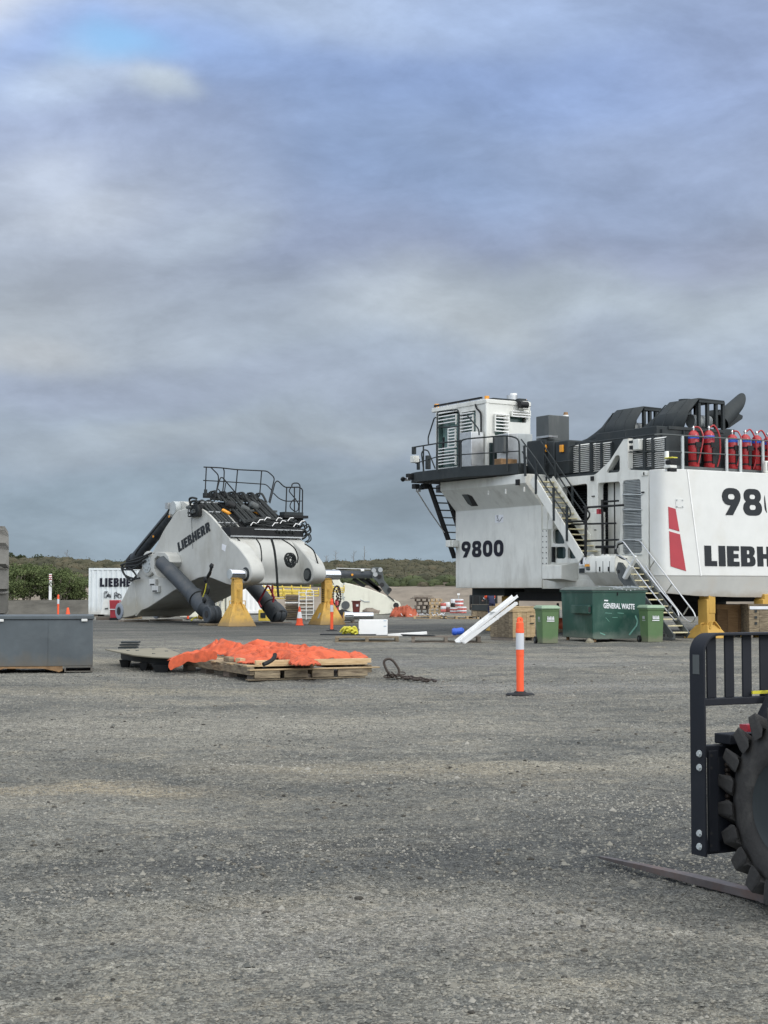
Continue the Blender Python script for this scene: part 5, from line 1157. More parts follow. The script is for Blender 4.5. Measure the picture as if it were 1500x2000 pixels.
# front lugs
lug = [(449, 1053), (462, 1064), (474, 1078), (484, 1092), (490, 1104), (493, 1117), (492, 1128), (487, 1136), (479, 1140), (468, 1141), (455, 1142), (446, 1130), (440, 1100), (441, 1070)]
L2 = smooth_path([B.X(px, py, 0) for px, py in lug]+[B.X(*lug[0], 0)], 3)[:-1]
pin = B.X(481, 1121.5, 0)
for i, (xa, xb) in enumerate(((-0.03, 0.62), (WB-0.62, WB+0.03))):
    lg_ = MB().loft([[(xa, p.y, p.z) for p in L2], [(xb, p.y, p.z) for p in L2]]).build('front_lug', 'boomw', bo, bevel=0.05, smooth=50)
    for xx, s in ((xa, -1), (xb, 1)):
        MB().lathe((xx, pin.y, pin.z), (s, 0, 0), [(-0.02, .29), (.02, .29), (.03, .27), (.03, .22), (.0, .20)], 24).build('bearing_ring', 'anth', lg_)
MB().cyl((-0.80, pin.y, pin.z), (0.2, pin.y, pin.z), 0.215, n=24).build('pivot_pin', 'chrome', bo, bevel=.015); MB().cyl((-0.83, pin.y, pin.z), (-0.801, pin.y, pin.z), 0.20, n=24).build('pin_end', 'radi', bo)
MB().cyl((WB+.0, pin.y, pin.z), (WB+1.0, pin.y, pin.z), 0.215, n=24).build('pivot_pin', 'chrome', bo, bevel=.015)
MB().cyl((.62, pin.y, pin.z), (.66, pin.y, pin.z), .2, n=20).build('bearing_disc', 'black', bo); MB().cyl((WB-.68, pin.y, pin.z), (WB-.655, pin.y, pin.z), .2, n=20).build('bearing_disc', 'anth2', bo)
# feet
fc = B.X(233, 1193.6, -0.05); fr_ = 0.40
for xa, xb in ((-0.02, 0.62), (1.95, 2.58)):
    top = [B.X(px, py, 0) for px, py in ((234, 1178), (240, 1170), (243, 1164), (251, 1147), (263, 1129))]; bot = [B.X(px, py, 0) for px, py in ((268, 1198), (262, 1202.5), (248, 1205.5), (238, 1207.5))]
    arc = [Vector((0, fc.y+fr_*math.cos(a), fc.z-fr_*math.sin(a))) for a in (rad(60), rad(20), rad(-20), rad(-60))]
    lp = top+bot+arc
    MB().loft([[(xa, p.y, p.z) for p in lp], [(xb, p.y, p.z) for p in lp]]).build('foot_lug', 'boomw', bo, bevel=.03)
    for xx, s in ((xa, -1),):
        MB().lathe((xx, fc.y, fc.z), (s, 0, 0), [(0, fr_*.97), (.05, fr_*.97), (.06, fr_*.93), (.06, .21), (0.0, .20)], 28).build('foot_bearing', 'bluegrey', bo)
        MB().cyl((xx-.065, fc.y, fc.z), (xx-.062, fc.y, fc.z), .185, n=24).build('bearing_bore', 'void', bo)
# ears and slewing cylinder of the stick at the top
ear = [(338, 1004), (344, 984), (350, 979), (358, 979.5), (366, 984.5), (372, 989), (366, 997), (352, 1003), (343, 1012), (334, 1018)]
E2 = [B.X(px, py, 0.5) for px, py in ear]
MB().loft([[(0.5, p.y, p.z) for p in E2], [(0.85, p.y, p.z) for p in E2]]).build('cylinder_ear', 'boomw', bo, bevel=.03)
q = B.X(341, 992, 0.3); MB().lathe((.2, q.y, q.z), (1, 0, 0), [(0, .20), (0, .30), (.8, .30), (.8, .20)], 20).build('ear_pin', 'radi', bo)
c0, c1 = B.X(337, 1004, 0.9), B.X(264, 1092, 0.9)
cyl_ = MB().cyl(c0, c1, 0.29, n=20).build('stick_cylinder', 'cylg', bo)
MB().cyl(c1, c1+(c1-c0).normalized()*.35, 0.34, n=20).build('cylinder_gland', 'black', cyl_)
MB().cyl(c0-(c0-c1).normalized()*.05, c0+(c0-c1).normalized()*.5, 0.20, n=16).build('cylinder_eye', 'boomw', cyl_)
MB().tube(smooth_path([B.X(px, py, 0.35) for px, py in ((333, 989), (329, 998), (325, 1006), (300, 1036), (270, 1073), (264, 1084))]), 0.045).build('oil_pipe', 'rubber', cyl_)
b = MB(); q = B.X(333, 988, .3); b.box(.1, .5, q.y-.1, q.y+.15, q.z-.14, q.z+.14); b.build('pipe_flange', 'galv', cyl_)
for px, py in ((331, 1009), (300, 1048)): q = B.X(px, py, .60); MB().cyl(q-Vector((.04, 0, 0)), q, .055, n=10).build('sticker', 'amber', cyl_)
# folded black linkage and hoses hanging over the back
b = MB()
c_ = [(243, 1105), (252, 1096), (292, 1083), (301, 1080), (280, 1104), (262, 1112), (246, 1112)]
P_ = [B.X(px, py, -.05) for px, py in c_]; b.loft([[(-.05, p.y, p.z) for p in P_], [(1.9, p.y, p.z) for p in P_]]); b.build('folded_linkage', 'black', bo, bevel=.02)
for pts_ in (((240, 1104), (238, 1112), (245, 1124), (262, 1130), (273, 1129)), ((238, 1106), (241, 1118), (250, 1131), (258, 1134), (265, 1126)), ((252, 1108), (262, 1118), (266, 1126), (262, 1132)), ((236, 1104), (248, 1100), (270, 1096), (288, 1086)),
             ((237, 1110), (250, 1106), (268, 1104), (284, 1095)), ((240, 1112), (256, 1112), (272, 1104)), ((252, 1096), (272, 1090), (296, 1080))):
    MB().tube(smooth_path([B.X(px, py, -.25) for px, py in pts_]), .045, 6).build('loose_hose', 'rubber', bo)
# lettering
O = B.X(349, 1078.5, -0.015); E = B.X(411.2, 1036.2, -0.015); Rv = (E-O); Uv = Vector((1, 0, 0)).cross(Rv).normalized()
if Uv.z < 0: Uv = -Uv
hh = 0.43; tw = sum(GL[c][0] for c in 'LIEBHERR')+.10*7
lettering('LIEBHERR', O, Rv, Uv, hh, 'maker_lettering', 'decalblk', bo, gap=.10, xs=Rv.length/(tw*hh), depth=.01)
MB().beam(B.X(374, 1012, -.012), B.X(376.5, 1072, -.012), .012, .012).build('seam_line', 'anth2', bo)
MB().prism([B.X(px, py, -.008) for px, py in ((434, 1062), (444, 1066), (447, 1073), (441, 1078), (433, 1073))], (-.006, 0, 0)).build('notice', 'paper', bo)
# side bracket and trunnion
q = B.X(292.5, 1101, -.02); MB().lathe((-.02, q.y, q.z), (-1, 0, 0), [(0, .58), (.10, .58), (.14, .50), (.14, .43), (.10, .42)], 28).build('trunnion_ring', 'boomw', bo)
MB().lathe((-.12, q.y, q.z), (-1, 0, 0), [(0, .42), (.06, .42), (.07, .36)], 24).build('trunnion_cap', 'radi', bo)
b = MB()
for k in range(10): a = k*.628; b.cyl((-.19, q.y+.28*math.cos(a), q.z+.28*math.sin(a)), (-.225, q.y+.28*math.cos(a), q.z+.28*math.sin(a)), .035, n=6)
b.build('bolt', 'galv', bo)
sh_ = [(303, 1082), (312, 1078), (326, 1079), (333, 1086), (336, 1098), (331, 1108), (322, 1090), (312, 1086), (306, 1092), (305, 1112), (311, 1124), (322, 1130), (309, 1126), (300, 1116), (297, 1098)]
P_ = [B.X(px, py, -.5) for px, py in sh_]; MB().loft([[(-.62, p.y, p.z) for p in P_], [(0, p.y, p.z) for p in P_]]).build('trunnion_shroud', 'boomw', bo, bevel=.02)
P_ = [B.X(px, py, -.02) for px, py in ((310, 1088), (322, 1086), (330, 1094), (329, 1106), (312, 1112), (306, 1102))]
MB().prism(P_, (-.02, 0, 0)).build('shroud_opening', 'void', bo)
for (p, q_) in (((292, 1131), (304, 1144)), ((297, 1144), (309, 1157))): a, c = B.X(p[0], p[1], -.12), B.X(q_[0], q_[1], -.12); MB().box(-.14, 0, min(a.y, c.y), max(a.y, c.y), min(a.z, c.z), max(a.z, c.z)).build('step_bracket', 'grille', bo, bevel=.02); MB().box(-.145, -.14, min(a.y, c.y)+.08, max(a.y, c.y)-.08, min(a.z, c.z)+.03, min(a.z, c.z)+.09).build('step_slot', 'void', bo)
# hoist cylinders
def hoist(top, gl0, eye, x, name, lb):
    T_, G, E_ = B.X(*top, x), B.X(*gl0, x), B.X(*eye, x); d = (E_-T_).normalized(); L_ = (E_-T_).length
    o = bpy.data.objects.new(name, None); COL.objects.link(o); o.parent = bo
    MB().lathe(T_, d, [(0, .25), (.05, .335), ((G-T_).length, .335), ((G-T_).length+.02, .39), ((G-T_).length+.28, .39), ((G-T_).length+.30, .34), ((G-T_).length+.42, .34), ((G-T_).length+.44, .40), ((G-T_).length+.62, .40)], 28).build('barrel', 'cylg', o)
    g = (G-T_).length+.60
    MB().lathe(T_, d, [(g, .36), (g+.05, .43), (g+.55, .43), (g+.62, .36), (L_-.3, .26)], 28).build('rod_head', 'cylg', o)
    for k in range(3): MB().lathe(T_, d, [(g-.58+k*.11, .34), (g-.56+k*.11, .385), (g-.53+k*.11, .385), (g-.51+k*.11, .34)], 28).build('clamp_ring', 'rust' if k == 1 else 'rubber', o)
    for xa in ((-.28, .28),):
        MB().lathe((x+xa[0], E_.y, E_.z), (1, 0, 0), [(0, .13), (0, .33), (.04, .37), (.22, .37), (.26, .33), (.30, .33), (.34, .37), (.52, .37), (.56, .33), (.56, .13)], 28, closed=True).build('eye', 'cylg', o)
        MB().cyl((x-.292, E_.y, E_.z), (x-.2, E_.y, E_.z), .15, n=20).build('eye_bore', 'void', o)  # proud disc, painted dark for the shade inside the bore
    return E_
eN = hoist((316, 1098), (378, 1170), (414.5, 1200), -0.62, 'hoist_cylinder', '')
eF = hoist((470, 1117), (522, 1178), (541, 1199), 4.2, 'hoist_cylinder', '')
for (pp, x, mm_, r) in ((((416, 1103), (411, 1112), (411, 1120), (403, 1132), (399, 1146), (394, 1162), (398, 1172)), -.75, 'chain', .05), (((413, 1112), (404, 1128), (402, 1136), (408, 1150), (405, 1160)), -.8, 'rubber', .05), (((403, 1140), (400, 1155), (396, 1166)), -1.02, 'lime', .022)):
    MB().tube(smooth_path([B.X(px, py, x) for px, py in pp]), r, 6).build('lashing_chain', mm_, bo)
for (px, py) in ((401, 1132), (413, 1106), (399, 1172)): q = B.X(px, py, -.85); MB().lathe(q-Vector((.06, 0, 0)), (1, 0, 0), [(0, .08), (.06, .14), (.12, .08)], 10).build('shackle', 'black', bo)
for pp in (((523, 1143), (514, 1160), (505, 1176), (510, 1186)), ((532, 1143), (532, 1166)), ((525, 1145), (535, 1166), (533, 1176))): MB().tube([B.X(px, py, 3.6) for px, py in pp], .05, 5).build('red_sling', 'decalred', bo)
# black pipes over the top

def topz(px): return None
pipe0 = [(378, 984), (386, 980), (392, 983), (404, 995), (420, 1012), (436, 1030), (450, 1044)]
pp0 = [B.X(px, py, 0.12) for px, py in pipe0]
lpd = [(1.0, p.y-.1, p.z+.02) for p in pp0]+[(1.0, p.y-.1, p.z-.25) for p in reversed(pp0)]
MB().loft([lpd, [(3.45, y_, z_) for x_, y_, z_ in lpd]]).build('pipe_gap_shade', 'black', bo)  # black sheet added under the pipes so their gaps read as shade
lpd = [(.06, p.y, p.z-.06) for p in pp0]+[(.06, p.y, p.z-.2) for p in reversed(pp0)]
MB().loft([lpd, [(.95, y_, z_) for x_, y_, z_ in lpd]]).build('pipe_gap_shade', 'anth', bo)  # same dark backing added under the near pipes
xsn = [0.15+0.17*i for i in range(5)]+[1.15+.17*i for i in range(6)]+[2.35+.17*i for i in range(6)]
for i, x in enumerate(xsn):
    grp = 0 if i < 5 else (1 if i < 11 else 2)
    dz_ = (0.0, 0.22, 0.16)[grp]+0.05*(i % 2); dy = (0, -.2, -.5)[grp]
    lower = (-.0, .16, .10)[grp]
    pts_ = [(x, p.y+dy*(.5), p.z+dz_*(1 if j < 3 else .8)) for j, p in enumerate(pp0)]
    if grp: pts_[0] = (x, pp0[0].y+.25, pp0[0].z+.25)
    pts_ = pts_[:-1] if grp == 0 else pts_
    MB().tube(smooth_path(pts_, 4), .062, 8).build('oil_pipe', 'rubber', bo)
for t_ in (2, 3.4, 4.6, 5.5):
    k = int(t_); f = t_-k; p = pp0[k].lerp(pp0[min(k+1, 6)], f)
    MB().beam((0.05, p.y, p.z+.05), (.98, p.y, p.z+.05), .08, .05).build('pipe_clamp', 'galv', bo)
    MB().beam((1.05, p.y-.1, p.z+.16), (3.5, p.y-.1, p.z+.16), .08, .09).build('pipe_clamp', 'anth2', bo)
# manifold block at near corner
q0, q1 = B.X(372, 1010, -.05), B.X(392, 976, -.05)
MB().box(-.2, .3, q1.y-.02, q0.y, q0.z, q1.z-.2).build('valve_block', 'black', bo, bevel=.03)
MB().box(-.24, -.19, (q0.y+q1.y)/2+.18, (q0.y+q1.y)/2+.26, q0.z+.05, q1.z+.05).build('valve_strip', 'whitep', bo)
b = MB()
for k in range(7): 
    yy = random.uniform(q1.y+.05, q0.y-.1); zz = random.uniform(q0.z+.1, q1.z-.3); b.cyl((-.2, yy, zz), (-.32, yy, zz), random.uniform(.04, .09), n=8)
b.build('hose_fittings', 'anth2', bo)
b = MB()
for pp in (((372, 985), (370, 975), (376, 972), (384, 974)), ((374, 1005), (371, 990), (374, 980), (384, 978)), ((385, 1005), (388, 995), (386, 985), (392, 978))): b.tube(smooth_path([B.X(px, py, -.25) for px, py in pp]), .05, 6)
b.build('loose_hose', 'rubber', bo)
# manifold row across the peak
yp = pp0[1].y
M_ = B.Y(400, 965, yp); MB().beam((0.5, yp+.1, M_.z-.05), (3.3, yp+.1, M_.z-.05), .22, .22).build('manifold', 'black', bo)
for i in range(12):
    x = .55+i*.24; MB().cyl((x, yp+.05, M_.z-.1), (x, yp+.05, M_.z+random.uniform(.08, .22)), .075, n=10).build('valve', 'anth', bo)
    if i % 2: MB().tube(smooth_path([(x, yp+.05, M_.z+.1), (x+.1, yp-.25, M_.z+.1), (x+.1, yp-.6, M_.z-.25)]), .05, 6).build('manifold_hose', 'rubber', bo)
# actuators among the pipes
for (px, py, m, r) in ((443, 996, 'amber', .08), (452, 983, 'black', .17), (476, 1000, 'anth2', .15), (503, 996, 'amber', .10), (497, 984, 'anth2', .16), (480, 990, 'anth2', .14)):
    p = B.Y(px, py, yp-1.1); MB().lathe((p.x-.25, p.y, p.z), (1, -.3, -.5), [(0, r*.6), (.05, r), (.35, r), (.45, r*.5)], 12).build('actuator', m, bo)
# tray with coiled hoses
f0 = B.X(449, 1047, 0.02); fz = B.X(449, 1027, 0.02).z
ty0, ty1 = f0.y-.05, f0.y+.85
MB().box(0.02, 3.75, ty0, ty1, f0.z, f0.z+.40).build('hose_tray', 'black', bo, bevel=.02)
MB().box(0.02, 3.75, ty0-.03, ty0-.001, f0.z-.03, f0.z+.03).build('tray_edge', 'galv', bo)
MB().box(1.2, 3.78, ty0-.035, ty0-.001, f0.z+.30, f0.z+.34).build('tray_edge', 'galv', bo)
rs_ = random.Random(5)
for k in range(16):
    z = f0.z+.42+.05*rs_.random()+k*.022; r1 = rs_.uniform(.6, 1.25); cx_ = 2.4+rs_.uniform(-.25, .25); pts_ = []
    for j in range(19):
        a = 2*math.pi*j/18+k; pts_.append((cx_+r1*1.15*math.cos(a), ty0+.42+.34*math.sin(a)*(.8+.2*rs_.random()), z+.05*math.sin(3*a+k)))
    MB().tube(pts_, .042, 6).build('coiled_hose', 'rubber', bo)
for k in range(9):
    x = (1.0, 1.35, 1.7, 2.1, 2.5, 2.9, 3.2, 3.5, 2.3)[k]; z = f0.z+.55+.12*(k % 3); MB().tube([(x, ty0-.02, z-.08), (x+.12, ty0-.03, z+.06), (x+.3, ty0-.02, z+.02+.05*(k % 2))], .020, 5).build('white_tape', 'whitep', bo)
for k in range(12): 
    a = rs_.uniform(0, 6.28); p = Vector((3.75+rs_.uniform(-.15, .2), ty0+rs_.uniform(-.05, .3), f0.z+rs_.uniform(-.05, .65))); MB().tube(smooth_path([p, p+Vector((.15, -.1, .12)), p+Vector((.22, -.1, -.12)), p+Vector((.05, -.05, -.25))]), .03, 5).build('hose_end', 'rubber', bo)
# cables down the front
ff = MB()
for pp, y_ in ((((462, 1050), (475, 1065), (488, 1090), (497, 1105)), ty0-.15), (((500, 1052), (508, 1065), (511, 1085), (510, 1098), (503, 1105)), .15), (((530, 1052), (536, 1075), (540, 1110), (542, 1143), (544, 1166)), .0), (((550, 1053), (565, 1062), (576, 1072), (582, 1088), (580, 1100)), .1), (((595, 1062), (612, 1075), (620, 1098), (626, 1112)), -.1)):
    ff.tube(smooth_path([B.Y(px, py, y_) for px, py in pp]), .028 if pp[0][0] != 530 else .05, 6)
ff.build('hanging_cable', 'rubber', bo)
for k in range(14):
    c = B.Y(566, 1094, .05); r = rs_.uniform(.14, .30); o1, o2 = rs_.uniform(-.08, .08), rs_.uniform(-.08, .08)
    MB().tube([(c.x+o1+r*math.cos(a*.5236), .05-.02*k*.3, c.z+o2+r*1.05*math.sin(a*.5236)) for a in range(13)], .022, 5).build('cable_coil', 'rubber', bo)
c = B.Y(590, 1078, .05); 
# handrails on the boom
hr_ = bpy.data.objects.new('walkway_railing', None); COL.objects.link(hr_); hr_.parent = bo
def RT(pts_, y, r=.028, rd=.15): MB().tube(round_path([B.Y(px, py, y) for px, py in pts_], rd), r).build('rail_tube', 'black', hr_)
yr1 = yp+.6; yr2 = yp-.4; yr3 = ty0+1.0
RT(((398, 912.2), (430, 913.5), (462, 917.2), (522, 920), (536.5, 933), (525, 981)), yr1)
RT(((397, 938.3), (430, 940), (520, 946), (530, 957)), yr1, .024)
for p, q in (((403, 913), (401, 956)), ((464, 918), (460, 962)), ((511, 920), (507, 970))): RT((p, q), yr1)
RT(((412, 913), (426, 927), (427, 936), (420, 975)), yr1+.02); RT(((436, 914), (438, 920), (437, 945), (434, 966)), yr1+.03)
RT(((418, 980), (428, 940), (431, 932.5), (435, 933), (459, 961), (492, 995), (512, 1015)), yr2); RT(((426, 955), (446, 979), (480, 1012)), yr2, .024)
RT(((441, 943), (436, 975)), yr2, .024); RT(((461, 962), (452, 1005)), yr2, .024)
RT(((527, 983), (537, 943), (541, 939), (545, 941), (556, 952), (585, 951.5), (591, 956), (590.5, 1003)), yr3); RT(((534, 963), (545, 974), (558, 979), (590, 978.5)), yr3, .024)
RT(((560, 952), (558, 1003)), yr3); RT(((575, 952), (575, 1000)), yr3)
RT(((570, 951), (570, 946), (574, 943.5), (582, 943.5), (586, 948), (584, 1003)), yr3+.2); RT(((568, 952), (564, 959), (575, 972), (584, 985), (582, 998), (575, 999), (565, 990), (570, 978), (578, 974)), yr3+.1, .024)
q0, q1 = B.Y(543, 1014, yr3), B.Y(590, 1001, yr3); MB().box(q0.x, q1.x, yr3-.5, yr3+.3, q0.z+.05, q0.z+.17).build('step_platform', 'black', hr_); MB().box(q1.x-1.0, q1.x, yr3-.1, yr3+.3, q0.z-.1, q1.z).build('step_box', 'anth', hr_)
# timbers and pads under the boom
def slab(px, py, w, d, h, m, name, label, cat, group=None, z0=0.0, ang=None, bev=.008):
    p = at_z(px, py, 0); t = MB().box(-w/2, w/2, 0, d, 0, h).build(name, m, None, bevel=bev); t.location = (p.x, p.y, z0); t.rotation_euler = (0, 0, B.ang if ang is None else ang); return tag(t, label, cat, group)
# placed under feet (see fc)
def blk(x, y, w, d, h, m, label):
    p = Matrix.Rotation(B.ang, 3, 'Z') @ Vector((x, y, 0))+B.o; t = MB().box(-w/2, w/2, -d/2, d/2, 0, h).build('timber_block', m, None, bevel=.01); t.location = (p.x, p.y, 0); t.rotation_euler = (0, 0, B.ang+.05); return tag(t, label, 'timber', 'blocks under the boom')
blk(0.35, fc.y-.7, 1.4, .5, max(.05, fc.z-fr_-.0), 'greywood', 'dark timber block under the near foot of the grey boom')
blk(2.3, fc.y-.3, 1.5, .6, max(.05, fc.z-fr_), 'greywood', 'dark timber block under the far foot of the grey boom')
blk(-.62, eN.y, 1.0, .6, max(.05, eN.z-.38), 'grille' if False else 'oldwood', 'pale timber pad under the near hoist cylinder eye')
blk(4.2, eF.y, 1.2, .6, max(.05, eF.z-.38), 'greywood', 'flat brown timber pad under the far hoist cylinder eye')
# yellow stands of the boom
for i, (px, pyb, x, lb) in enumerate(((470, 1224, -.42, 'left yellow stand carrying the near pin of the grey boom'), (620, 1223, WB+.42, 'right yellow stand with a draped chain, carrying the far pin of the grey boom'))):
    p = Matrix.Rotation(B.ang, 3, 'Z') @ Vector((x, pin.y+.05, 0))+B.o
    st = stand(None, p.x, p.y, rad(28), pin.z-.36, 1.22, .38, .92, 'yellow', 'boom_stand', lb, 'yellow stands under the boom', rings=(i == 0), top_plate=False)
    MB().box(-.19, .19, -.16, .16, pin.z-.37, pin.z-.21).build('saddle', 'yellow', st, bevel=.02)
    MB().box(-.05, .05, -.215, -.195, 1.15, 1.55).build('label_plate', 'ochre', st)
    if i:
        b = MB()
        for k in range(26):
            a = 2*math.pi*k/26; c = Vector((.36+.13*math.cos(a), -.26-.04*math.cos(a), 1.22+.42*math.sin(a))); b.lathe(c, (math.cos(a), .6*(k % 2), math.sin(a)), [(0, .035), (.03, .06), (.06, .035)], 7)
        for k in range(12):
            c = Vector((.36+.06*math.cos(k*2.4), -.29, 1.0+.05*k)); b.lathe(c, (1, .5*(k % 2), .5), [(0, .03), (.03, .055), (.06, .03)], 7)
        b = b.build('draped_chain', 'chain', None); b.location = st.location; b.rotation_euler = st.rotation_euler; tag(b, 'rusty chain draped over the side of the right yellow stand', 'chain')
        for k in range(7): MB().box(-.19-.012, -.19, -.07, .07-.03*(k % 2), .98+k*.085, 1.03+k*.085).build('stencil_letter', 'anth', st)
        MB().prism([(-.52, -.30, .28), (-.50, -.10, .28), (-.40, -.12, .52), (-.42, -.30, .52)], (-.01, 0, .0)).build('label_plate', 'radi', st)
    p2 = MB().cyl((.0, -.2, 1.5), (.0, -.24, 1.5), .06, n=10).build('locking_pin', 'ochre', st)
# ================================================================== cream boom stick lying behind
D_ = 92.0; A_ = Frame(0, D_, 0.0)
def ay(px, py, y=0.0): return A_.Y(px, py, y)
sk = thing('excavator_stick', 'cream excavator stick with a dark grey cylinder on top, lying behind the right yellow stand', 'excavator stick', (0, D_, 0), 0)
prof = [(632, 1124), (643, 1120), (650, 1112), (657, 1114), (659, 1124), (664, 1136), (670, 1140), (674, 1138), (690, 1142), (720, 1150), (749, 1161), (762, 1168), (771, 1172), (778, 1177), (780, 1184), (777, 1191), (768, 1196), (748, 1200), (700, 1200), (668, 1196), (655, 1190), (644, 1178), (640, 1150)]
P_ = smooth_path([ay(*p) for p in prof]+[ay(*prof[0])], 2)[:-1]
MB().loft([[(p.x, 0, p.z) for p in P_], [(p.x, 1.5, p.z) for p in P_]]).build('stick_body', 'cream', sk, bevel=.03, smooth=40)
for px, py, r, m, n in ((652.5, 1116.5, .16, 'radi', 'ear_pin'), (773.5, 1182.5, .17, 'void', 'tip_bore'), (675, 1182, .25, 'anth2', 'side_bearing')): q = ay(px, py); MB().cyl((q.x, -.06, q.z), (q.x, .02, q.z), r, n=20).build(n, m, sk)
q = ay(773.5, 1182.5); MB().lathe((q.x, .0, q.z), (0, -1, 0), [(0, .28), (.05, .28), (.05, .17)], 20).build('tip_ring', 'cream', sk)
MB().cyl((-3.6, .75, ay(640, 1118).z), (ay(652, 1118).x, .75, ay(652, 1118).z), .16, n=14).build('cross_pin', 'chrome', sk)
a, c = ay(659, 1121.5, .4), ay(728, 1122.5, .4)
cy_ = MB().cyl(a, c, .235, n=20).build('stick_cylinder', 'cylg', sk)
q = ay(688, 1122.5, .1); MB().cyl((q.x, .15, q.z), (q.x, .12, q.z), .07, n=10).build('sticker', 'amber', cy_)
MB().tube([ay(657, 1110, .2), ay(724, 1112, .2)], .03).build('oil_pipe', 'galv', cy_); MB().tube([ay(660, 1112, .5), ay(715, 1110, .5)], .035).build('oil_pipe', 'black', cy_)
q = ay(708, 1114, .1); MB().cyl(q-Vector((.1, 0, 0)), q+Vector((.1, 0, 0)), .07, n=10).build('pipe_joint', 'whitep', cy_)
for y_ in (.1, 1.2):
    P_ = [ay(px, py, y_) for px, py in ((724, 1110), (730, 1107.5), (745, 1108), (748, 1120), (750, 1133), (757, 1142), (763, 1150), (762, 1158), (757, 1163), (751, 1158), (736, 1136), (727, 1128))]
    MB().loft([[(p.x, y_, p.z) for p in P_], [(p.x, y_+.15, p.z) for p in P_]]).build('rocker_plate', 'anth2', sk, bevel=.02)
for px, py, m in ((741, 1126, 'void'), (746, 1142, 'void'), (761, 1152, 'void'), (730, 1114, 'galv'), (743, 1113, 'galv'), (733, 1122, 'galv')): q = ay(px, py, .05); MB().cyl((q.x, .04, q.z), (q.x, .2, q.z), .13 if m == 'void' else .14, n=14).build('rocker_bore', m, sk)
for p, q in (((690, 1130), (712, 1146)), ((702, 1128), (740, 1152)), ((716, 1130), (744, 1155))): MB().beam(ay(*p, .8), ay(*q, .8), .3, .22).build('link_arm', 'black', sk)
MB().tube([ay(757, 1163, -.02), ay(768, 1172, -.02), ay(776, 1182, -.02)], .035).build('hose', 'rubber', sk)
for pp in (((672, 1138), (670, 1150), (670, 1164), (672, 1172)), ((640, 1145), (664, 1145)), ((662, 1175), (668, 1168), (674, 1166)), ((704, 1171), (712, 1175), (722, 1175))): MB().tube([ay(px, py, -.02) for px, py in pp], .03, 5).build('weld_seam', 'radi', sk)
for pp in (((650, 1120), (648, 1132), (652, 1142)), ): MB().tube(smooth_path([ay(px, py, -.03) for px, py in pp]), .02, 5).build('cable', 'rubber', sk)
# ================================================================== yard objects
def ground_at(px, py): return at_z(px, py, 0.0)
def pallet(name, label, x, y, ang, w, d, h, m='oldwood', group=None, nslat=7, nrun=3, z=0, runner_y=True):
    """deck boards along x on top, bearers along y"""
    t = thing(name, label, 'pallet', (x, y, z), ang, group); bt = .022
    for i in range(nrun):
        xx = -w/2+(w-.1)*i/(nrun-1); MB().box(xx, xx+.1, -d/2, d/2, bt+.001, h-bt-.001).build('bearer', m, t, bevel=.004)
    for i in range(nslat):
        yy = -d/2+(d-.1)*i/(nslat-1); o = MB().box(-w/2-.005, w/2+.005, yy, yy+.1+.02*random.random(), h-bt, h).build('board', m, t)
        if i in (0, nslat//2, nslat-1): MB().box(-w/2-.005, w/2+.005, yy, yy+.1, 0, bt).build('board', m, t)
    return t
def bollard(px, py, label, h=1.12, D__=None, z=0):
    p = ground_at(px, py) if D__ is None else at_depth(px, 1150, D__)
    t = thing('bollard', label, 'bollard', (p.x, p.y, z), .3, 'orange bollards'); s = h/1.12
    MB().lathe((0, 0, 0), (0, 0, 1), [(0, .21), (.015, .21), (.03, .19), (.035, .10), (.06, .075)], 32).build('rubber_base', 'black', t)
    MB().lathe((0, 0, .035), (0, 0, 1), [(0, .055), (0.53*s, .055), (.531*s, .058), (0.86*s, .058), (.862*s, .062), (.90*s, .062), (.905*s, .057), (1.0*s, .055), (1.02*s, .035), (1.03*s, .022)], 24).build('post', 'orange', t)
    MB().lathe((0, 0, .035), (0, 0, 1), [(.62*s, .0575), (.62*s, .0605), (.855*s, .0605), (.855*s, .0575)], 24).build('reflective_band', 'reflect', t)
    b = MB(); n = 20
    b.lathe((0, -.018, 1.075*s), (0, 1, 0), [(0, .012), (0, .045), (.036, .045), (.036, .012)], 18, closed=True); b.box(-.025, .025, -.02, .02, 1.02*s, 1.06*s); b.build('top_loop', 'orange', t)
    return t
bollard(1016, 1358, 'large orange bollard in the foreground with a silver band on a round black base', 1.14)
bollard(648, 1232, 'orange bollard in front of the right yellow stand', 1.20)
bollard(367, 1211, 'orange bollard seen under the belly of the grey boom, before the cream container', 1.15)
bollard(114, 1200, 'orange bollard at the left, beside the thin white marker post', 1.25, 84)
def cone(px, py, h, label, D__=None):
    p = ground_at(px, py) if D__ is None else at_depth(px, 1150, D__); t = thing('traffic_cone', label, 'traffic cone', (p.x, p.y, 0), .2, 'traffic cones'); s = h
    MB().box(-.2*s, .2*s, -.2*s, .2*s, 0, .035).build('base', 'orange', t, bevel=.01)
    MB().lathe((0, 0, .035), (0, 0, 1), [(0, .19*s), (.33*s, .14*s), (.331*s, .139*s), (.72*s, .075*s), (.93*s, .04*s), (.965*s, .03*s)], 24).build('body', 'orange', t)
    MB().lathe((0, 0, .035), (0, 0, 1), [(.34*s, .139*s), (.34*s, .143*s), (.68*s, .087*s), (.68*s, .083*s)], 24).build('white_band', 'whitep', t)
cone(585, 1221.5, .80, 'orange and white traffic cone left of the right yellow stand')
cone(133, 1200, .95, 'traffic cone showing only its tip above the grey steel box', 49)
# white marker post
p = at_depth(98, 1178, 97.5); t = thing('marker_post', 'thin white marker post with dark bands at its top, in front of the green shrubs', 'post', (p.x, p.y, .75), 0)
MB().box(-.085, .085, -.03, .03, -.2, 1.75).build('post', 'whitep', t)
for k in range(3): MB().box(-.087, .087, -.033, -.0301, 1.36+k*.13, 1.42+k*.13).build('dark_band', 'decalred', t)
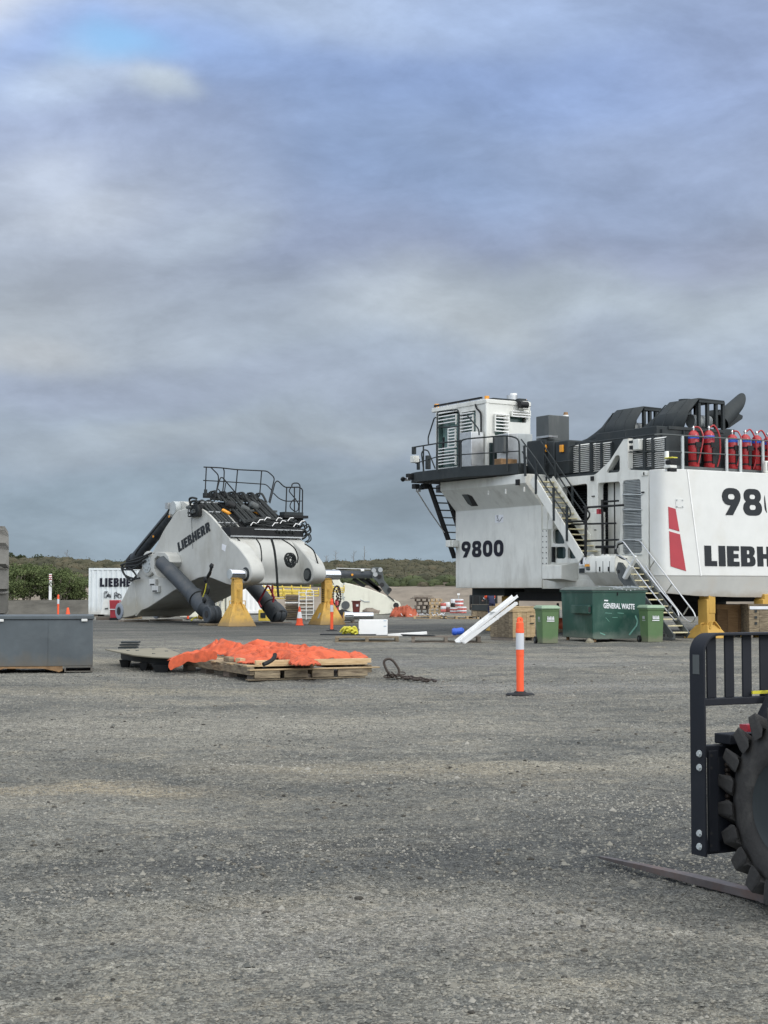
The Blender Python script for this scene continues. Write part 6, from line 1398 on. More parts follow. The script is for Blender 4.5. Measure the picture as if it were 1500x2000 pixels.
# -------- grey steel box (left foreground)
p = at_z(181, 1306, 0.06); y0 = p.y
t = thing('steel_box', 'long grey painted steel bin with flat lid and rusty foot, left foreground', 'steel bin', (p.x, y0, 0), rad(11.2))
zt = CAMZ-52/F*y0
MB().box(-2.6, 0, 0, 1.5, .11, zt-.07).build('body', 'steelbox', t, bevel=.012)
MB().box(-2.62, .02, -.03, 1.53, zt-.07, zt).build('lid', 'steelbox', t, bevel=.012)
for x in (-.82,): MB().box(x-.001, x+.006, -.006, 0.001, .12, zt-.08).build('pressed_seam', 'steelbox', t)
for x in (-.16, -1.68): MB().box(x-.055, x+.055, -.05, -.031, zt-.11, zt-.062).build('latch', 'grille', t, bevel=.01)
MB().prism([(-2.6, .01, .11), (-.55, .01, .11), (-.55, .01, .03), (-.62, .01, .0), (-.68, .01, .02), (-.9, .01, .07), (-1.6, .01, .075), (-1.8, .01, .03), (-1.9, .01, 0), (-2.6, .01, 0)], (0, .03, 0)).build('skirt', 'rust', t)
b = MB()
for (x0, x1, z0, z1) in ((-.50, -.02, .08, .11), (-.50, -.02, 0, .02), (-.52, -.49, 0, .11), (-.04, 0, 0, .11)): b.box(x0, x1, .0, 1.4, z0, z1)
b.build('skid_channel', 'steelbox', t, bevel=.004)
MB().box(-1.6, -1.45, 1.0, 1.4, 0, .11).build('skid', 'rust', t); MB().box(-2.5, -2.35, .1, 1.4, 0, .11).build('skid', 'rust', t)
# -------- big tyre at the left edge
p = at_depth(18, 1150, 43); R0 = 1.66
t = thing('earthmover_tyre', 'huge dusty grey tyre with deep lugs at the left edge, behind the steel bin', 'tyre', (p.x-.66, 43, R0+.0), 0)
MB().lathe((-.55, 0, 0), (1, 0, 0), [(0, .95), (.0, 1.2), (.06, 1.42), (.16, 1.52), (.94, 1.52), (1.04, 1.42), (1.10, 1.2), (1.10, .95), (1.0, .82), (.1, .82)], 64, closed=True).build('carcass', 'grey_tyre', t)
t.rotation_euler = (0, 0, rad(15))
for k in range(15):
    a = 2*math.pi*k/15; R = Matrix.Rotation(a, 3, 'X')
    for s in (-1, 1):
        L_ = [Vector((s*.04, -.30, 1.46)), Vector((s*.58, -.29, 1.42)), Vector((s*.60, -.24, 1.16)), Vector((s*.60, .24, 1.16)), Vector((s*.58, .29, 1.42)), Vector((s*.04, .30, 1.46))]
        T_ = [Vector((s*.03, -.29, 1.64)), Vector((s*.50, -.28, 1.62)), Vector((s*.595, -.25, 1.46)), Vector((s*.595, .25, 1.46)), Vector((s*.50, .28, 1.62)), Vector((s*.03, .29, 1.64))]
        if k == 0 or True:
            key = 'lug%d' % s
            if key not in M:
                mb = MB(); mb.loft([L_, T_]); M[key] = mb.mesh('tread_lug', M['grey_tyre'], 30)
            o = obj('tread_lug', M[key], t); o.rotation_euler = (a+(.21 if s > 0 else 0), 0, 0)
# -------- white container and cream container
def container(px0, py0, D__, W_, label, m, corr=True, H_=2.59, z=.12):
    p = at_depth(px0, py0, D__); t = thing('shipping_container', label, 'container', (p.x, D__, z), 0, None)
    b = MB(); n = int(W_/.28); vs = []; x = .1
    pts = [(0.1, .05)]
    while x < W_-.15: pts += [(x+.03, .05), (x+.07, .015), (x+.17, .015), (x+.21, .05)]; x += .28
    pts += [(W_-.1, .05)]
    for i in range(len(pts)-1): b.add([(pts[i][0], pts[i][1], .15), (pts[i+1][0], pts[i+1][1], .15), (pts[i+1][0], pts[i+1][1], H_-.12), (pts[i][0], pts[i][1], H_-.12)], [(0, 1, 2, 3)])
    b.build('side_panel', m, t, smooth=0)
    for nm, a in (('corner_post', (0, .1, 0, .12, 0, H_)), ('corner_post', (W_-.1, W_, 0, .12, 0, H_)), ('top_rail', (.101, W_-.101, .0, .12, H_-.12, H_-.002)), ('bottom_rail', (.101, W_-.101, 0, .12, .0, .15))): MB().box(*a).build(nm, m, t, bevel=.008)
    MB().box(0, W_, .125, 2.43, .02, H_-.02).build('shell', m, t, bevel=.01)
    return t
ct = container(173, 1150, 86, 5.1, 'white shipping container with black block lettering, half behind the grey boom', 'cont')
for k in range(3): MB().box(-.1+k*2.3, .5+k*2.3, 0.1, 2.2, -.12, 0).build('sleeper', 'greywood', ct)
q = at_depth(195, 1146, 86); q2 = at_depth(195, 1129, 86)
tw = sum(GL[c][0] for c in 'LIEBHERR')+.12*7; wl_ = (at_depth(260, 1146, 86).x-q.x)*8/6.1*1.0
lettering('LIEBHERR', (q.x-ct.location.x, -.002, q.z-.12), (1, 0, 0), (0, 0, 1), (q2-q).length, 'maker_lettering', 'decalnavy', ct, gap=.12, xs=wl_/(tw*(q2-q).length)*1.0, depth=.01)
def cp(px, py): a = at_depth(px, py, 86); return Vector((a.x-ct.location.x, -.01, a.z-.12))
for pp in (((204, 1156), (210, 1155), (208, 1158), (204, 1158), (204, 1168), (213, 1157), (208, 1166)), ((211, 1161), (216, 1162), (216, 1166), (211, 1165), (211, 1161)), ((206, 1168), (213, 1162), (216, 1168)), ((224, 1170), (224, 1158), (228, 1156), (226, 1163), (231, 1167)), ((228, 1159), (236, 1162), (237, 1167), (231, 1168), (231, 1162)), ((224, 1164), (229, 1163), (233, 1159))):
    MB().tube([cp(*p) for p in pp], .02, 4).build('line_drawing', 'decalnavy', ct)
cc = container(352, 1150, 80, 2.44, 'cream shipping container with rod doors and a numeral 1, seen under the grey boom', 'cream', H_=2.3, z=.1)
def c2(px, py): a = at_depth(px, py, 80); return Vector((a.x-cc.location.x, -.03, a.z-.1))
for px in (416, 423, 430): MB().cyl(c2(px, 1198), c2(px, 1130), .022, n=6).build('lock_rod', 'galv', cc)
for py in (1165, 1172): MB().beam(c2(412, py), c2(436, py), .03, .04).build('lock_handle', 'anth', cc)
MB().box(2.36, 2.40, -.02, 0, .1, 2.2).build('door_gasket', 'black', cc); q = c2(429, 1190)
MB().prism([c2(px, py) for px, py in ((427.5, 1182), (430.5, 1179), (431, 1179), (431, 1192), (429, 1192), (429, 1183))], (0, -.01, 0)).build('numeral', 'decalnavy', cc)
# second white container further right, low strip behind boom
t = container(330, 1150, 92, 6.0, 'white shipping container low behind the cream one, under the boom belly', 'whitep', H_=2.4, z=.1)
# -------- things before the white container
p = at_z(205, 1205, 0); t = thing('steel_guard', 'leaning grey sheet metal guard in front of the white container', 'metal guard', (p.x, 83, 0), 0)
def c3(px, py, d=0): a = at_depth(px, py, 83+d); return Vector((a.x-p.x, d, a.z))
MB().loft([[c3(*q) for q in ((203, 1170), (217, 1169), (216, 1182), (211, 1200), (196, 1200))], [c3(q[0], q[1], .5) for q in ((203, 1170), (217, 1169), (216, 1182), (211, 1200), (196, 1200))]]).build('folded_sheet', 'grille', t); MB().beam(c3(205, 1189, -.03), c3(211, 1188, -.03), .05, .06).build('sheet_slot', 'anth', t)
p = at_depth(223, 1190, 76); t = thing('red_bin', 'square red steel bin beside the near foot of the grey boom', 'bin', (p.x, 76, 0), 0)
zz = at_depth(223, 1172, 76).z; MB().loft([[(-.16, -.2, .12), (.24, -.2, .12), (.24, .3, .12), (-.16, .3, .12)], [(-.2, -.25, zz), (.3, -.25, zz), (.3, .3, zz), (-.2, .3, zz)]]).build('body', 'decalred', t, bevel=.02); MB().box(-.19, .28, -.27, -.235, .52, .56).build('pale_band', 'paper', t); MB().box(-.2, .25, -.2, .3, 0, .119).build('feet', 'black', t)
for i, (px, py, w, h, m, lb) in enumerate(((203, 1211, .75, .15, 'greywood', 'grey timber bearer on the gravel left of the near boom foot'), (260, 1209, .9, .14, 'oldwood', 'pale timber bearer between the two boom feet'))):
    p = ground_at(px, py); o = MB().box(-w/2, w/2, -.1, .15, 0, h).build('timber_bearer', m, None, bevel=.01); o.location = p; tag(o, lb, 'timber')
# yellow hook / small things under the boom
p = ground_at(393, 1213); t = thing('chain_hoist', 'small yellow chain hoist lying under the near hoist cylinder', 'chain hoist', (p.x, p.y, 0), .4)
MB().lathe((-.15, 0, .25), (1, 0, -.2), [(0, .06), (.05, .16), (.2, .16), (.3, .06)], 14).build('hoist_body', 'ochre', t); MB().tube(smooth_path([(-.2, 0, .2), (-.4, .05, .12), (-.5, 0, .02)]), .04).build('handle', 'lime', t); MB().cyl((-.1, 0, 0), (-.1, 0, .02), .35, n=16).build('black_mat', 'black', t)
# IBC tank
p = at_depth(449, 1180, 82); t = thing('tote_tank', 'pale plastic tote tank with grey base between the cream container and left yellow stand', 'tank', (p.x, 82, 0), 0)
MB().box(-.5, .6, 0, 1, .45, 1.15).build('tank', 'ibc', t, bevel=.05); MB().box(-.5, .6, 0, 1, .0, .44).build('base', 'steelbox', t, bevel=.02)
for k in range(5): MB().box(-.5+k*.27, -.47+k*.27, -.03, -.005, .45, 1.15).build('cage_bar', 'galv', t)
# -------- yellow railing frames, pallet stack and white cage between the stands
for j, (px0, px1, py, hh_, D__, lb) in enumerate(((515, 606, 1146, 16, 80.0, 'topmost yellow railing frame of the heap behind the far hoist cylinder'), (520, 622, 1152, 10, 81.0, 'second yellow railing frame of the heap, just under the top one'), (515, 596, 1159, 9, 82.0, 'yellow railing frame lying lowest in the heap behind the boom'), (640, 672, 1147, 8, 79.0, 'short yellow railing frame right of the right yellow stand'))):
    a = at_depth(px0, py, D__); c = at_depth(px1, py, D__); L_ = c.x-a.x; t = thing('railing_frame', lb, 'railing', (a.x, D__, a.z), 0, 'yellow railing frames in a heap'); h = hh_/F*D__
    for f in (0, .5, 1): MB().cyl((0, f*.3, -h*f), (L_, f*.3, -h*f-.05), .035, n=6).build('rail', 'lemon', t)
    n = max(3, int(L_/.45))
    for k in range(n+1): MB().cyl((L_*k/n, 0, .08), (L_*k/n, .25, -h), .03, n=6).build('upright', 'lemon', t)
t = thing('timber_stack', 'tall stack of brown dunnage boards holding the yellow railings, left of the white cage', 'timber stack', (at_depth(570, 1200, 76).x, 76, 0), 0)
zt_ = at_depth(570, 1159, 76).z
for k in range(11):
    z = .05+k*(zt_-.1)/11; MB().box(-.36+.02*(k % 2), .34+.03*(k % 3), 0, .9, z, z+(zt_-.1)/11*.62).build('board', 'whitep' if k == 7 else ('greywood' if k % 3 == 0 else 'oldwood'), t, bevel=.006)
MB().box(-.3, .3, .05, .85, 0, zt_-.06).build('core', 'greywood', t)
t = thing('wire_cage', 'white wire stillage cage with boards inside, right of the brown board stack', 'cage', (at_depth(583, 1200, 75).x, 75, 0), 0)
w = at_depth(613, 1200, 75).x-t.location.x; zt_ = at_depth(598, 1157, 75).z
for k in range(8): MB().cyl((0, 0, .12+k*(zt_-.14)/7), (w, 0, .12+k*(zt_-.14)/7), .018, n=5).build('wire', 'whitep', t)
for k in range(3): MB().cyl((w*k/2*.95+.02, -.02, .05), (w*k/2*.95+.02, -.02, zt_+.06), .022, n=5).build('upright', 'whitep', t)
MB().tube(smooth_path([(w*.45, -.02, zt_-.1), (w*.55, -.02, zt_+.12), (w*.85, -.02, zt_+.14), (w*.98, -.02, zt_)]), .02, 5).build('wire_arch', 'whitep', t)
for k in range(6): MB().box(.02, w-.02, .06, .7, .06+k*.17, .06+k*.17+.09).build('board_inside', 'greywood' if k % 2 else 'oldwood', t)
p = at_depth(510, 1190, 70); t = thing('yellow_block', 'low yellow steel wedge behind the left yellow stand', 'steel wedge', (p.x, 74, 0), 0)
MB().loft([[(-.45, 0, 0), (.5, 0, 0), (.5, 0, .12), (-.3, 0, .55), (-.45, 0, .55)], [(-.45, .5, 0), (.5, .5, 0), (.5, .5, .12), (-.3, .5, .55), (-.45, .5, .55)]]).build('wedge', 'lemon', t, bevel=.02); MB().box(-.35, -.1, -.02, -.002, .15, .4).build('dark_plate', 'anth', t)
# -------- red extinguisher, maroon bin and chrome pins by the right stand
p = at_depth(655.5, 1196, 74); t = thing('fire_extinguisher', 'thin red extinguisher on the ground just right of the right yellow stand', 'extinguisher', (p.x, 76, .35), 0)
MB().lathe((0, 0, 0), (0, 0, 1), [(0, .10), (.62, .10), (.70, .05)], 16).build('bottle', 'red', t); MB().cyl((0, 0, .70), (0, 0, 1.05), .02, n=6).build('rod', 'anth', t); MB().box(-.3, .3, -.2, .2, -.35, -.01).build('crate_base', 'brownbin', t)
p = at_depth(695, 1196, 70); t = thing('maroon_bin', 'small maroon tub in front of the cream stick, above the chrome pin', 'tub', (p.x, 71, .46), 0)
MB().loft([[(-.15, -.15, 0), (.15, -.15, 0), (.15, .15, 0), (-.15, .15, 0)], [(-.19, -.19, .50), (.19, -.19, .50), (.19, .19, .50), (-.19, .19, .50)]]).build('tub', 'brownbin', t, bevel=.015); MB().box(-.22, .22, -.22, .22, .50, .54).build('lid', 'brownbin', t, bevel=.01); MB().box(.0, .1, -.19, -.178, .28, .38).build('white_print', 'paper', t)
def pinobj(px0, px1, py, r, D__, lb):
    a = at_depth(px0, py, D__); c = at_depth(px1, py, D__); t = thing('chrome_pin', lb, 'steel pin', (a.x, D__, a.z), 0, 'chrome pins on the low pallet')
    MB().cyl((0, 0, 0), (c.x-a.x, .1, 0), r, n=20).build('shaft', 'chrome', t, bevel=.01); MB().cyl((c.x-a.x-.35, .08, 0), (c.x-a.x-.3, .08, 0), r*1.04, n=20).build('collar', 'galv', t)
pinobj(676, 729, 1203, .155, 66, 'long bright chrome pin lying on the low pallet behind the white box')
pinobj(672, 689, 1204, .20, 65.4, 'short fat chrome pin standing forward of the long one')
for (px, py, w_, h_, D__, m, lb) in ((667, 1197, .9, .1, 68, 'black', 'black rubber scraps beside the right yellow stand'), (725, 1194, .8, .1, 68, 'greywood', 'dark rag heap on top of the long chrome pin')):
    p = at_depth(px, py, D__); b = MB(); rr = random.Random(px)
    ring = [[(w_/2*s_*math.cos(a*.524)*(.8+.4*rr.random()), .3*s_*math.sin(a*.524), h_*z_*(1+.6*rr.random())) for a in range(12)] for s_, z_ in ((1, 0), (.9, 1), (.5, 1.6), (.1, 1.7))]
    b.loft(ring); o = b.build('rubber_scrap' if m == 'black' else 'rag_heap', m, None, smooth=0); o.location = (p.x, D__-.2, p.z-.1); tag(o, lb, 'scrap')
p = ground_at(688, 1217); pallet('pallet', 'low grey pallet carrying the chrome pins', p.x, p.y+.6, .1, 1.9, 1.1, .18, 'greywood', 'grey and brown pallets on the yard')
# -------- pallet with white box, yellow straps, white bars
p = ground_at(716, 1254.5); pw = pallet('pallet', 'pallet carrying the square white box in the middle of the yard', p.x, p.y+.6, rad(1), 1.85, 1.15, .15, 'oldwood', 'grey and brown pallets on the yard')
p = ground_at(729, 1251); D__ = p.y+.35; a, c = at_depth(700.5, 1243, D__), at_depth(757, 1210.5, D__)
wb = thing('white_box', 'square white steel box standing on the middle pallet', 'box', ((a.x+c.x)/2, D__, .152), 0); hw = (c.x-a.x)/2
MB().box(-hw, hw, 0, .55, 0, c.z-.152).build('box_shell', 'whitep', wb, bevel=.008)
for k in (0.2, .62): MB().box(-hw-.004, -hw+.02, -.006, .001, k*.7, k*.7+.05).build('hinge', 'anth2', wb)
for z in (.25, .42): MB().box(hw-.12, hw-.04, -.004, .0, z, z+.03).build('print', 'ibc', wb)
p = at_depth(678, 1238, D__); b = MB(); rr = random.Random(3)
for k in range(16): c0_ = Vector((rr.uniform(-.22, .22), rr.uniform(-.1, .1), rr.uniform(0, .14))); b.tube(smooth_path([c0_, c0_+Vector((.08, 0, .07)), c0_+Vector((.14, .03, 0)), c0_+Vector((.06, 0, -.04))]), .035, 6)
o = b.build('yellow_straps', 'lime', None); o.location = (p.x, D__, .2); tag(o, 'crumpled yellow strap bundle on the pallet left of the white box', 'straps')
a = at_depth(625, 1243, D__); o = MB().box(0, 1.7, 0, .5, 0, .03).build('rubber_sheet', 'black', None); o.location = (a.x, D__-.1, .152); tag(o, 'thin black sheet jutting left from the pallet under the yellow straps', 'sheet')
a, c = at_depth(757, 1241, D__+.8), at_depth(834, 1237.5, D__+.8); o = MB().beam((0, 0, 0), (c.x-a.x, 0, c.z-a.z+.02), .1, .09).build('white_bar', 'whitep', None, bevel=.01); o.location = a; tag(o, 'long white bar lying between the white box and the next pallet', 'bar')
p = ground_at(862, 1255); pallet('pallet', 'dark pallet with a blue container on it, left of the leaning white channels', p.x+.15, p.y+.6, rad(-1), 2.0, 1.15, .17, 'greywood', 'grey and brown pallets on the yard')
o = MB().loft([[(-.55, 0, 0), (.4, 0, 0), (.4, .5, 0), (-.55, .5, 0)], [(-.62, 0, .05), (.35, 0, .02), (.35, .5, .02), (-.62, .5, .05)]]).build('dark_sheet', 'black', None); o.location = (p.x-.55, p.y+.25, .175); tag(o, 'crumpled black sheet on the left end of the dark pallet', 'sheet')
o = MB().lathe((-.17, 0, 0), (1, 0, .1), [(0, .06), (.02, .10), (.10, .12), (.13, .10), (.3, .11), (.36, .06)], 10).build('blue_container', 'blue', None); q = at_depth(894, 1236, p.y+.5); o.location = (q.x, p.y+.5, .29); tag(o, 'bright blue plastic container lying on the dark pallet', 'container')
# -------- leaning white channels
def chan(p0, p1, D0, D1, w_, lb):
    a, c = at_depth(*p0, D0), at_depth(*p1, D1); d = (c-a).normalized(); L_ = (c-a).length
    t = thing('white_channel', lb, 'steel channel', a, 0, 'white channels leaning on the crate'); z = Vector((-.55, -.35, .75)); x = d.cross(z).normalized(); z = x.cross(d).normalized(); R = Matrix((x, d, z)).transposed()
    for (off, sz) in (((0, L_/2, 0), (w_, L_, .012)), ((-w_/2, L_/2, .035), (.012, L_, .08)), ((w_/2, L_/2, .035), (.012, L_, .08))):
        b = MB(); b.obox(R @ Vector(off), sz, R); b.build('flange' if off[0] else 'web', 'channel', t)
    MB().obox(R @ Vector((0, L_*.62, .03)), (w_*1.02, .03, .1), R).build('clip', 'grille', t)
DA = ground_d(1256)
chan((895, 1255), (1007, 1166), DA, DA+1.2, .25, 'upper and wider of the two white channels leaning on the timber crate')
chan((906, 1257.5), (1010, 1179.5), DA-.25, DA+.8, .08, 'lower and narrower of the two white channels leaning on the timber crate')
# -------- timber crates
def crate(name, label, x, y, ang, w, d, h, m, nb, group, top=True, z=0.0, mt=None):
    t = thing(name, label, 'crate', (x, y, z), ang, group)
    MB().box(.02, w-.02, .02, d-.02, .1, h-.02).build('inner_lining', 'greywood', t)
    for i in range(nb):
        g_ = .008; x0 = w*i/nb; MB().box(x0+g_/2, x0+w/nb-g_/2, 0, .022, .1, h-.001).build('board', m, t, bevel=.003)
    nd = max(2, int(nb*d/w))
    for i in range(nd):
        y0 = .023+(d-.023)*i/nd
        MB().box(0, .022, y0+.004, y0+(d-.023)/nd-.004, .1, h-.001).build('board', mt or m, t, bevel=.003); MB().box(w-.022, w, y0+.004, y0+(d-.023)/nd-.004, .1, h-.001).build('board', m, t, bevel=.003)
    MB().box(-.02, w+.02, -.021, -.001, h-.14, h).build('batten', m, t, bevel=.003); MB().box(-.021, -.001, 0, d, h-.14, h).build('batten', m, t, bevel=.003)
    if top: MB().box(-.025, w+.025, -.03, d+.02, h+.001, h+.025).build('lid_board', m, t, bevel=.003)
    for i in range(3): MB().box(.02+(w-.14)*i/2, .12+(w-.14)*i/2, 0.02, d, 0, .099).build('bearer', 'greywood', t)
    return t
p = ground_at(1002, 1252); cr = crate('timber_crate', 'tall pine crate beside the left green wheelie bin, white channels leaning on it', p.x, p.y+.05, rad(24), .85, 1.15, 1.0, 'pine', 5, 'timber crates', mt='oldwood')
# rotate so that the corner faces us: left face visible
cr.rotation_euler = (0, 0, rad(32)); 
for i, z in ((0, .72), (1, .5)): MB().box(.62, .78, -.026, -.022, z, z+.03).build('stencil', 'anth', cr)
p = at_depth(916, 1199, 82); c1_ = crate('timber_crate', 'small crate with a grey sheet over it, left of the worker in navy', p.x, 79, 0, 1.0, .9, .72, 'oldwood', 4, 'timber crates'); MB().prism([(-.04, -.04, .746), (1.03, -.04, .746), (1.03, -.04, .4), (-.04, -.04, .45)], (0, .008, 0)).build('grey_sheet', 'anth', c1_)
c2_ = crate('timber_crate', 'small pale pine crate right beside the worker in navy', p.x+1.04, 78.8, 0, .86, .9, .75, 'pine', 3, 'timber crates'); MB().box(.3, .42, -.026, -.022, .3, .5).build('stencil', 'anth', c2_)
p = at_depth(1408, 1250, 49.5); c3_ = crate('plywood_crate', 'large brown plywood crate under the excavator counterweight, right of the ochre stand', p.x, 50, 0, 1.02, 1.2, 1.02, 'ply', 3, 'timber crates')
p = at_depth(1465, 1250, 48.5); c4_ = crate('timber_crate', 'pale grey-boarded crate at the right edge behind the forklift guard', p.x, 48.6, 0, 1.9, 1.1, 1.04, 'oldwood', 6, 'timber crates'); c4_.data
for k in range(3): 
    MB().box(.17+.0*k, .25, -.028, -.0225, .80-k*.19, .88-k*.19).build('stencil', 'anth', c4_)
MB().box(.02, 1.9, -.024, -.0215, .905, 1.0).build('pale_batten', 'paper', c4_)
o = MB().box(0, .35, 0, .6, 0, .09).build('timber_offcut', 'pine', None, bevel=.005); p = ground_at(1288, 1247); o.location = (p.x, p.y+.4, 0); tag(o, 'pale timber offcut between the right wheelie bin and the stair foot', 'timber')
# -------- wheelie bins
def wheelie(px, py, ang, label, H_=1.05):
    p = ground_at(px, py); t = thing('wheelie_bin', label, 'wheelie bin', (p.x, p.y, 0), ang, 'green wheelie bins')
    def rr4(x0, x1, y0, y1, z): return [(x0, y0, z), (x1, y0, z), (x1, y1, z), (x0, y1, z)]
    MB().loft([rr4(.02, .47, .05, .55, .02), rr4(.0, .50, .02, .66, H_-.12), rr4(-.01, .51, .0, .67, H_-.12), rr4(-.01, .51, .0, .67, H_-.07)]).build('body', 'bin', t, bevel=.02)
    MB().loft([rr4(-.03, .53, -.03, .74, H_-.069), rr4(-.03, .53, -.03, .74, H_-.03), rr4(.02, .48, .06, .70, H_+.03)]).build('lid', 'binlid', t, bevel=.015)
    MB().cyl((-.01, .76, H_-.06), (.51, .76, H_-.06), .018, n=8).build('handle', 'bin', t)
    for x in (-.04, .48): MB().cyl((x, .60, .10), (x+.06, .60, .10), .10, n=20).build('wheel', 'black', t); MB().cyl((x-.003, .60, .10), (x, .60, .10), .05, n=12).build('hub', 'anth2', t)
    MB().box(.14, .36, -.0+.012, .018, H_-.42, H_-.395).build('white_line', 'paper', t)
    for k in range(5): MB().prism([(.15+k*.042, .006, H_-.37), (.185+k*.042, .006, H_-.37), (.175+k*.042, .006, H_-.28-.02*(k % 2)), (.155+k*.042, .006, H_-.27)], (0, .006, 0)).build('white_print', 'paper', t)
    MB().box(.003, .010, .2, .42, H_-.42, H_-.40).build('white_line', 'radi', t); MB().box(.001, .008, .24, .40, H_-.37, H_-.29).build('white_print', 'radi', t)
    return t
wheelie(1059.5, 1258, rad(12), 'green wheelie bin between the pine crate and the green skip')
wheelie(1266, 1255.5, rad(14), 'green wheelie bin right of the green skip, by the grey stairs')
# -------- green skip bin
pA = ground_at(1157, 1254); sk_ang = rad(20)
SK = Frame(pA.x, pA.y, sk_ang)
sb = thing('skip_bin', 'large dark green skip with white GENERAL WASTE lettering and grey lid', 'skip bin', (pA.x, pA.y, 0), sk_ang)
W1 = SK.Y(1257, 1200, 0).x; L1 = SK.X(1099, 1200, 0).y; zt = SK.Y(1157, 1153, 0).z
W1t = SK.Y(1262, 1170, -.05).x
ob = [(0, 0, .10), (W1, 0, .10), (W1, L1, .10), (0, L1, .10)]; ot = [(-.0, -.04, zt), (W1+.07, -.04, zt), (W1+.07, L1+.1, zt), (-.0, L1+.1, zt)]
MB().loft([ob, ot]).build('body', 'skip', sb, bevel=.015)
MB().loft([[(x, y, z-.05) for x, y, z in ot], [(x+(-.03 if x < .1 else .03), y+(-.03 if y < .1 else .03), z-.05) for x, y, z in ot], [(x+(-.03 if x < .1 else .03), y+(-.03 if y < .1 else .03), z) for x, y, z in ot]]).build('rim', 'skip', sb)
b = MB(); n = 13
for k in range(2):
    x0, x1 = (-.05, W1*.5) if k == 0 else (W1*.5+.01, W1+.12)
    top = [(x0+(x1-x0)*i/8, zt+.012+.10*math.sin(math.pi*(i+.2)/8.4)*(1-.35*k)) for i in range(9)]
    lp = [(x, -.10, z) for x, z in top]+[(x1, -.10, zt+.005), (x0, -.10, zt+.005)]
    MB().loft([lp, [(x, L1+.12, z) for x, y, z in lp]]).build('lid', 'skiplid', sb, smooth=40)
for k in range(9): MB().beam((W1*.30+k*.14, -.12, zt+.03+.03*math.sin(k)), (W1*.42+k*.14, L1*.5, zt+.12), .03, .03).build('lid_rib', 'radi', sb)
for (x, y) in ((.12, .1), (W1-.12, .1), (.12, L1-.1), (W1-.12, L1-.1)): MB().cyl((x, y, 0), (x, y, .10), .05, n=10).build('castor', 'rust', sb)
MB().box(.03, W1-.05, -.012, -.002, .09, .14).build('foot_rail', 'skip', sb)
# fork pockets on the sides
fp = SK.X(1148, 1190, 0); fq = SK.X(1122, 1190, 0); zl, zh = SK.X(1140, 1198, 0).z, SK.X(1140, 1182, 0).z
MB().box(-.12, -.001, .05, fq.y, zl, zh).build('fork_pocket', 'skip', sb, bevel=.01); MB().box(-.10, -.02, .045, .0501, zl+.04, zh-.04).build('pocket_opening', 'void', sb)
MB().box(W1+.03, W1+.15, .0, .5, zl+.05, zh+.02).build('fork_pocket', 'skip', sb, bevel=.01); MB().box(W1+.05, W1+.13, -.006, -.0005, zl+.09, zh-.02).build('pocket_opening', 'void', sb)
n_ = Vector((0, -1, -.04/(zt-.1))).normalized(); pk = lambda px, py, o=.006: SK.plane(px, py, Vector((0, 0, .1))+n_*o, n_)
O = pk(1178.5, 1187.5); E = pk(1239.5, 1190)
font_text('GENERAL WASTE', O, E-O, (pk(1178.5, 1177)-O), 0.155, 'waste_lettering', 'paper', sb, bold=.035, width=(E-O).length)
for (a, c) in (((1180, 1171.5), (1188, 1174.5)),): MB().prism([pk(a[0], a[1]), pk(c[0], a[1]+.5), pk(c[0]-1, c[1]), pk(a[0], c[1]-.5)], n_*.004).build('small_print', 'paper', sb)
M['scuff'] = mat('pale_paint_scuff', (0.16, 0.36, 0.29), 0.5, var=.25, scale=6)
for pp, w_ in ((((1241, 1202), (1245, 1213), (1243, 1222), (1235, 1232), (1229, 1240)), .045), (((1182, 1197), (1195, 1198)), .012), (((1206, 1197), (1218, 1198)), .012), (((1183, 1206), (1190, 1214)), .01), (((1196, 1206), (1206, 1206)), .01), (((1172, 1236), (1182, 1240)), .03)):
    q = [pk(*p, .003) for p in pp]
    for u, v in zip(q[:-1], q[1:]): MB().beam(u, v, .004, w_, tuple(Vector((0, 1, 0)).cross((v-u).normalized()))).build('paint_scuff', 'scuff', sb)
MB().tube([pk(1206, 1157), pk(1206, 1163)], .02, 6).build('lid_catch', 'black', sb)
# lump of dirt by the skip corner
b = MB(); rr = random.Random(9); ring = [[(.12*s_*math.cos(a*.9)*(.7+.6*rr.random()), .1*s_*math.sin(a*.9), z_*(1+.4*rr.random())) for a in range(7)] for s_, z_ in ((1, 0), (.9, .06), (.3, .11))]
b.loft(ring); o = b.build('rubble_lump', 'plate', None, smooth=0); p = ground_at(1152, 1256); o.location = p; tag(o, 'pale lump of rubble at the front corner of the green skip', 'rubble')
# -------- far pile of pallets, tarpaulin and wrapped rolls
def stackp(px0, px1, pyt, n, D__, m, lb, py_bot=1200):
    a = at_depth(px0, 1190, D__); c = at_depth(px1, 1190, D__); w = c.x-a.x; H_ = at_depth(px0, pyt, D__).z
    for k in range(n):
        h = H_/n; t = pallet('pallet', 'placeholder', a.x+w/2+random.uniform(-.06, .06), D__+.6, random.uniform(-.04, .04), w, 1.2, h*.94, m, 'pallets in the far stacks', 5, 3, z=k*h)
        t['label'] = lb % ('topmost' if k == n-1 else 'bottom' if k == 0 else ['second', 'third', 'fourth', 'fifth', 'sixth', 'seventh'][k-1]+' from the ground')
stackp(812, 838, 1167, 5, 84, 'greywood', 'weathered grey pallet, %s in the left far stack')
stackp(840, 862, 1169, 6, 83, 'pine', 'pale pallet, %s in the right far stack')
for (px, py, w, D__, lb) in ((840, 1201, 1.7, 80, 'low pale pallet on the ground before the far pallet stacks'), (890, 1201, 1.6, 80, 'low pallet on the ground before the wrapped red rolls'), (912, 1201, 1.2, 79.5, 'low pallet on the ground before the small far crate')):
    p = at_depth(px, 1200, D__); pallet('pallet', lb, p.x, D__, 0, w, 1.0, .14, 'pine', 'low pallets before the far stacks')
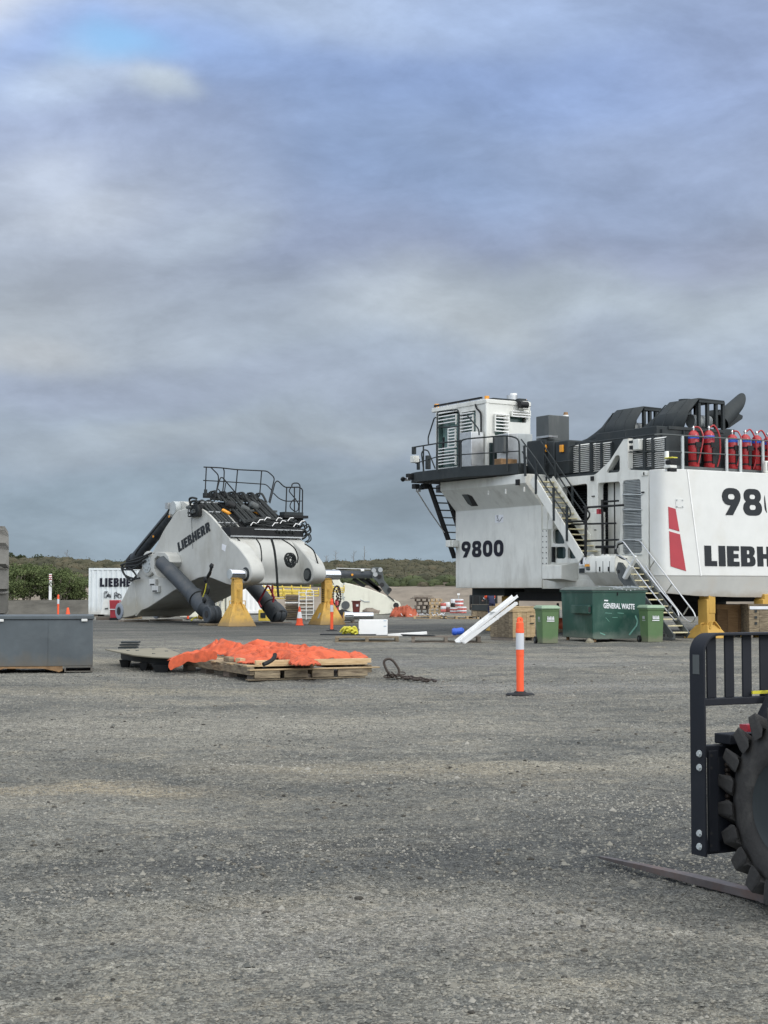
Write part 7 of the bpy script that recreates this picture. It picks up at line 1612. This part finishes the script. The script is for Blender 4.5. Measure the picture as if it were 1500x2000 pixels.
t = thing('board_stack', 'loose grey boards lying crooked over the left far pallet stack', 'boards', (at_depth(825, 1170, 83.5).x, 83.7, at_depth(825, 1171, 83.5).z), .05)
for k in range(3): MB().box(-.6+.1*k, .75-.1*k, 0, .8, .03+k*.07, .07+k*.07).build('board', 'greywood', t)
def crumple(name, label, cat, m, foot_, z, hgt, seed, res=60, group=None, amp=1.0, edge=.16):
    """crumpled sheet: foot_ = list of (x, y, r) lobes"""
    xs0 = min(x-r for x, y, r, *_ in foot_)-.1; xs1 = max(x+r for x, y, r, *_ in foot_)+.1; ys0 = min(y-r for x, y, r, *_ in foot_)-.1; ys1 = max(y+r for x, y, r, *_ in foot_)+.1
    nx = res; ny = max(6, int(res*(ys1-ys0)/(xs1-xs0))); b = MB(); idx = {}
    from mathutils import noise as N_
    def fld(x, y):
        f = 0
        for (cx, cy, r, *hh) in foot_:
            d = math.hypot(x-cx, y-cy)/r; d += .22*nz(x, y, 2.2, seed)
            f = max(f, (1-d)*(hh[0] if hh else 1)*2.2)
        return f
    for j in range(ny+1):
        for i in range(nx+1):
            x = xs0+(xs1-xs0)*i/nx; y = ys0+(ys1-ys0)*j/ny; f = fld(x, y)
            if f <= 0: continue
            u = min(1, f/edge/4); base_ = 1-(1-min(1, f))**2
            wx = x+.25*nz(x, y, 1.2, seed+2); wy = y*.7+.2*nz(x, y, 1.2, seed+8)
            rdg = 1-min(1, abs(nz(wx, wy, 1.5, seed+1))*1.6); rdg2 = 1-min(1, abs(nz(wx+y*.5, wy-x*.3, 3.6, seed+3))*1.8)
            h = hgt*(base_*(.42+.75*rdg*rdg*(.5+.5*rdg))+.22*rdg2*rdg2*u)*amp
            idx[(i, j)] = len(b.v); b.v.append((x+.03*nz(x, y, 8, seed), y+.03*nz(x, y, 8, seed+5), z+max(.008, h*u)))
    for j in range(ny):
        for i in range(nx):
            k = [(i, j), (i+1, j), (i+1, j+1), (i, j+1)]
            if all(q in idx for q in k): b.f.append(tuple(idx[q] for q in k))
    # skirt down to the base
    o = b.build(name, m, None, smooth=60); s_ = o.modifiers.new('thick', 'SOLIDIFY'); s_.thickness = .012; s_.offset = -1
    return tag(o, label, cat, group)
p = at_depth(789, 1198, 84); o = crumple('tarpaulin', 'rust red tarpaulin heap beside the tip of the cream stick', 'tarpaulin', 'redtarp', [(-.3, 0, .5), (.25, 0, .6), (.0, .1, .5, 1.5)], 0.0, .52, 4, 34); o.location = (p.x, 83, 0)
p = at_depth(789, 1199, 83); o = MB().box(-.7, .9, -.6, .6, 0, .05).build('ground_board', 'greywood', None); o.location = (p.x, 83, 0); tag(o, 'flat dark board under the rust red tarpaulin heap', 'board')
def roll(px0, px1, pyt, pyb, D__, m, lb, nb=4):
    a = at_depth(px0, pyb, D__); c = at_depth(px1, pyt, D__); t = thing('wrapped_bundle', lb, 'bundle', ((a.x+c.x)/2, D__+.4, a.z), .1, 'red and white wrapped bundles'); r = (c.x-a.x)/2; H_ = c.z-a.z
    for k in range(nb): MB().lathe((0, 0, H_*k/nb+.005), (0, 0, 1), [(0, r*.9), (H_/nb*.2, r), (H_/nb*.8, r), (H_/nb-.01, r*.9)], 14).build('wrap_layer', m if k % 2 == 0 else 'paper', t)
roll(889, 906, 1170, 1184, 82, 'foam', 'round red and white wrapped drum on top of the low bundles'); roll(879, 896, 1187, 1198, 82, 'foam', 'left low bundle with red and white stripes'); roll(894, 912, 1185, 1198, 81.5, 'foam', 'right low bundle, mostly white with red stripes')
roll(861, 872, 1178, 1196, 82.5, 'foam', 'red and white bundle right beside the pale pallet stack', 3); roll(868, 880, 1176, 1196, 84, 'brownbin', 'dark maroon drum between the wrapped bundles', 2); roll(881, 890, 1170, 1186, 84, 'black', 'black drum behind the round wrapped drum', 2)
p = at_depth(897, 1170, 84); t = thing('tap_stand', 'small pale standpipe above the wrapped drum', 'standpipe', (p.x, 85, .2), 0); MB().cyl((0, 0, 0), (0, 0, 1.0), .03, n=6).build('pipe', 'galv', t); MB().box(-.06, .08, -.03, .03, 1.0, 1.1).build('tap_head', 'whitep', t)
b = MB(); rr = random.Random(2)
for k in range(16): x = rr.uniform(-1.4, 1.0); b.obox((x, rr.uniform(-.2, .2), .10+rr.uniform(0, .08)), (.14, .1, .03), Matrix.Rotation(rr.uniform(0, 3), 3, 'Y'))
o = b.build('scrap_paper', 'paper', None, smooth=0); p = at_depth(833, 1196, 81.2); o.location = (p.x, 81.2, .06); o['kind'] = 'stuff'
# black track frame behind the crates
t = thing('black_tank', 'long black tank behind the small crates and the worker', 'tank', (at_depth(923, 1180, 84).x, 86, 0), 0); w = at_depth(972, 1180, 86).x-t.location.x
MB().box(0, w, 0, 1.2, .35, at_depth(930, 1162, 86).z).build('tank_body', 'black', t, bevel=.06); MB().box(.1, w-.1, .1, 1.1, 0, .349).build('tank_base', 'anth', t); 
for k in range(4): MB().box(.1+k*w/4, .16+k*w/4, -.03, -.001, .4, 1.15).build('tank_rib', 'anth', t)
# rubbish behind the skip
t = thing('hose_reel', 'dark hose reel behind the gap between wheelie bin and skip', 'hose reel', (at_depth(1094, 1200, 54).x, 55, 0), .3)
MB().lathe((0, 0, .62), (1, -.5, 0), [(0, .36), (0, .42), (.07, .42), (.07, .36)], 20, closed=True).build('reel_ring', 'black', t); MB().box(-.25, .25, -.2, .2, 0, .18).build('reel_base', 'oldwood', t)
MB().lathe((0, -.05, .3), (1, -.5, 0), [(-.1, .1), (-.08, .22), (.2, .22), (.22, .1)], 14).build('hose_coil', 'redtarp', t)
# -------- worker (mostly hidden)
def person(px, D__, label):
    p = at_depth(px, 1190, D__); root = thing('person', label, 'person', (p.x, D__, 0), rad(200))
    J = {'pel': (0, 0, .86), 'sp': (0, -.10, 1.02), 'ch': (0, -.22, 1.18), 'nk': (0, -.29, 1.30), 'hd': (0, -.36, 1.38), 'ht': (0, -.38, 1.47),
         'sl': (.19, -.24, 1.22), 'el': (.27, -.42, 1.02), 'wl': (.18, -.62, .98), 'sr': (-.19, -.24, 1.22), 'er': (-.29, -.40, 1.00), 'wr': (-.20, -.60, .95),
         'hl': (.10, .0, .84), 'kl': (.13, -.12, .46), 'al': (.14, .02, .09), 'tl': (.15, -.15, .05), 'hr': (-.10, 0, .84), 'kr': (-.13, -.08, .46), 'ar': (-.14, .06, .09), 'tr': (-.15, -.11, .05)}
    Ed = [('pel', 'sp'), ('sp', 'ch'), ('ch', 'nk'), ('nk', 'hd'), ('hd', 'ht'), ('ch', 'sl'), ('sl', 'el'), ('el', 'wl'), ('ch', 'sr'), ('sr', 'er'), ('er', 'wr'), ('pel', 'hl'), ('hl', 'kl'), ('kl', 'al'), ('al', 'tl'), ('pel', 'hr'), ('hr', 'kr'), ('kr', 'ar'), ('ar', 'tr')]
    Rd = {'pel': .15, 'sp': .145, 'ch': .16, 'nk': .06, 'hd': .095, 'ht': .085, 'sl': .075, 'el': .05, 'wl': .035, 'sr': .075, 'er': .05, 'wr': .035, 'hl': .10, 'kl': .065, 'al': .045, 'tl': .04, 'hr': .10, 'kr': .065, 'ar': .045, 'tr': .04}
    ks = list(J); me = bpy.data.meshes.new('body'); me.from_pydata([J[k] for k in ks], [(ks.index(a), ks.index(b_)) for a, b_ in Ed], []); o = obj('body', me, root)
    sk_ = o.modifiers.new('skin', 'SKIN'); 
    for i, k in enumerate(ks): me.skin_vertices[0].data[i].radius = (Rd[k], Rd[k]); me.skin_vertices[0].data[i].use_root = (k == 'pel')
    o.modifiers.new('sub', 'SUBSURF').levels = 2; o.modifiers['sub'].render_levels = 2; me.materials.append(M['navy'])
    MB().lathe((0, -.395, 1.40), (0, -.15, 1), [(0, .165), (.015, .165), (.03, .135), (.10, .12), (.16, .07), (.175, .01)], 20).build('hard_hat', 'orange', root)
    MB().lathe((0, -.405, 1.30), (0, -.15, 1), [(0, .05), (.03, .10), (.10, .108), (.13, .10)], 14).build('face', 'skin', root)
    b = MB()
    for s in (-1, 1):
        b.lathe((s*.17, -.22, 1.20), (s*.45, -.7, -.8), [(-.04, .05), (0, .095), (.12, .085), (.14, .07)], 12)
    b.build('hi_vis_sleeve', 'orange', root)
    b = MB()
    for s in (-1, 1):
        b.lathe((s*.235, -.34, 1.09), (s*.35, -.7, -.8), [(0, .078), (.05, .074)], 12)
    b.build('reflective_band', 'reflect', root)
    for s in (-1, 1):
        b = MB(); wx, wy, wz = s*.19, -.62, .97; b.lathe((wx, wy, wz), (0, -1, -.1), [(0, .025), (.03, .04), (.08, .038), (.09, .02)], 8)
        for k in range(4): b.tube([(wx-.03+k*.02, wy-.08, wz), (wx-.03+k*.02, wy-.13, wz-.01), (wx-.03+k*.02, wy-.145+.005*k, wz-.04)], .009, 5)
        b.tube([(wx-s*.03, wy-.03, wz), (wx-s*.06, wy-.07, wz-.01), (wx-s*.055, wy-.10, wz-.03)], .010, 5); b.build('hand', 'skin', root)
    return root
person(961, 77, 'worker in navy overalls and orange hard hat, bending behind the small crates')
# ================================================================== foreground: timber platform with orange tarpaulin
C0 = ground_at(490, 1331); ang = rad(24.5)
PF = Frame(C0.x, C0.y, ang)
w = 2.05; d = PF.loc(ground_at(345, 1308)).y
tp = thing('timber_platform', 'large weathered timber platform of beams and blocks under the orange tarpaulin', 'timber platform', C0, ang)
zt0 = PF.Y(490, 1306, 0).z
L1_ = 4.0
# ground blocks
for x in (.05, 1.0, 1.85):
    for y in (.05, 1.3, 2.6, 3.7): MB().box(x, x+.16, y, y+.30, 0, .10).build('ground_block', 'greywood', tp, bevel=.006)
MB().box(-.05, 2.1, -.0, .14, .012, .035).build('ground_board', 'oldwood', tp, bevel=.004)
zb1, zb2 = .10, .235
MB().box(-.02, .06, .0, L1_, zb1+.001, zb2).build('long_beam', 'oldwood', tp, bevel=.008); MB().box(2.14, 2.22, .0, L1_, zb1+.001, zb2).build('long_beam', 'oldwood', tp, bevel=.008); MB().box(1.1, 1.18, .1, L1_, zb1+.001, zb2).build('long_beam', 'oldwood', tp, bevel=.008)
segs = [0.062, .52, .60, 1.02, 1.10, 1.5, 1.58, 2.135]
for i in range(0, 8, 2): MB().box(segs[i], segs[i+1], -.012, .03, .045, .175).build('front_block', 'oldwood', tp, bevel=.006)
MB().box(-.03, 2.36, -.03, .10, .176, .199).build('front_board', 'pine', tp, bevel=.004)
for i in range(14):
    y = .14+i*.28; MB().box(-.02+random.uniform(-.03, .03), 2.20+random.uniform(-.05, .05), y, y+.17+.05*random.random(), zb2+.001, zb2+.024).build('deck_board', 'oldwood' if i % 3 else 'pine', tp, bevel=.003)
MB().box(.15, 2.28, .16, .24, zb2+.026, zb2+.105).build('top_batten', 'pine', tp, bevel=.005); MB().box(.12, .22, .9, 1.15, zb2+.026, zb2+.11).build('top_block', 'pine', tp, bevel=.005); MB().box(.12, .22, 1.5, 1.8, zb2+.026, zb2+.11).build('top_block', 'oldwood', tp, bevel=.005)
# orange tarpaulin on top
def tp_at(px, py): return PF.Z(px, py, zb2+.12)
OUT = [(328, 1291), (345, 1292), (372, 1287), (400, 1281.5), (440, 1282), (447, 1290), (470, 1296), (505, 1299), (522, 1296), (545, 1294), (575, 1300), (600, 1302.5), (622, 1302), (624, 1291), (660, 1290.5), (700, 1290), (717, 1287),
       (712, 1283.5), (690, 1281.5), (650, 1280), (620, 1278), (600, 1276.5), (550, 1275), (500, 1274), (450, 1274), (420, 1276), (380, 1279), (340, 1283)]
poly = [(lambda q: (q.x, q.y))(PF.Z(px, py, zb2+.03)) for px, py in OUT]
HP = [(330, .10), (380, .12), (410, .16), (440, .26), (462, .33), (480, .26), (510, .25), (535, .20), (560, .30), (585, .25), (620, .20), (650, .13), (680, .12), (700, .17), (717, .07)]
hx = [(PF.Z(px, 1283, zb2+.03).x, h) for px, h in HP]
def tarp_field():
    P = np.array(poly); x0, y0 = P.min(0)-.05; x1, y1 = P.max(0)+.05; st_ = .022; nx = int((x1-x0)/st_); ny = int((y1-y0)/st_)
    b = MB(); idx = {}
    A = P; Bp = np.roll(P, -1, 0); E = Bp-A; EL = (E**2).sum(1)
    for j in range(ny+1):
        for i in range(nx+1):
            x = x0+i*st_; y = y0+j*st_
            xx = x+.06*nz(x, y, 3, 21); yy = y+.08*nz(x, y, 3, 22)
            w = np.array([xx, yy])-A; t = np.clip((w*E).sum(1)/EL, 0, 1); d = np.sqrt(((w-t[:, None]*E)**2).sum(1)).min()
            c = ((A[:, 1] > yy) != (Bp[:, 1] > yy)) & (xx < E[:, 0]*(yy-A[:, 1])/(E[:, 1]+1e-12)+A[:, 0])
            if c.sum() % 2 == 0: continue
            H = np.interp(x, [q[0] for q in hx], [q[1] for q in hx])
            edge = min(1, d/.30); base_ = math.sqrt(1-(1-edge)**2)
            a1 = nz(x, y, .9, 31); a2 = nz(x, y, 1.1, 32)
            f1 = .5+.5*math.sin(5.0*(x*.6+y*.8+1.3*a1)); f2 = .5+.5*math.sin(8.5*(x*.8-y*.45+1.0*a2)); f3 = .5+.5*math.sin(19*(x*.35+y*.9+.5*a1+.5*a2))
            f1 = f1**1.2
            cr = math.exp(-(nz(x, y, 1.25, 41)/.07)**2)*.45+math.exp(-(nz(x*.8+.5*y, y, 1.9, 42)/.08)**2)*.35
            h = .86*H*base_*(.40+.42*f1+.26*f2+.07*f3)*(1-.95*cr)*(.55+.45*min(1, max(0, (y-y0)/(y1-y0)*2)))+.012*nz(x, y, 9, 33)*edge
            idx[(i, j)] = len(b.v); b.v.append((x, y, zb2+.03+max(.006, h)))
    for j in range(ny):
        for i in range(nx):
            k = [(i, j), (i+1, j), (i+1, j+1), (i, j+1)]
            if all(q in idx for q in k): b.f.append(tuple(idx[q] for q in k))
    return b
tt = tarp_field().build('tarpaulin', 'tarp', None, smooth=50); s_ = tt.modifiers.new('thick', 'SOLIDIFY'); s_.thickness = .012; s_.offset = -1
tag(tt, 'crumpled bright orange tarpaulin spread over the timber platform', 'tarpaulin')
tt.location = C0; tt.rotation_euler = (0, 0, ang)
# rolled end of the tarpaulin hanging over the left end
q0 = tp_at(335, 1284); q1 = tp_at(420, 1279); rp = []
b = MB(); n = 26; rings = []
for i in range(n):
    f = i/(n-1); c = q0.lerp(q1, f)+Vector((0, 0, -.02-.16*max(0, .35-f)*2+.012*math.sin(f*9))); r = .085+.012*math.sin(f*11)
    rings.append([c+Vector(((r*1.4)*math.cos(a*.5236)*(1+.06*math.sin(a*2.1+i*.7))*.6, 0.0+(r*1.2)*math.cos(a*.5236)*.5, r*math.sin(a*.5236)*(1+.10*math.sin(a*1.7+i*.9)))) for a in range(12)])
b.loft(rings); o = b.build('rolled_end', 'tarp', tt, smooth=50)
c = PF.Z(527, 1292, zb2+.15); o = MB().tube(smooth_path([c+Vector((-.22, -.3, -.03)), c+Vector((-.08, -.25, .02)), c+Vector((.02, -.15, .07)), c+Vector((.05, -.1, .12))]), .035, 8).build('black_strap', 'black', None); o.location = C0; o.rotation_euler = (0, 0, ang); tag(o, 'short black rubber strap poking out from the orange tarpaulin', 'strap')
# -------- steel plate on feet
zp = .29; pd = lambda px, py, z=zp: at_z(px, py, z)
t = thing('steel_plate', 'flat dusty steel plate raised on dark feet, left of the orange tarpaulin', 'steel plate', (0, 0, 0), 0)
# recentre on its own base
c0 = pd(290, 1278); t.location = (c0.x, c0.y, 0)
lp = [pd(px, py)-Vector((c0.x, c0.y, 0)) for px, py in ((205, 1267.5), (232, 1269), (322, 1264.5), (352, 1276), (336, 1284), (300, 1282.5), (260, 1279), (228, 1272.5))]
MB().prism(lp, (0, 0, -.025)).build('plate', 'plate', t, bevel=.004)
for (px, py, w_) in ((240, 1275, .10), (277, 1280, .08), (312, 1283, .18)):
    q = pd(px, py)-Vector((c0.x, c0.y, 0)); MB().loft([[(q.x-w_, q.y+.16, .14), (q.x+w_, q.y+.16, .14), (q.x+w_, q.y+.5, .14), (q.x-w_, q.y+.5, .14)], [(q.x-w_*.6, q.y+.18, .0), (q.x+w_*.6, q.y+.18, 0), (q.x+w_*.6, q.y+.45, 0), (q.x-w_*.6, q.y+.45, 0)]]).build('foot', 'black', t)  # feet coloured near-black for the shade they stand in
lp2 = [pd(px, py)-Vector((c0.x, c0.y, 0))+Vector((0, .12, -.026)) for px, py in ((234, 1273), (244, 1268), (340, 1268), (334, 1283), (300, 1281.5), (262, 1278))]
MB().prism(lp2, (0, 0, -.12)).build('under_plate_shade', 'black', t)  # black body added under the plate, standing in for its shadow
for (px, py) in ((268, 1271), (300, 1268), (300, 1277), (325, 1272), (250, 1271)): q = pd(px, py)-Vector((c0.x, c0.y, 0)); MB().cyl(q+Vector((0, 0, .0)), q+Vector((0, 0, .012)), .035, n=8).build('bolt_hole_ring', 'anth2', t)
p = at_z(248, 1268, .30)
for k in range(3):
    o = MB().box(-.19+.03*k, .19+.02*k, 0, .35, 0, .035).build('steel_strip', 'anth', None, bevel=.004); o.location = (at_z(248, 1266, .30).x, at_z(248, 1266, .30).y, .292+k*.055); tag(o, ('bottom', 'middle', 'top')[k]+' black steel strip of the small stack at the back of the steel plate', 'steel strip', 'black steel strips on the plate')
# -------- chain and lifting ring
p = ground_at(770, 1326); t = thing('lifting_chain', 'rusty lifting chain with an upright oval ring, beside the right end of the timber platform', 'chain', (p.x, p.y, 0), 0)
def cg(px, py, d=0): a = at_depth(px, py, p.y+d); return Vector((a.x-p.x, d, a.z))
ring = [cg(*q) for q in ((757, 1312), (752, 1302), (750, 1293), (754, 1288), (761, 1287), (768, 1291), (774, 1299), (779, 1308), (778, 1317), (770, 1320), (762, 1318))]
ring = smooth_path(ring+[ring[0]], 3)[:-1]; MB().tube(ring+[ring[0]], .022, 10).build('master_ring', 'chain', t)
def link(c, ang_, tilt, s=.055):
    b = MB(); R = Matrix.Rotation(ang_, 3, 'Z') @ Matrix.Rotation(tilt, 3, 'X'); pts = []
    for i in range(13): a = 2*math.pi*i/12; pts.append(Vector(c)+R @ Vector((s*math.cos(a), s*.55*math.sin(a), 0)))
    return b.tube(pts, .011, 6)
for k in range(12):
    a_ = random.uniform(0, 3.14); c = cg(random.uniform(757, 785), random.uniform(1312, 1324)); c.z = max(.03, c.z); link(c, a_, random.uniform(0, 1.5), .07).build('chain_link', 'chain', t)
for k in range(17):
    f = k/16; g_ = ground_at(788+f*48, 1325+f*6.5+1.2*math.sin(k)); c = Vector((g_.x-p.x, g_.y-p.y, .025)); link(c, math.atan2(-.5, 1), 1.2*(k % 2)+.2, .05).build('chain_link', 'chain', t)
MB().tube(smooth_path([Vector((ground_at(px, py).x-p.x, ground_at(px, py).y-p.y, .03)) for px, py in ((836, 1331), (844, 1331), (852, 1333), (846, 1334))]), .018).build('hook', 'chain', t)
# ================================================================== forklift (right foreground)
G = Frame(1.57, 7.72, math.atan2(.47, .88))
fk = thing('forklift', 'black forklift cut off by the right edge, with load guard, fork and lugged tyre', 'forklift', G.o, G.ang)
def gy(px, py, y=0.0): return G.Y(px, py, y)
zt = gy(1362, 1237).z; zb_ = gy(1366, 1671).z; xl = G.Y(1348.5, 1500, .055).x; xr = xl+.012
r = .10
out = [(xl, zb_), (xl, zt-r)]+[(xl+r-r*math.cos(rad(a)), zt-r+r*math.sin(rad(a))) for a in range(10, 91, 10)]+[(xl+1.25, zt)]
inn_ = [(xl+1.25, zt-.012)]+[(xl+r-(r-.012)*math.cos(rad(a)), zt-r+(r-.012)*math.sin(rad(a))) for a in range(90, 9, -10)]+[(xl+.012, zt-r), (xl+.012, zb_)]
lp = out+inn_
MB().loft([[(x, -.055, z) for x, z in lp], [(x, .055, z) for x, z in lp]]).build('guard_frame', 'liftblack', fk, bevel=.002, smooth=30)
_unused = [(xl+r-(r-.0125)*math.cos(rad(a)), zt-r+(r-.0125)*math.sin(rad(a))) for a in range(0, 91, 10)]+[(xl+1.25, zt-.0125)]
cz0, cz1 = gy(1378, 1378, -.0).z, gy(1378, 1364, 0).z
for k in range(9):
    x0 = gy(1380.5, 1300).x+k*.116; MB().box(x0, x0+.058, -.004, .008, cz1+.001, zt-.013).build('guard_bar', 'liftblack', fk, bevel=.002)
MB().box(xr+.011, xl+1.25, -.03, .03, cz0, cz1).build('guard_crossbar', 'liftblack', fk, bevel=.004)
q = gy(1468, 1354, -.02); MB().box(q.x, q.x+.12, -.028, -.02, q.z-.004, q.z+.012).build('caution_sticker', 'lime', fk)
q0, q1 = G.X(1353.5, 1316, xl), G.X(1366, 1279, xl); MB().box(xl-.002, xl-.0005, min(q0.y, q1.y), max(q0.y, q1.y), q0.z, q1.z).build('pale_sticker', 'anth2', fk)
for py in (1472, 1499, 1627.5, 1653.5): q = G.X(1366.5, py, xl); b = MB(); b.cyl((xl, q.y, q.z), (xl-.012, q.y, q.z), .0135, n=6); b.cyl((xl, q.y, q.z), (xl-.004, q.y, q.z), .018, n=16); b.build('bolt', 'radi', fk)
# carriage and mast
q0, q1 = gy(1377, 1672, .02), gy(1440, 1452, .02)
MB().box(xr+.03, xr+.9, .0, .05, q1.z-.06, q1.z).build('carriage_bar', 'liftblack', fk, bevel=.004); MB().box(xr+.03, xr+.9, .0, .05, zb_, zb_+.07).build('carriage_bar', 'liftblack', fk, bevel=.004)
a, c = gy(1384, 1665, .0), gy(1400, 1465, 0); MB().box(a.x, c.x, -.01, .01, a.z, c.z).build('mast_plate', 'liftblack', fk, bevel=.004)
for py in (1476, 1500, 1628, 1652): q = gy(1390.5, py, -.015); MB().cyl((q.x, -.0115, q.z), (q.x, -.0105, q.z), .008, n=12).build('plate_hole', 'void', fk)
MB().box(c.x+.01, c.x+.12, .0, .06, a.z-.0, c.z+.02).build('mast_channel', 'liftblack', fk, bevel=.004); MB().box(c.x+.13, c.x+.5, .03, .10, a.z, c.z-.02).build('mast_channel', 'void', fk)
a, c = gy(1423, 1455, -.05), gy(1470, 1432, -.05); MB().box(a.x, a.x+.6, -.06, .06, a.z-.0, c.z).build('carriage_hook', 'liftblack', fk, bevel=.006); MB().box(a.x+.05, a.x+.6, -.064, -.0605, a.z+.0, c.z-.02).build('hook_recess', 'void', fk)
a, c = gy(1455, 1429, -.1), gy(1480, 1414, -.1); MB().box(a.x, c.x+.1, -.12, -.06, a.z, c.z).build('red_tag', 'decalred', fk)
MB().beam(gy(1486, 1410, -.1), gy(1520, 1340, -.1), .04, .05).build('hydraulic_stay', 'liftblack', fk)
lc = bpy.data.objects.new('lift_chain', None); COL.objects.link(lc); lc.parent = fk
for k in range(9):
    z = q1.z-.28+k*.026; MB().lathe((gy(1412, 1500).x, -.02, z), (1, 0, 0), [(0, .008), (.004, .012), (.02, .012), (.024, .008)], 8).build('chain_plate', 'chain', lc)
# fork
t0 = G.Z(1460, 1738, .045); t1 = G.Z(1188, 1668, .02); fxw = .075
b = MB(); x0 = (t0.x+t1.x)/2-.02
sec = [(-.18, .042, .0), (.4, .038, 0), (.8, .028, 0), (t1.y-.03, .014, .0), (t1.y, .006, .003)]
loops = []
for (y, zh, zl) in sec:
    wv = fxw/2*(1 if y < .75 else .72 if y < .9 else .4 if y < t1.y-.01 else .2); loops.append([(x0-wv, y, zl+.004), (x0+wv, y, zl+.004), (x0+wv, y, zh+.004), (x0-wv, y, zh+.004)])
b.loft(loops); b.box(x0-.05, x0+.05, -.22, -.181, .004, .5); b.build('fork', 'rust', fk, bevel=.003)
M['fork'] = mat('worn_fork_steel', (.15, .13, .125), .4, metal=.6, var=.3, scale=6, dirt=(.20, .10, .06), dirt_amt=.6, dscale=(5, 5, 5)); bpy.data.objects['fork'].data.materials[0] = M['fork']
# wheel
wc = Vector((G.X(1537, 1590, .13).x, G.X(1537, 1590, .13).y, .50))
ro = .475
wh = bpy.data.objects.new('wheel', None); COL.objects.link(wh); wh.parent = fk; wh.location = wc
MB().lathe((0, 0, 0), (1, 0, 0), [(.03, .225), (.0, .24), (-.005, .30), (.0, .36), (.03, .415), (.06, .432), (.27, .432), (.30, .415), (.33, .36), (.335, .30), (.33, .24), (.30, .225)], 72, closed=True).build('tyre', 'tyre', wh, smooth=60)
MB().lathe((0, 0, 0), (1, 0, 0), [(.01, .20), (-.008, .232), (.02, .226), (.03, .20), (.05, .19), (.14, .18), (.15, .0)], 48).build('rim', 'anth', wh)
b = MB()
for k in range(8): a = k*.785; b.cyl((.13, .1*math.cos(a), .1*math.sin(a)), (.115, .1*math.cos(a), .1*math.sin(a)), .013, n=6)
b.build('wheel_nut', 'galv', wh)
for s in (0, 1):
    key = 'flug%d' % s
    xo, xi = (-.012, .185) if s == 0 else (.342, .145)
    dy0, dy1 = (0, .11)
    L_ = [Vector((xo+(.0 if s == 0 else 0), -.030, .345)), Vector((xo, -.036, .425)), Vector((xi, dy1-.028, .428)), Vector((xi, dy1+.028, .428)), Vector((xo, .036, .425)), Vector((xo, .030, .345))]
    T_ = [Vector((xo-.006*(1 if s == 0 else -1), -.018, .36)), Vector((xo+.012*(1 if s == 0 else -1), -.018, .482)), Vector((xi, dy1-.016, .474)), Vector((xi, dy1+.016, .474)), Vector((xo+.012*(1 if s == 0 else -1), .018, .482)), Vector((xo-.006*(1 if s == 0 else -1), .018, .36))]
    base_ = [(xo, -.046, .40), (xi, dy1-.04, .41), (xi, dy1+.04, .41), (xo, .046, .40)]
    topp = [(xo, -.030, .490), (xi, dy1-.028, .478), (xi, dy1+.028, .478), (xo, .030, .490)]
    mb = MB(); mb.loft([base_, topp])
    mb.add([(xo, -.046, .40), (xo, .046, .40), (xo, .030, .490), (xo, -.030, .490), (xo-(.012 if s == 0 else -.012), -.032, .36), (xo-(.012 if s == 0 else -.012), .032, .36), (xo-(.006 if s == 0 else -.006), .026, .470), (xo-(.006 if s == 0 else -.006), -.026, .470)], [(0, 1, 2, 3), (4, 7, 6, 5), (0, 4, 5, 1), (1, 5, 6, 2), (2, 6, 7, 3), (3, 7, 4, 0)])
    M[key] = mb.mesh('tread_lug', M['tyre'], 30)
    for k in range(21):
        o = obj('tread_lug', M[key], wh); o.rotation_euler = (2*math.pi*(k+.5*s)/21+.12, 0, 0); bv = o.modifiers.new('bevel', 'BEVEL'); bv.width = .008; bv.segments = 2; bv.limit_method = 'ANGLE'
MB().box(wc.x+.36, wc.x+1.2, wc.y-.1, wc.y+.1, .42, .60).build('axle', 'liftblack', fk, bevel=.01)
MB().box(wc.x+.40, wc.x+1.1, wc.y-1.6, wc.y-.2, .45, 1.2).build('chassis', 'liftblack', fk, bevel=.02)
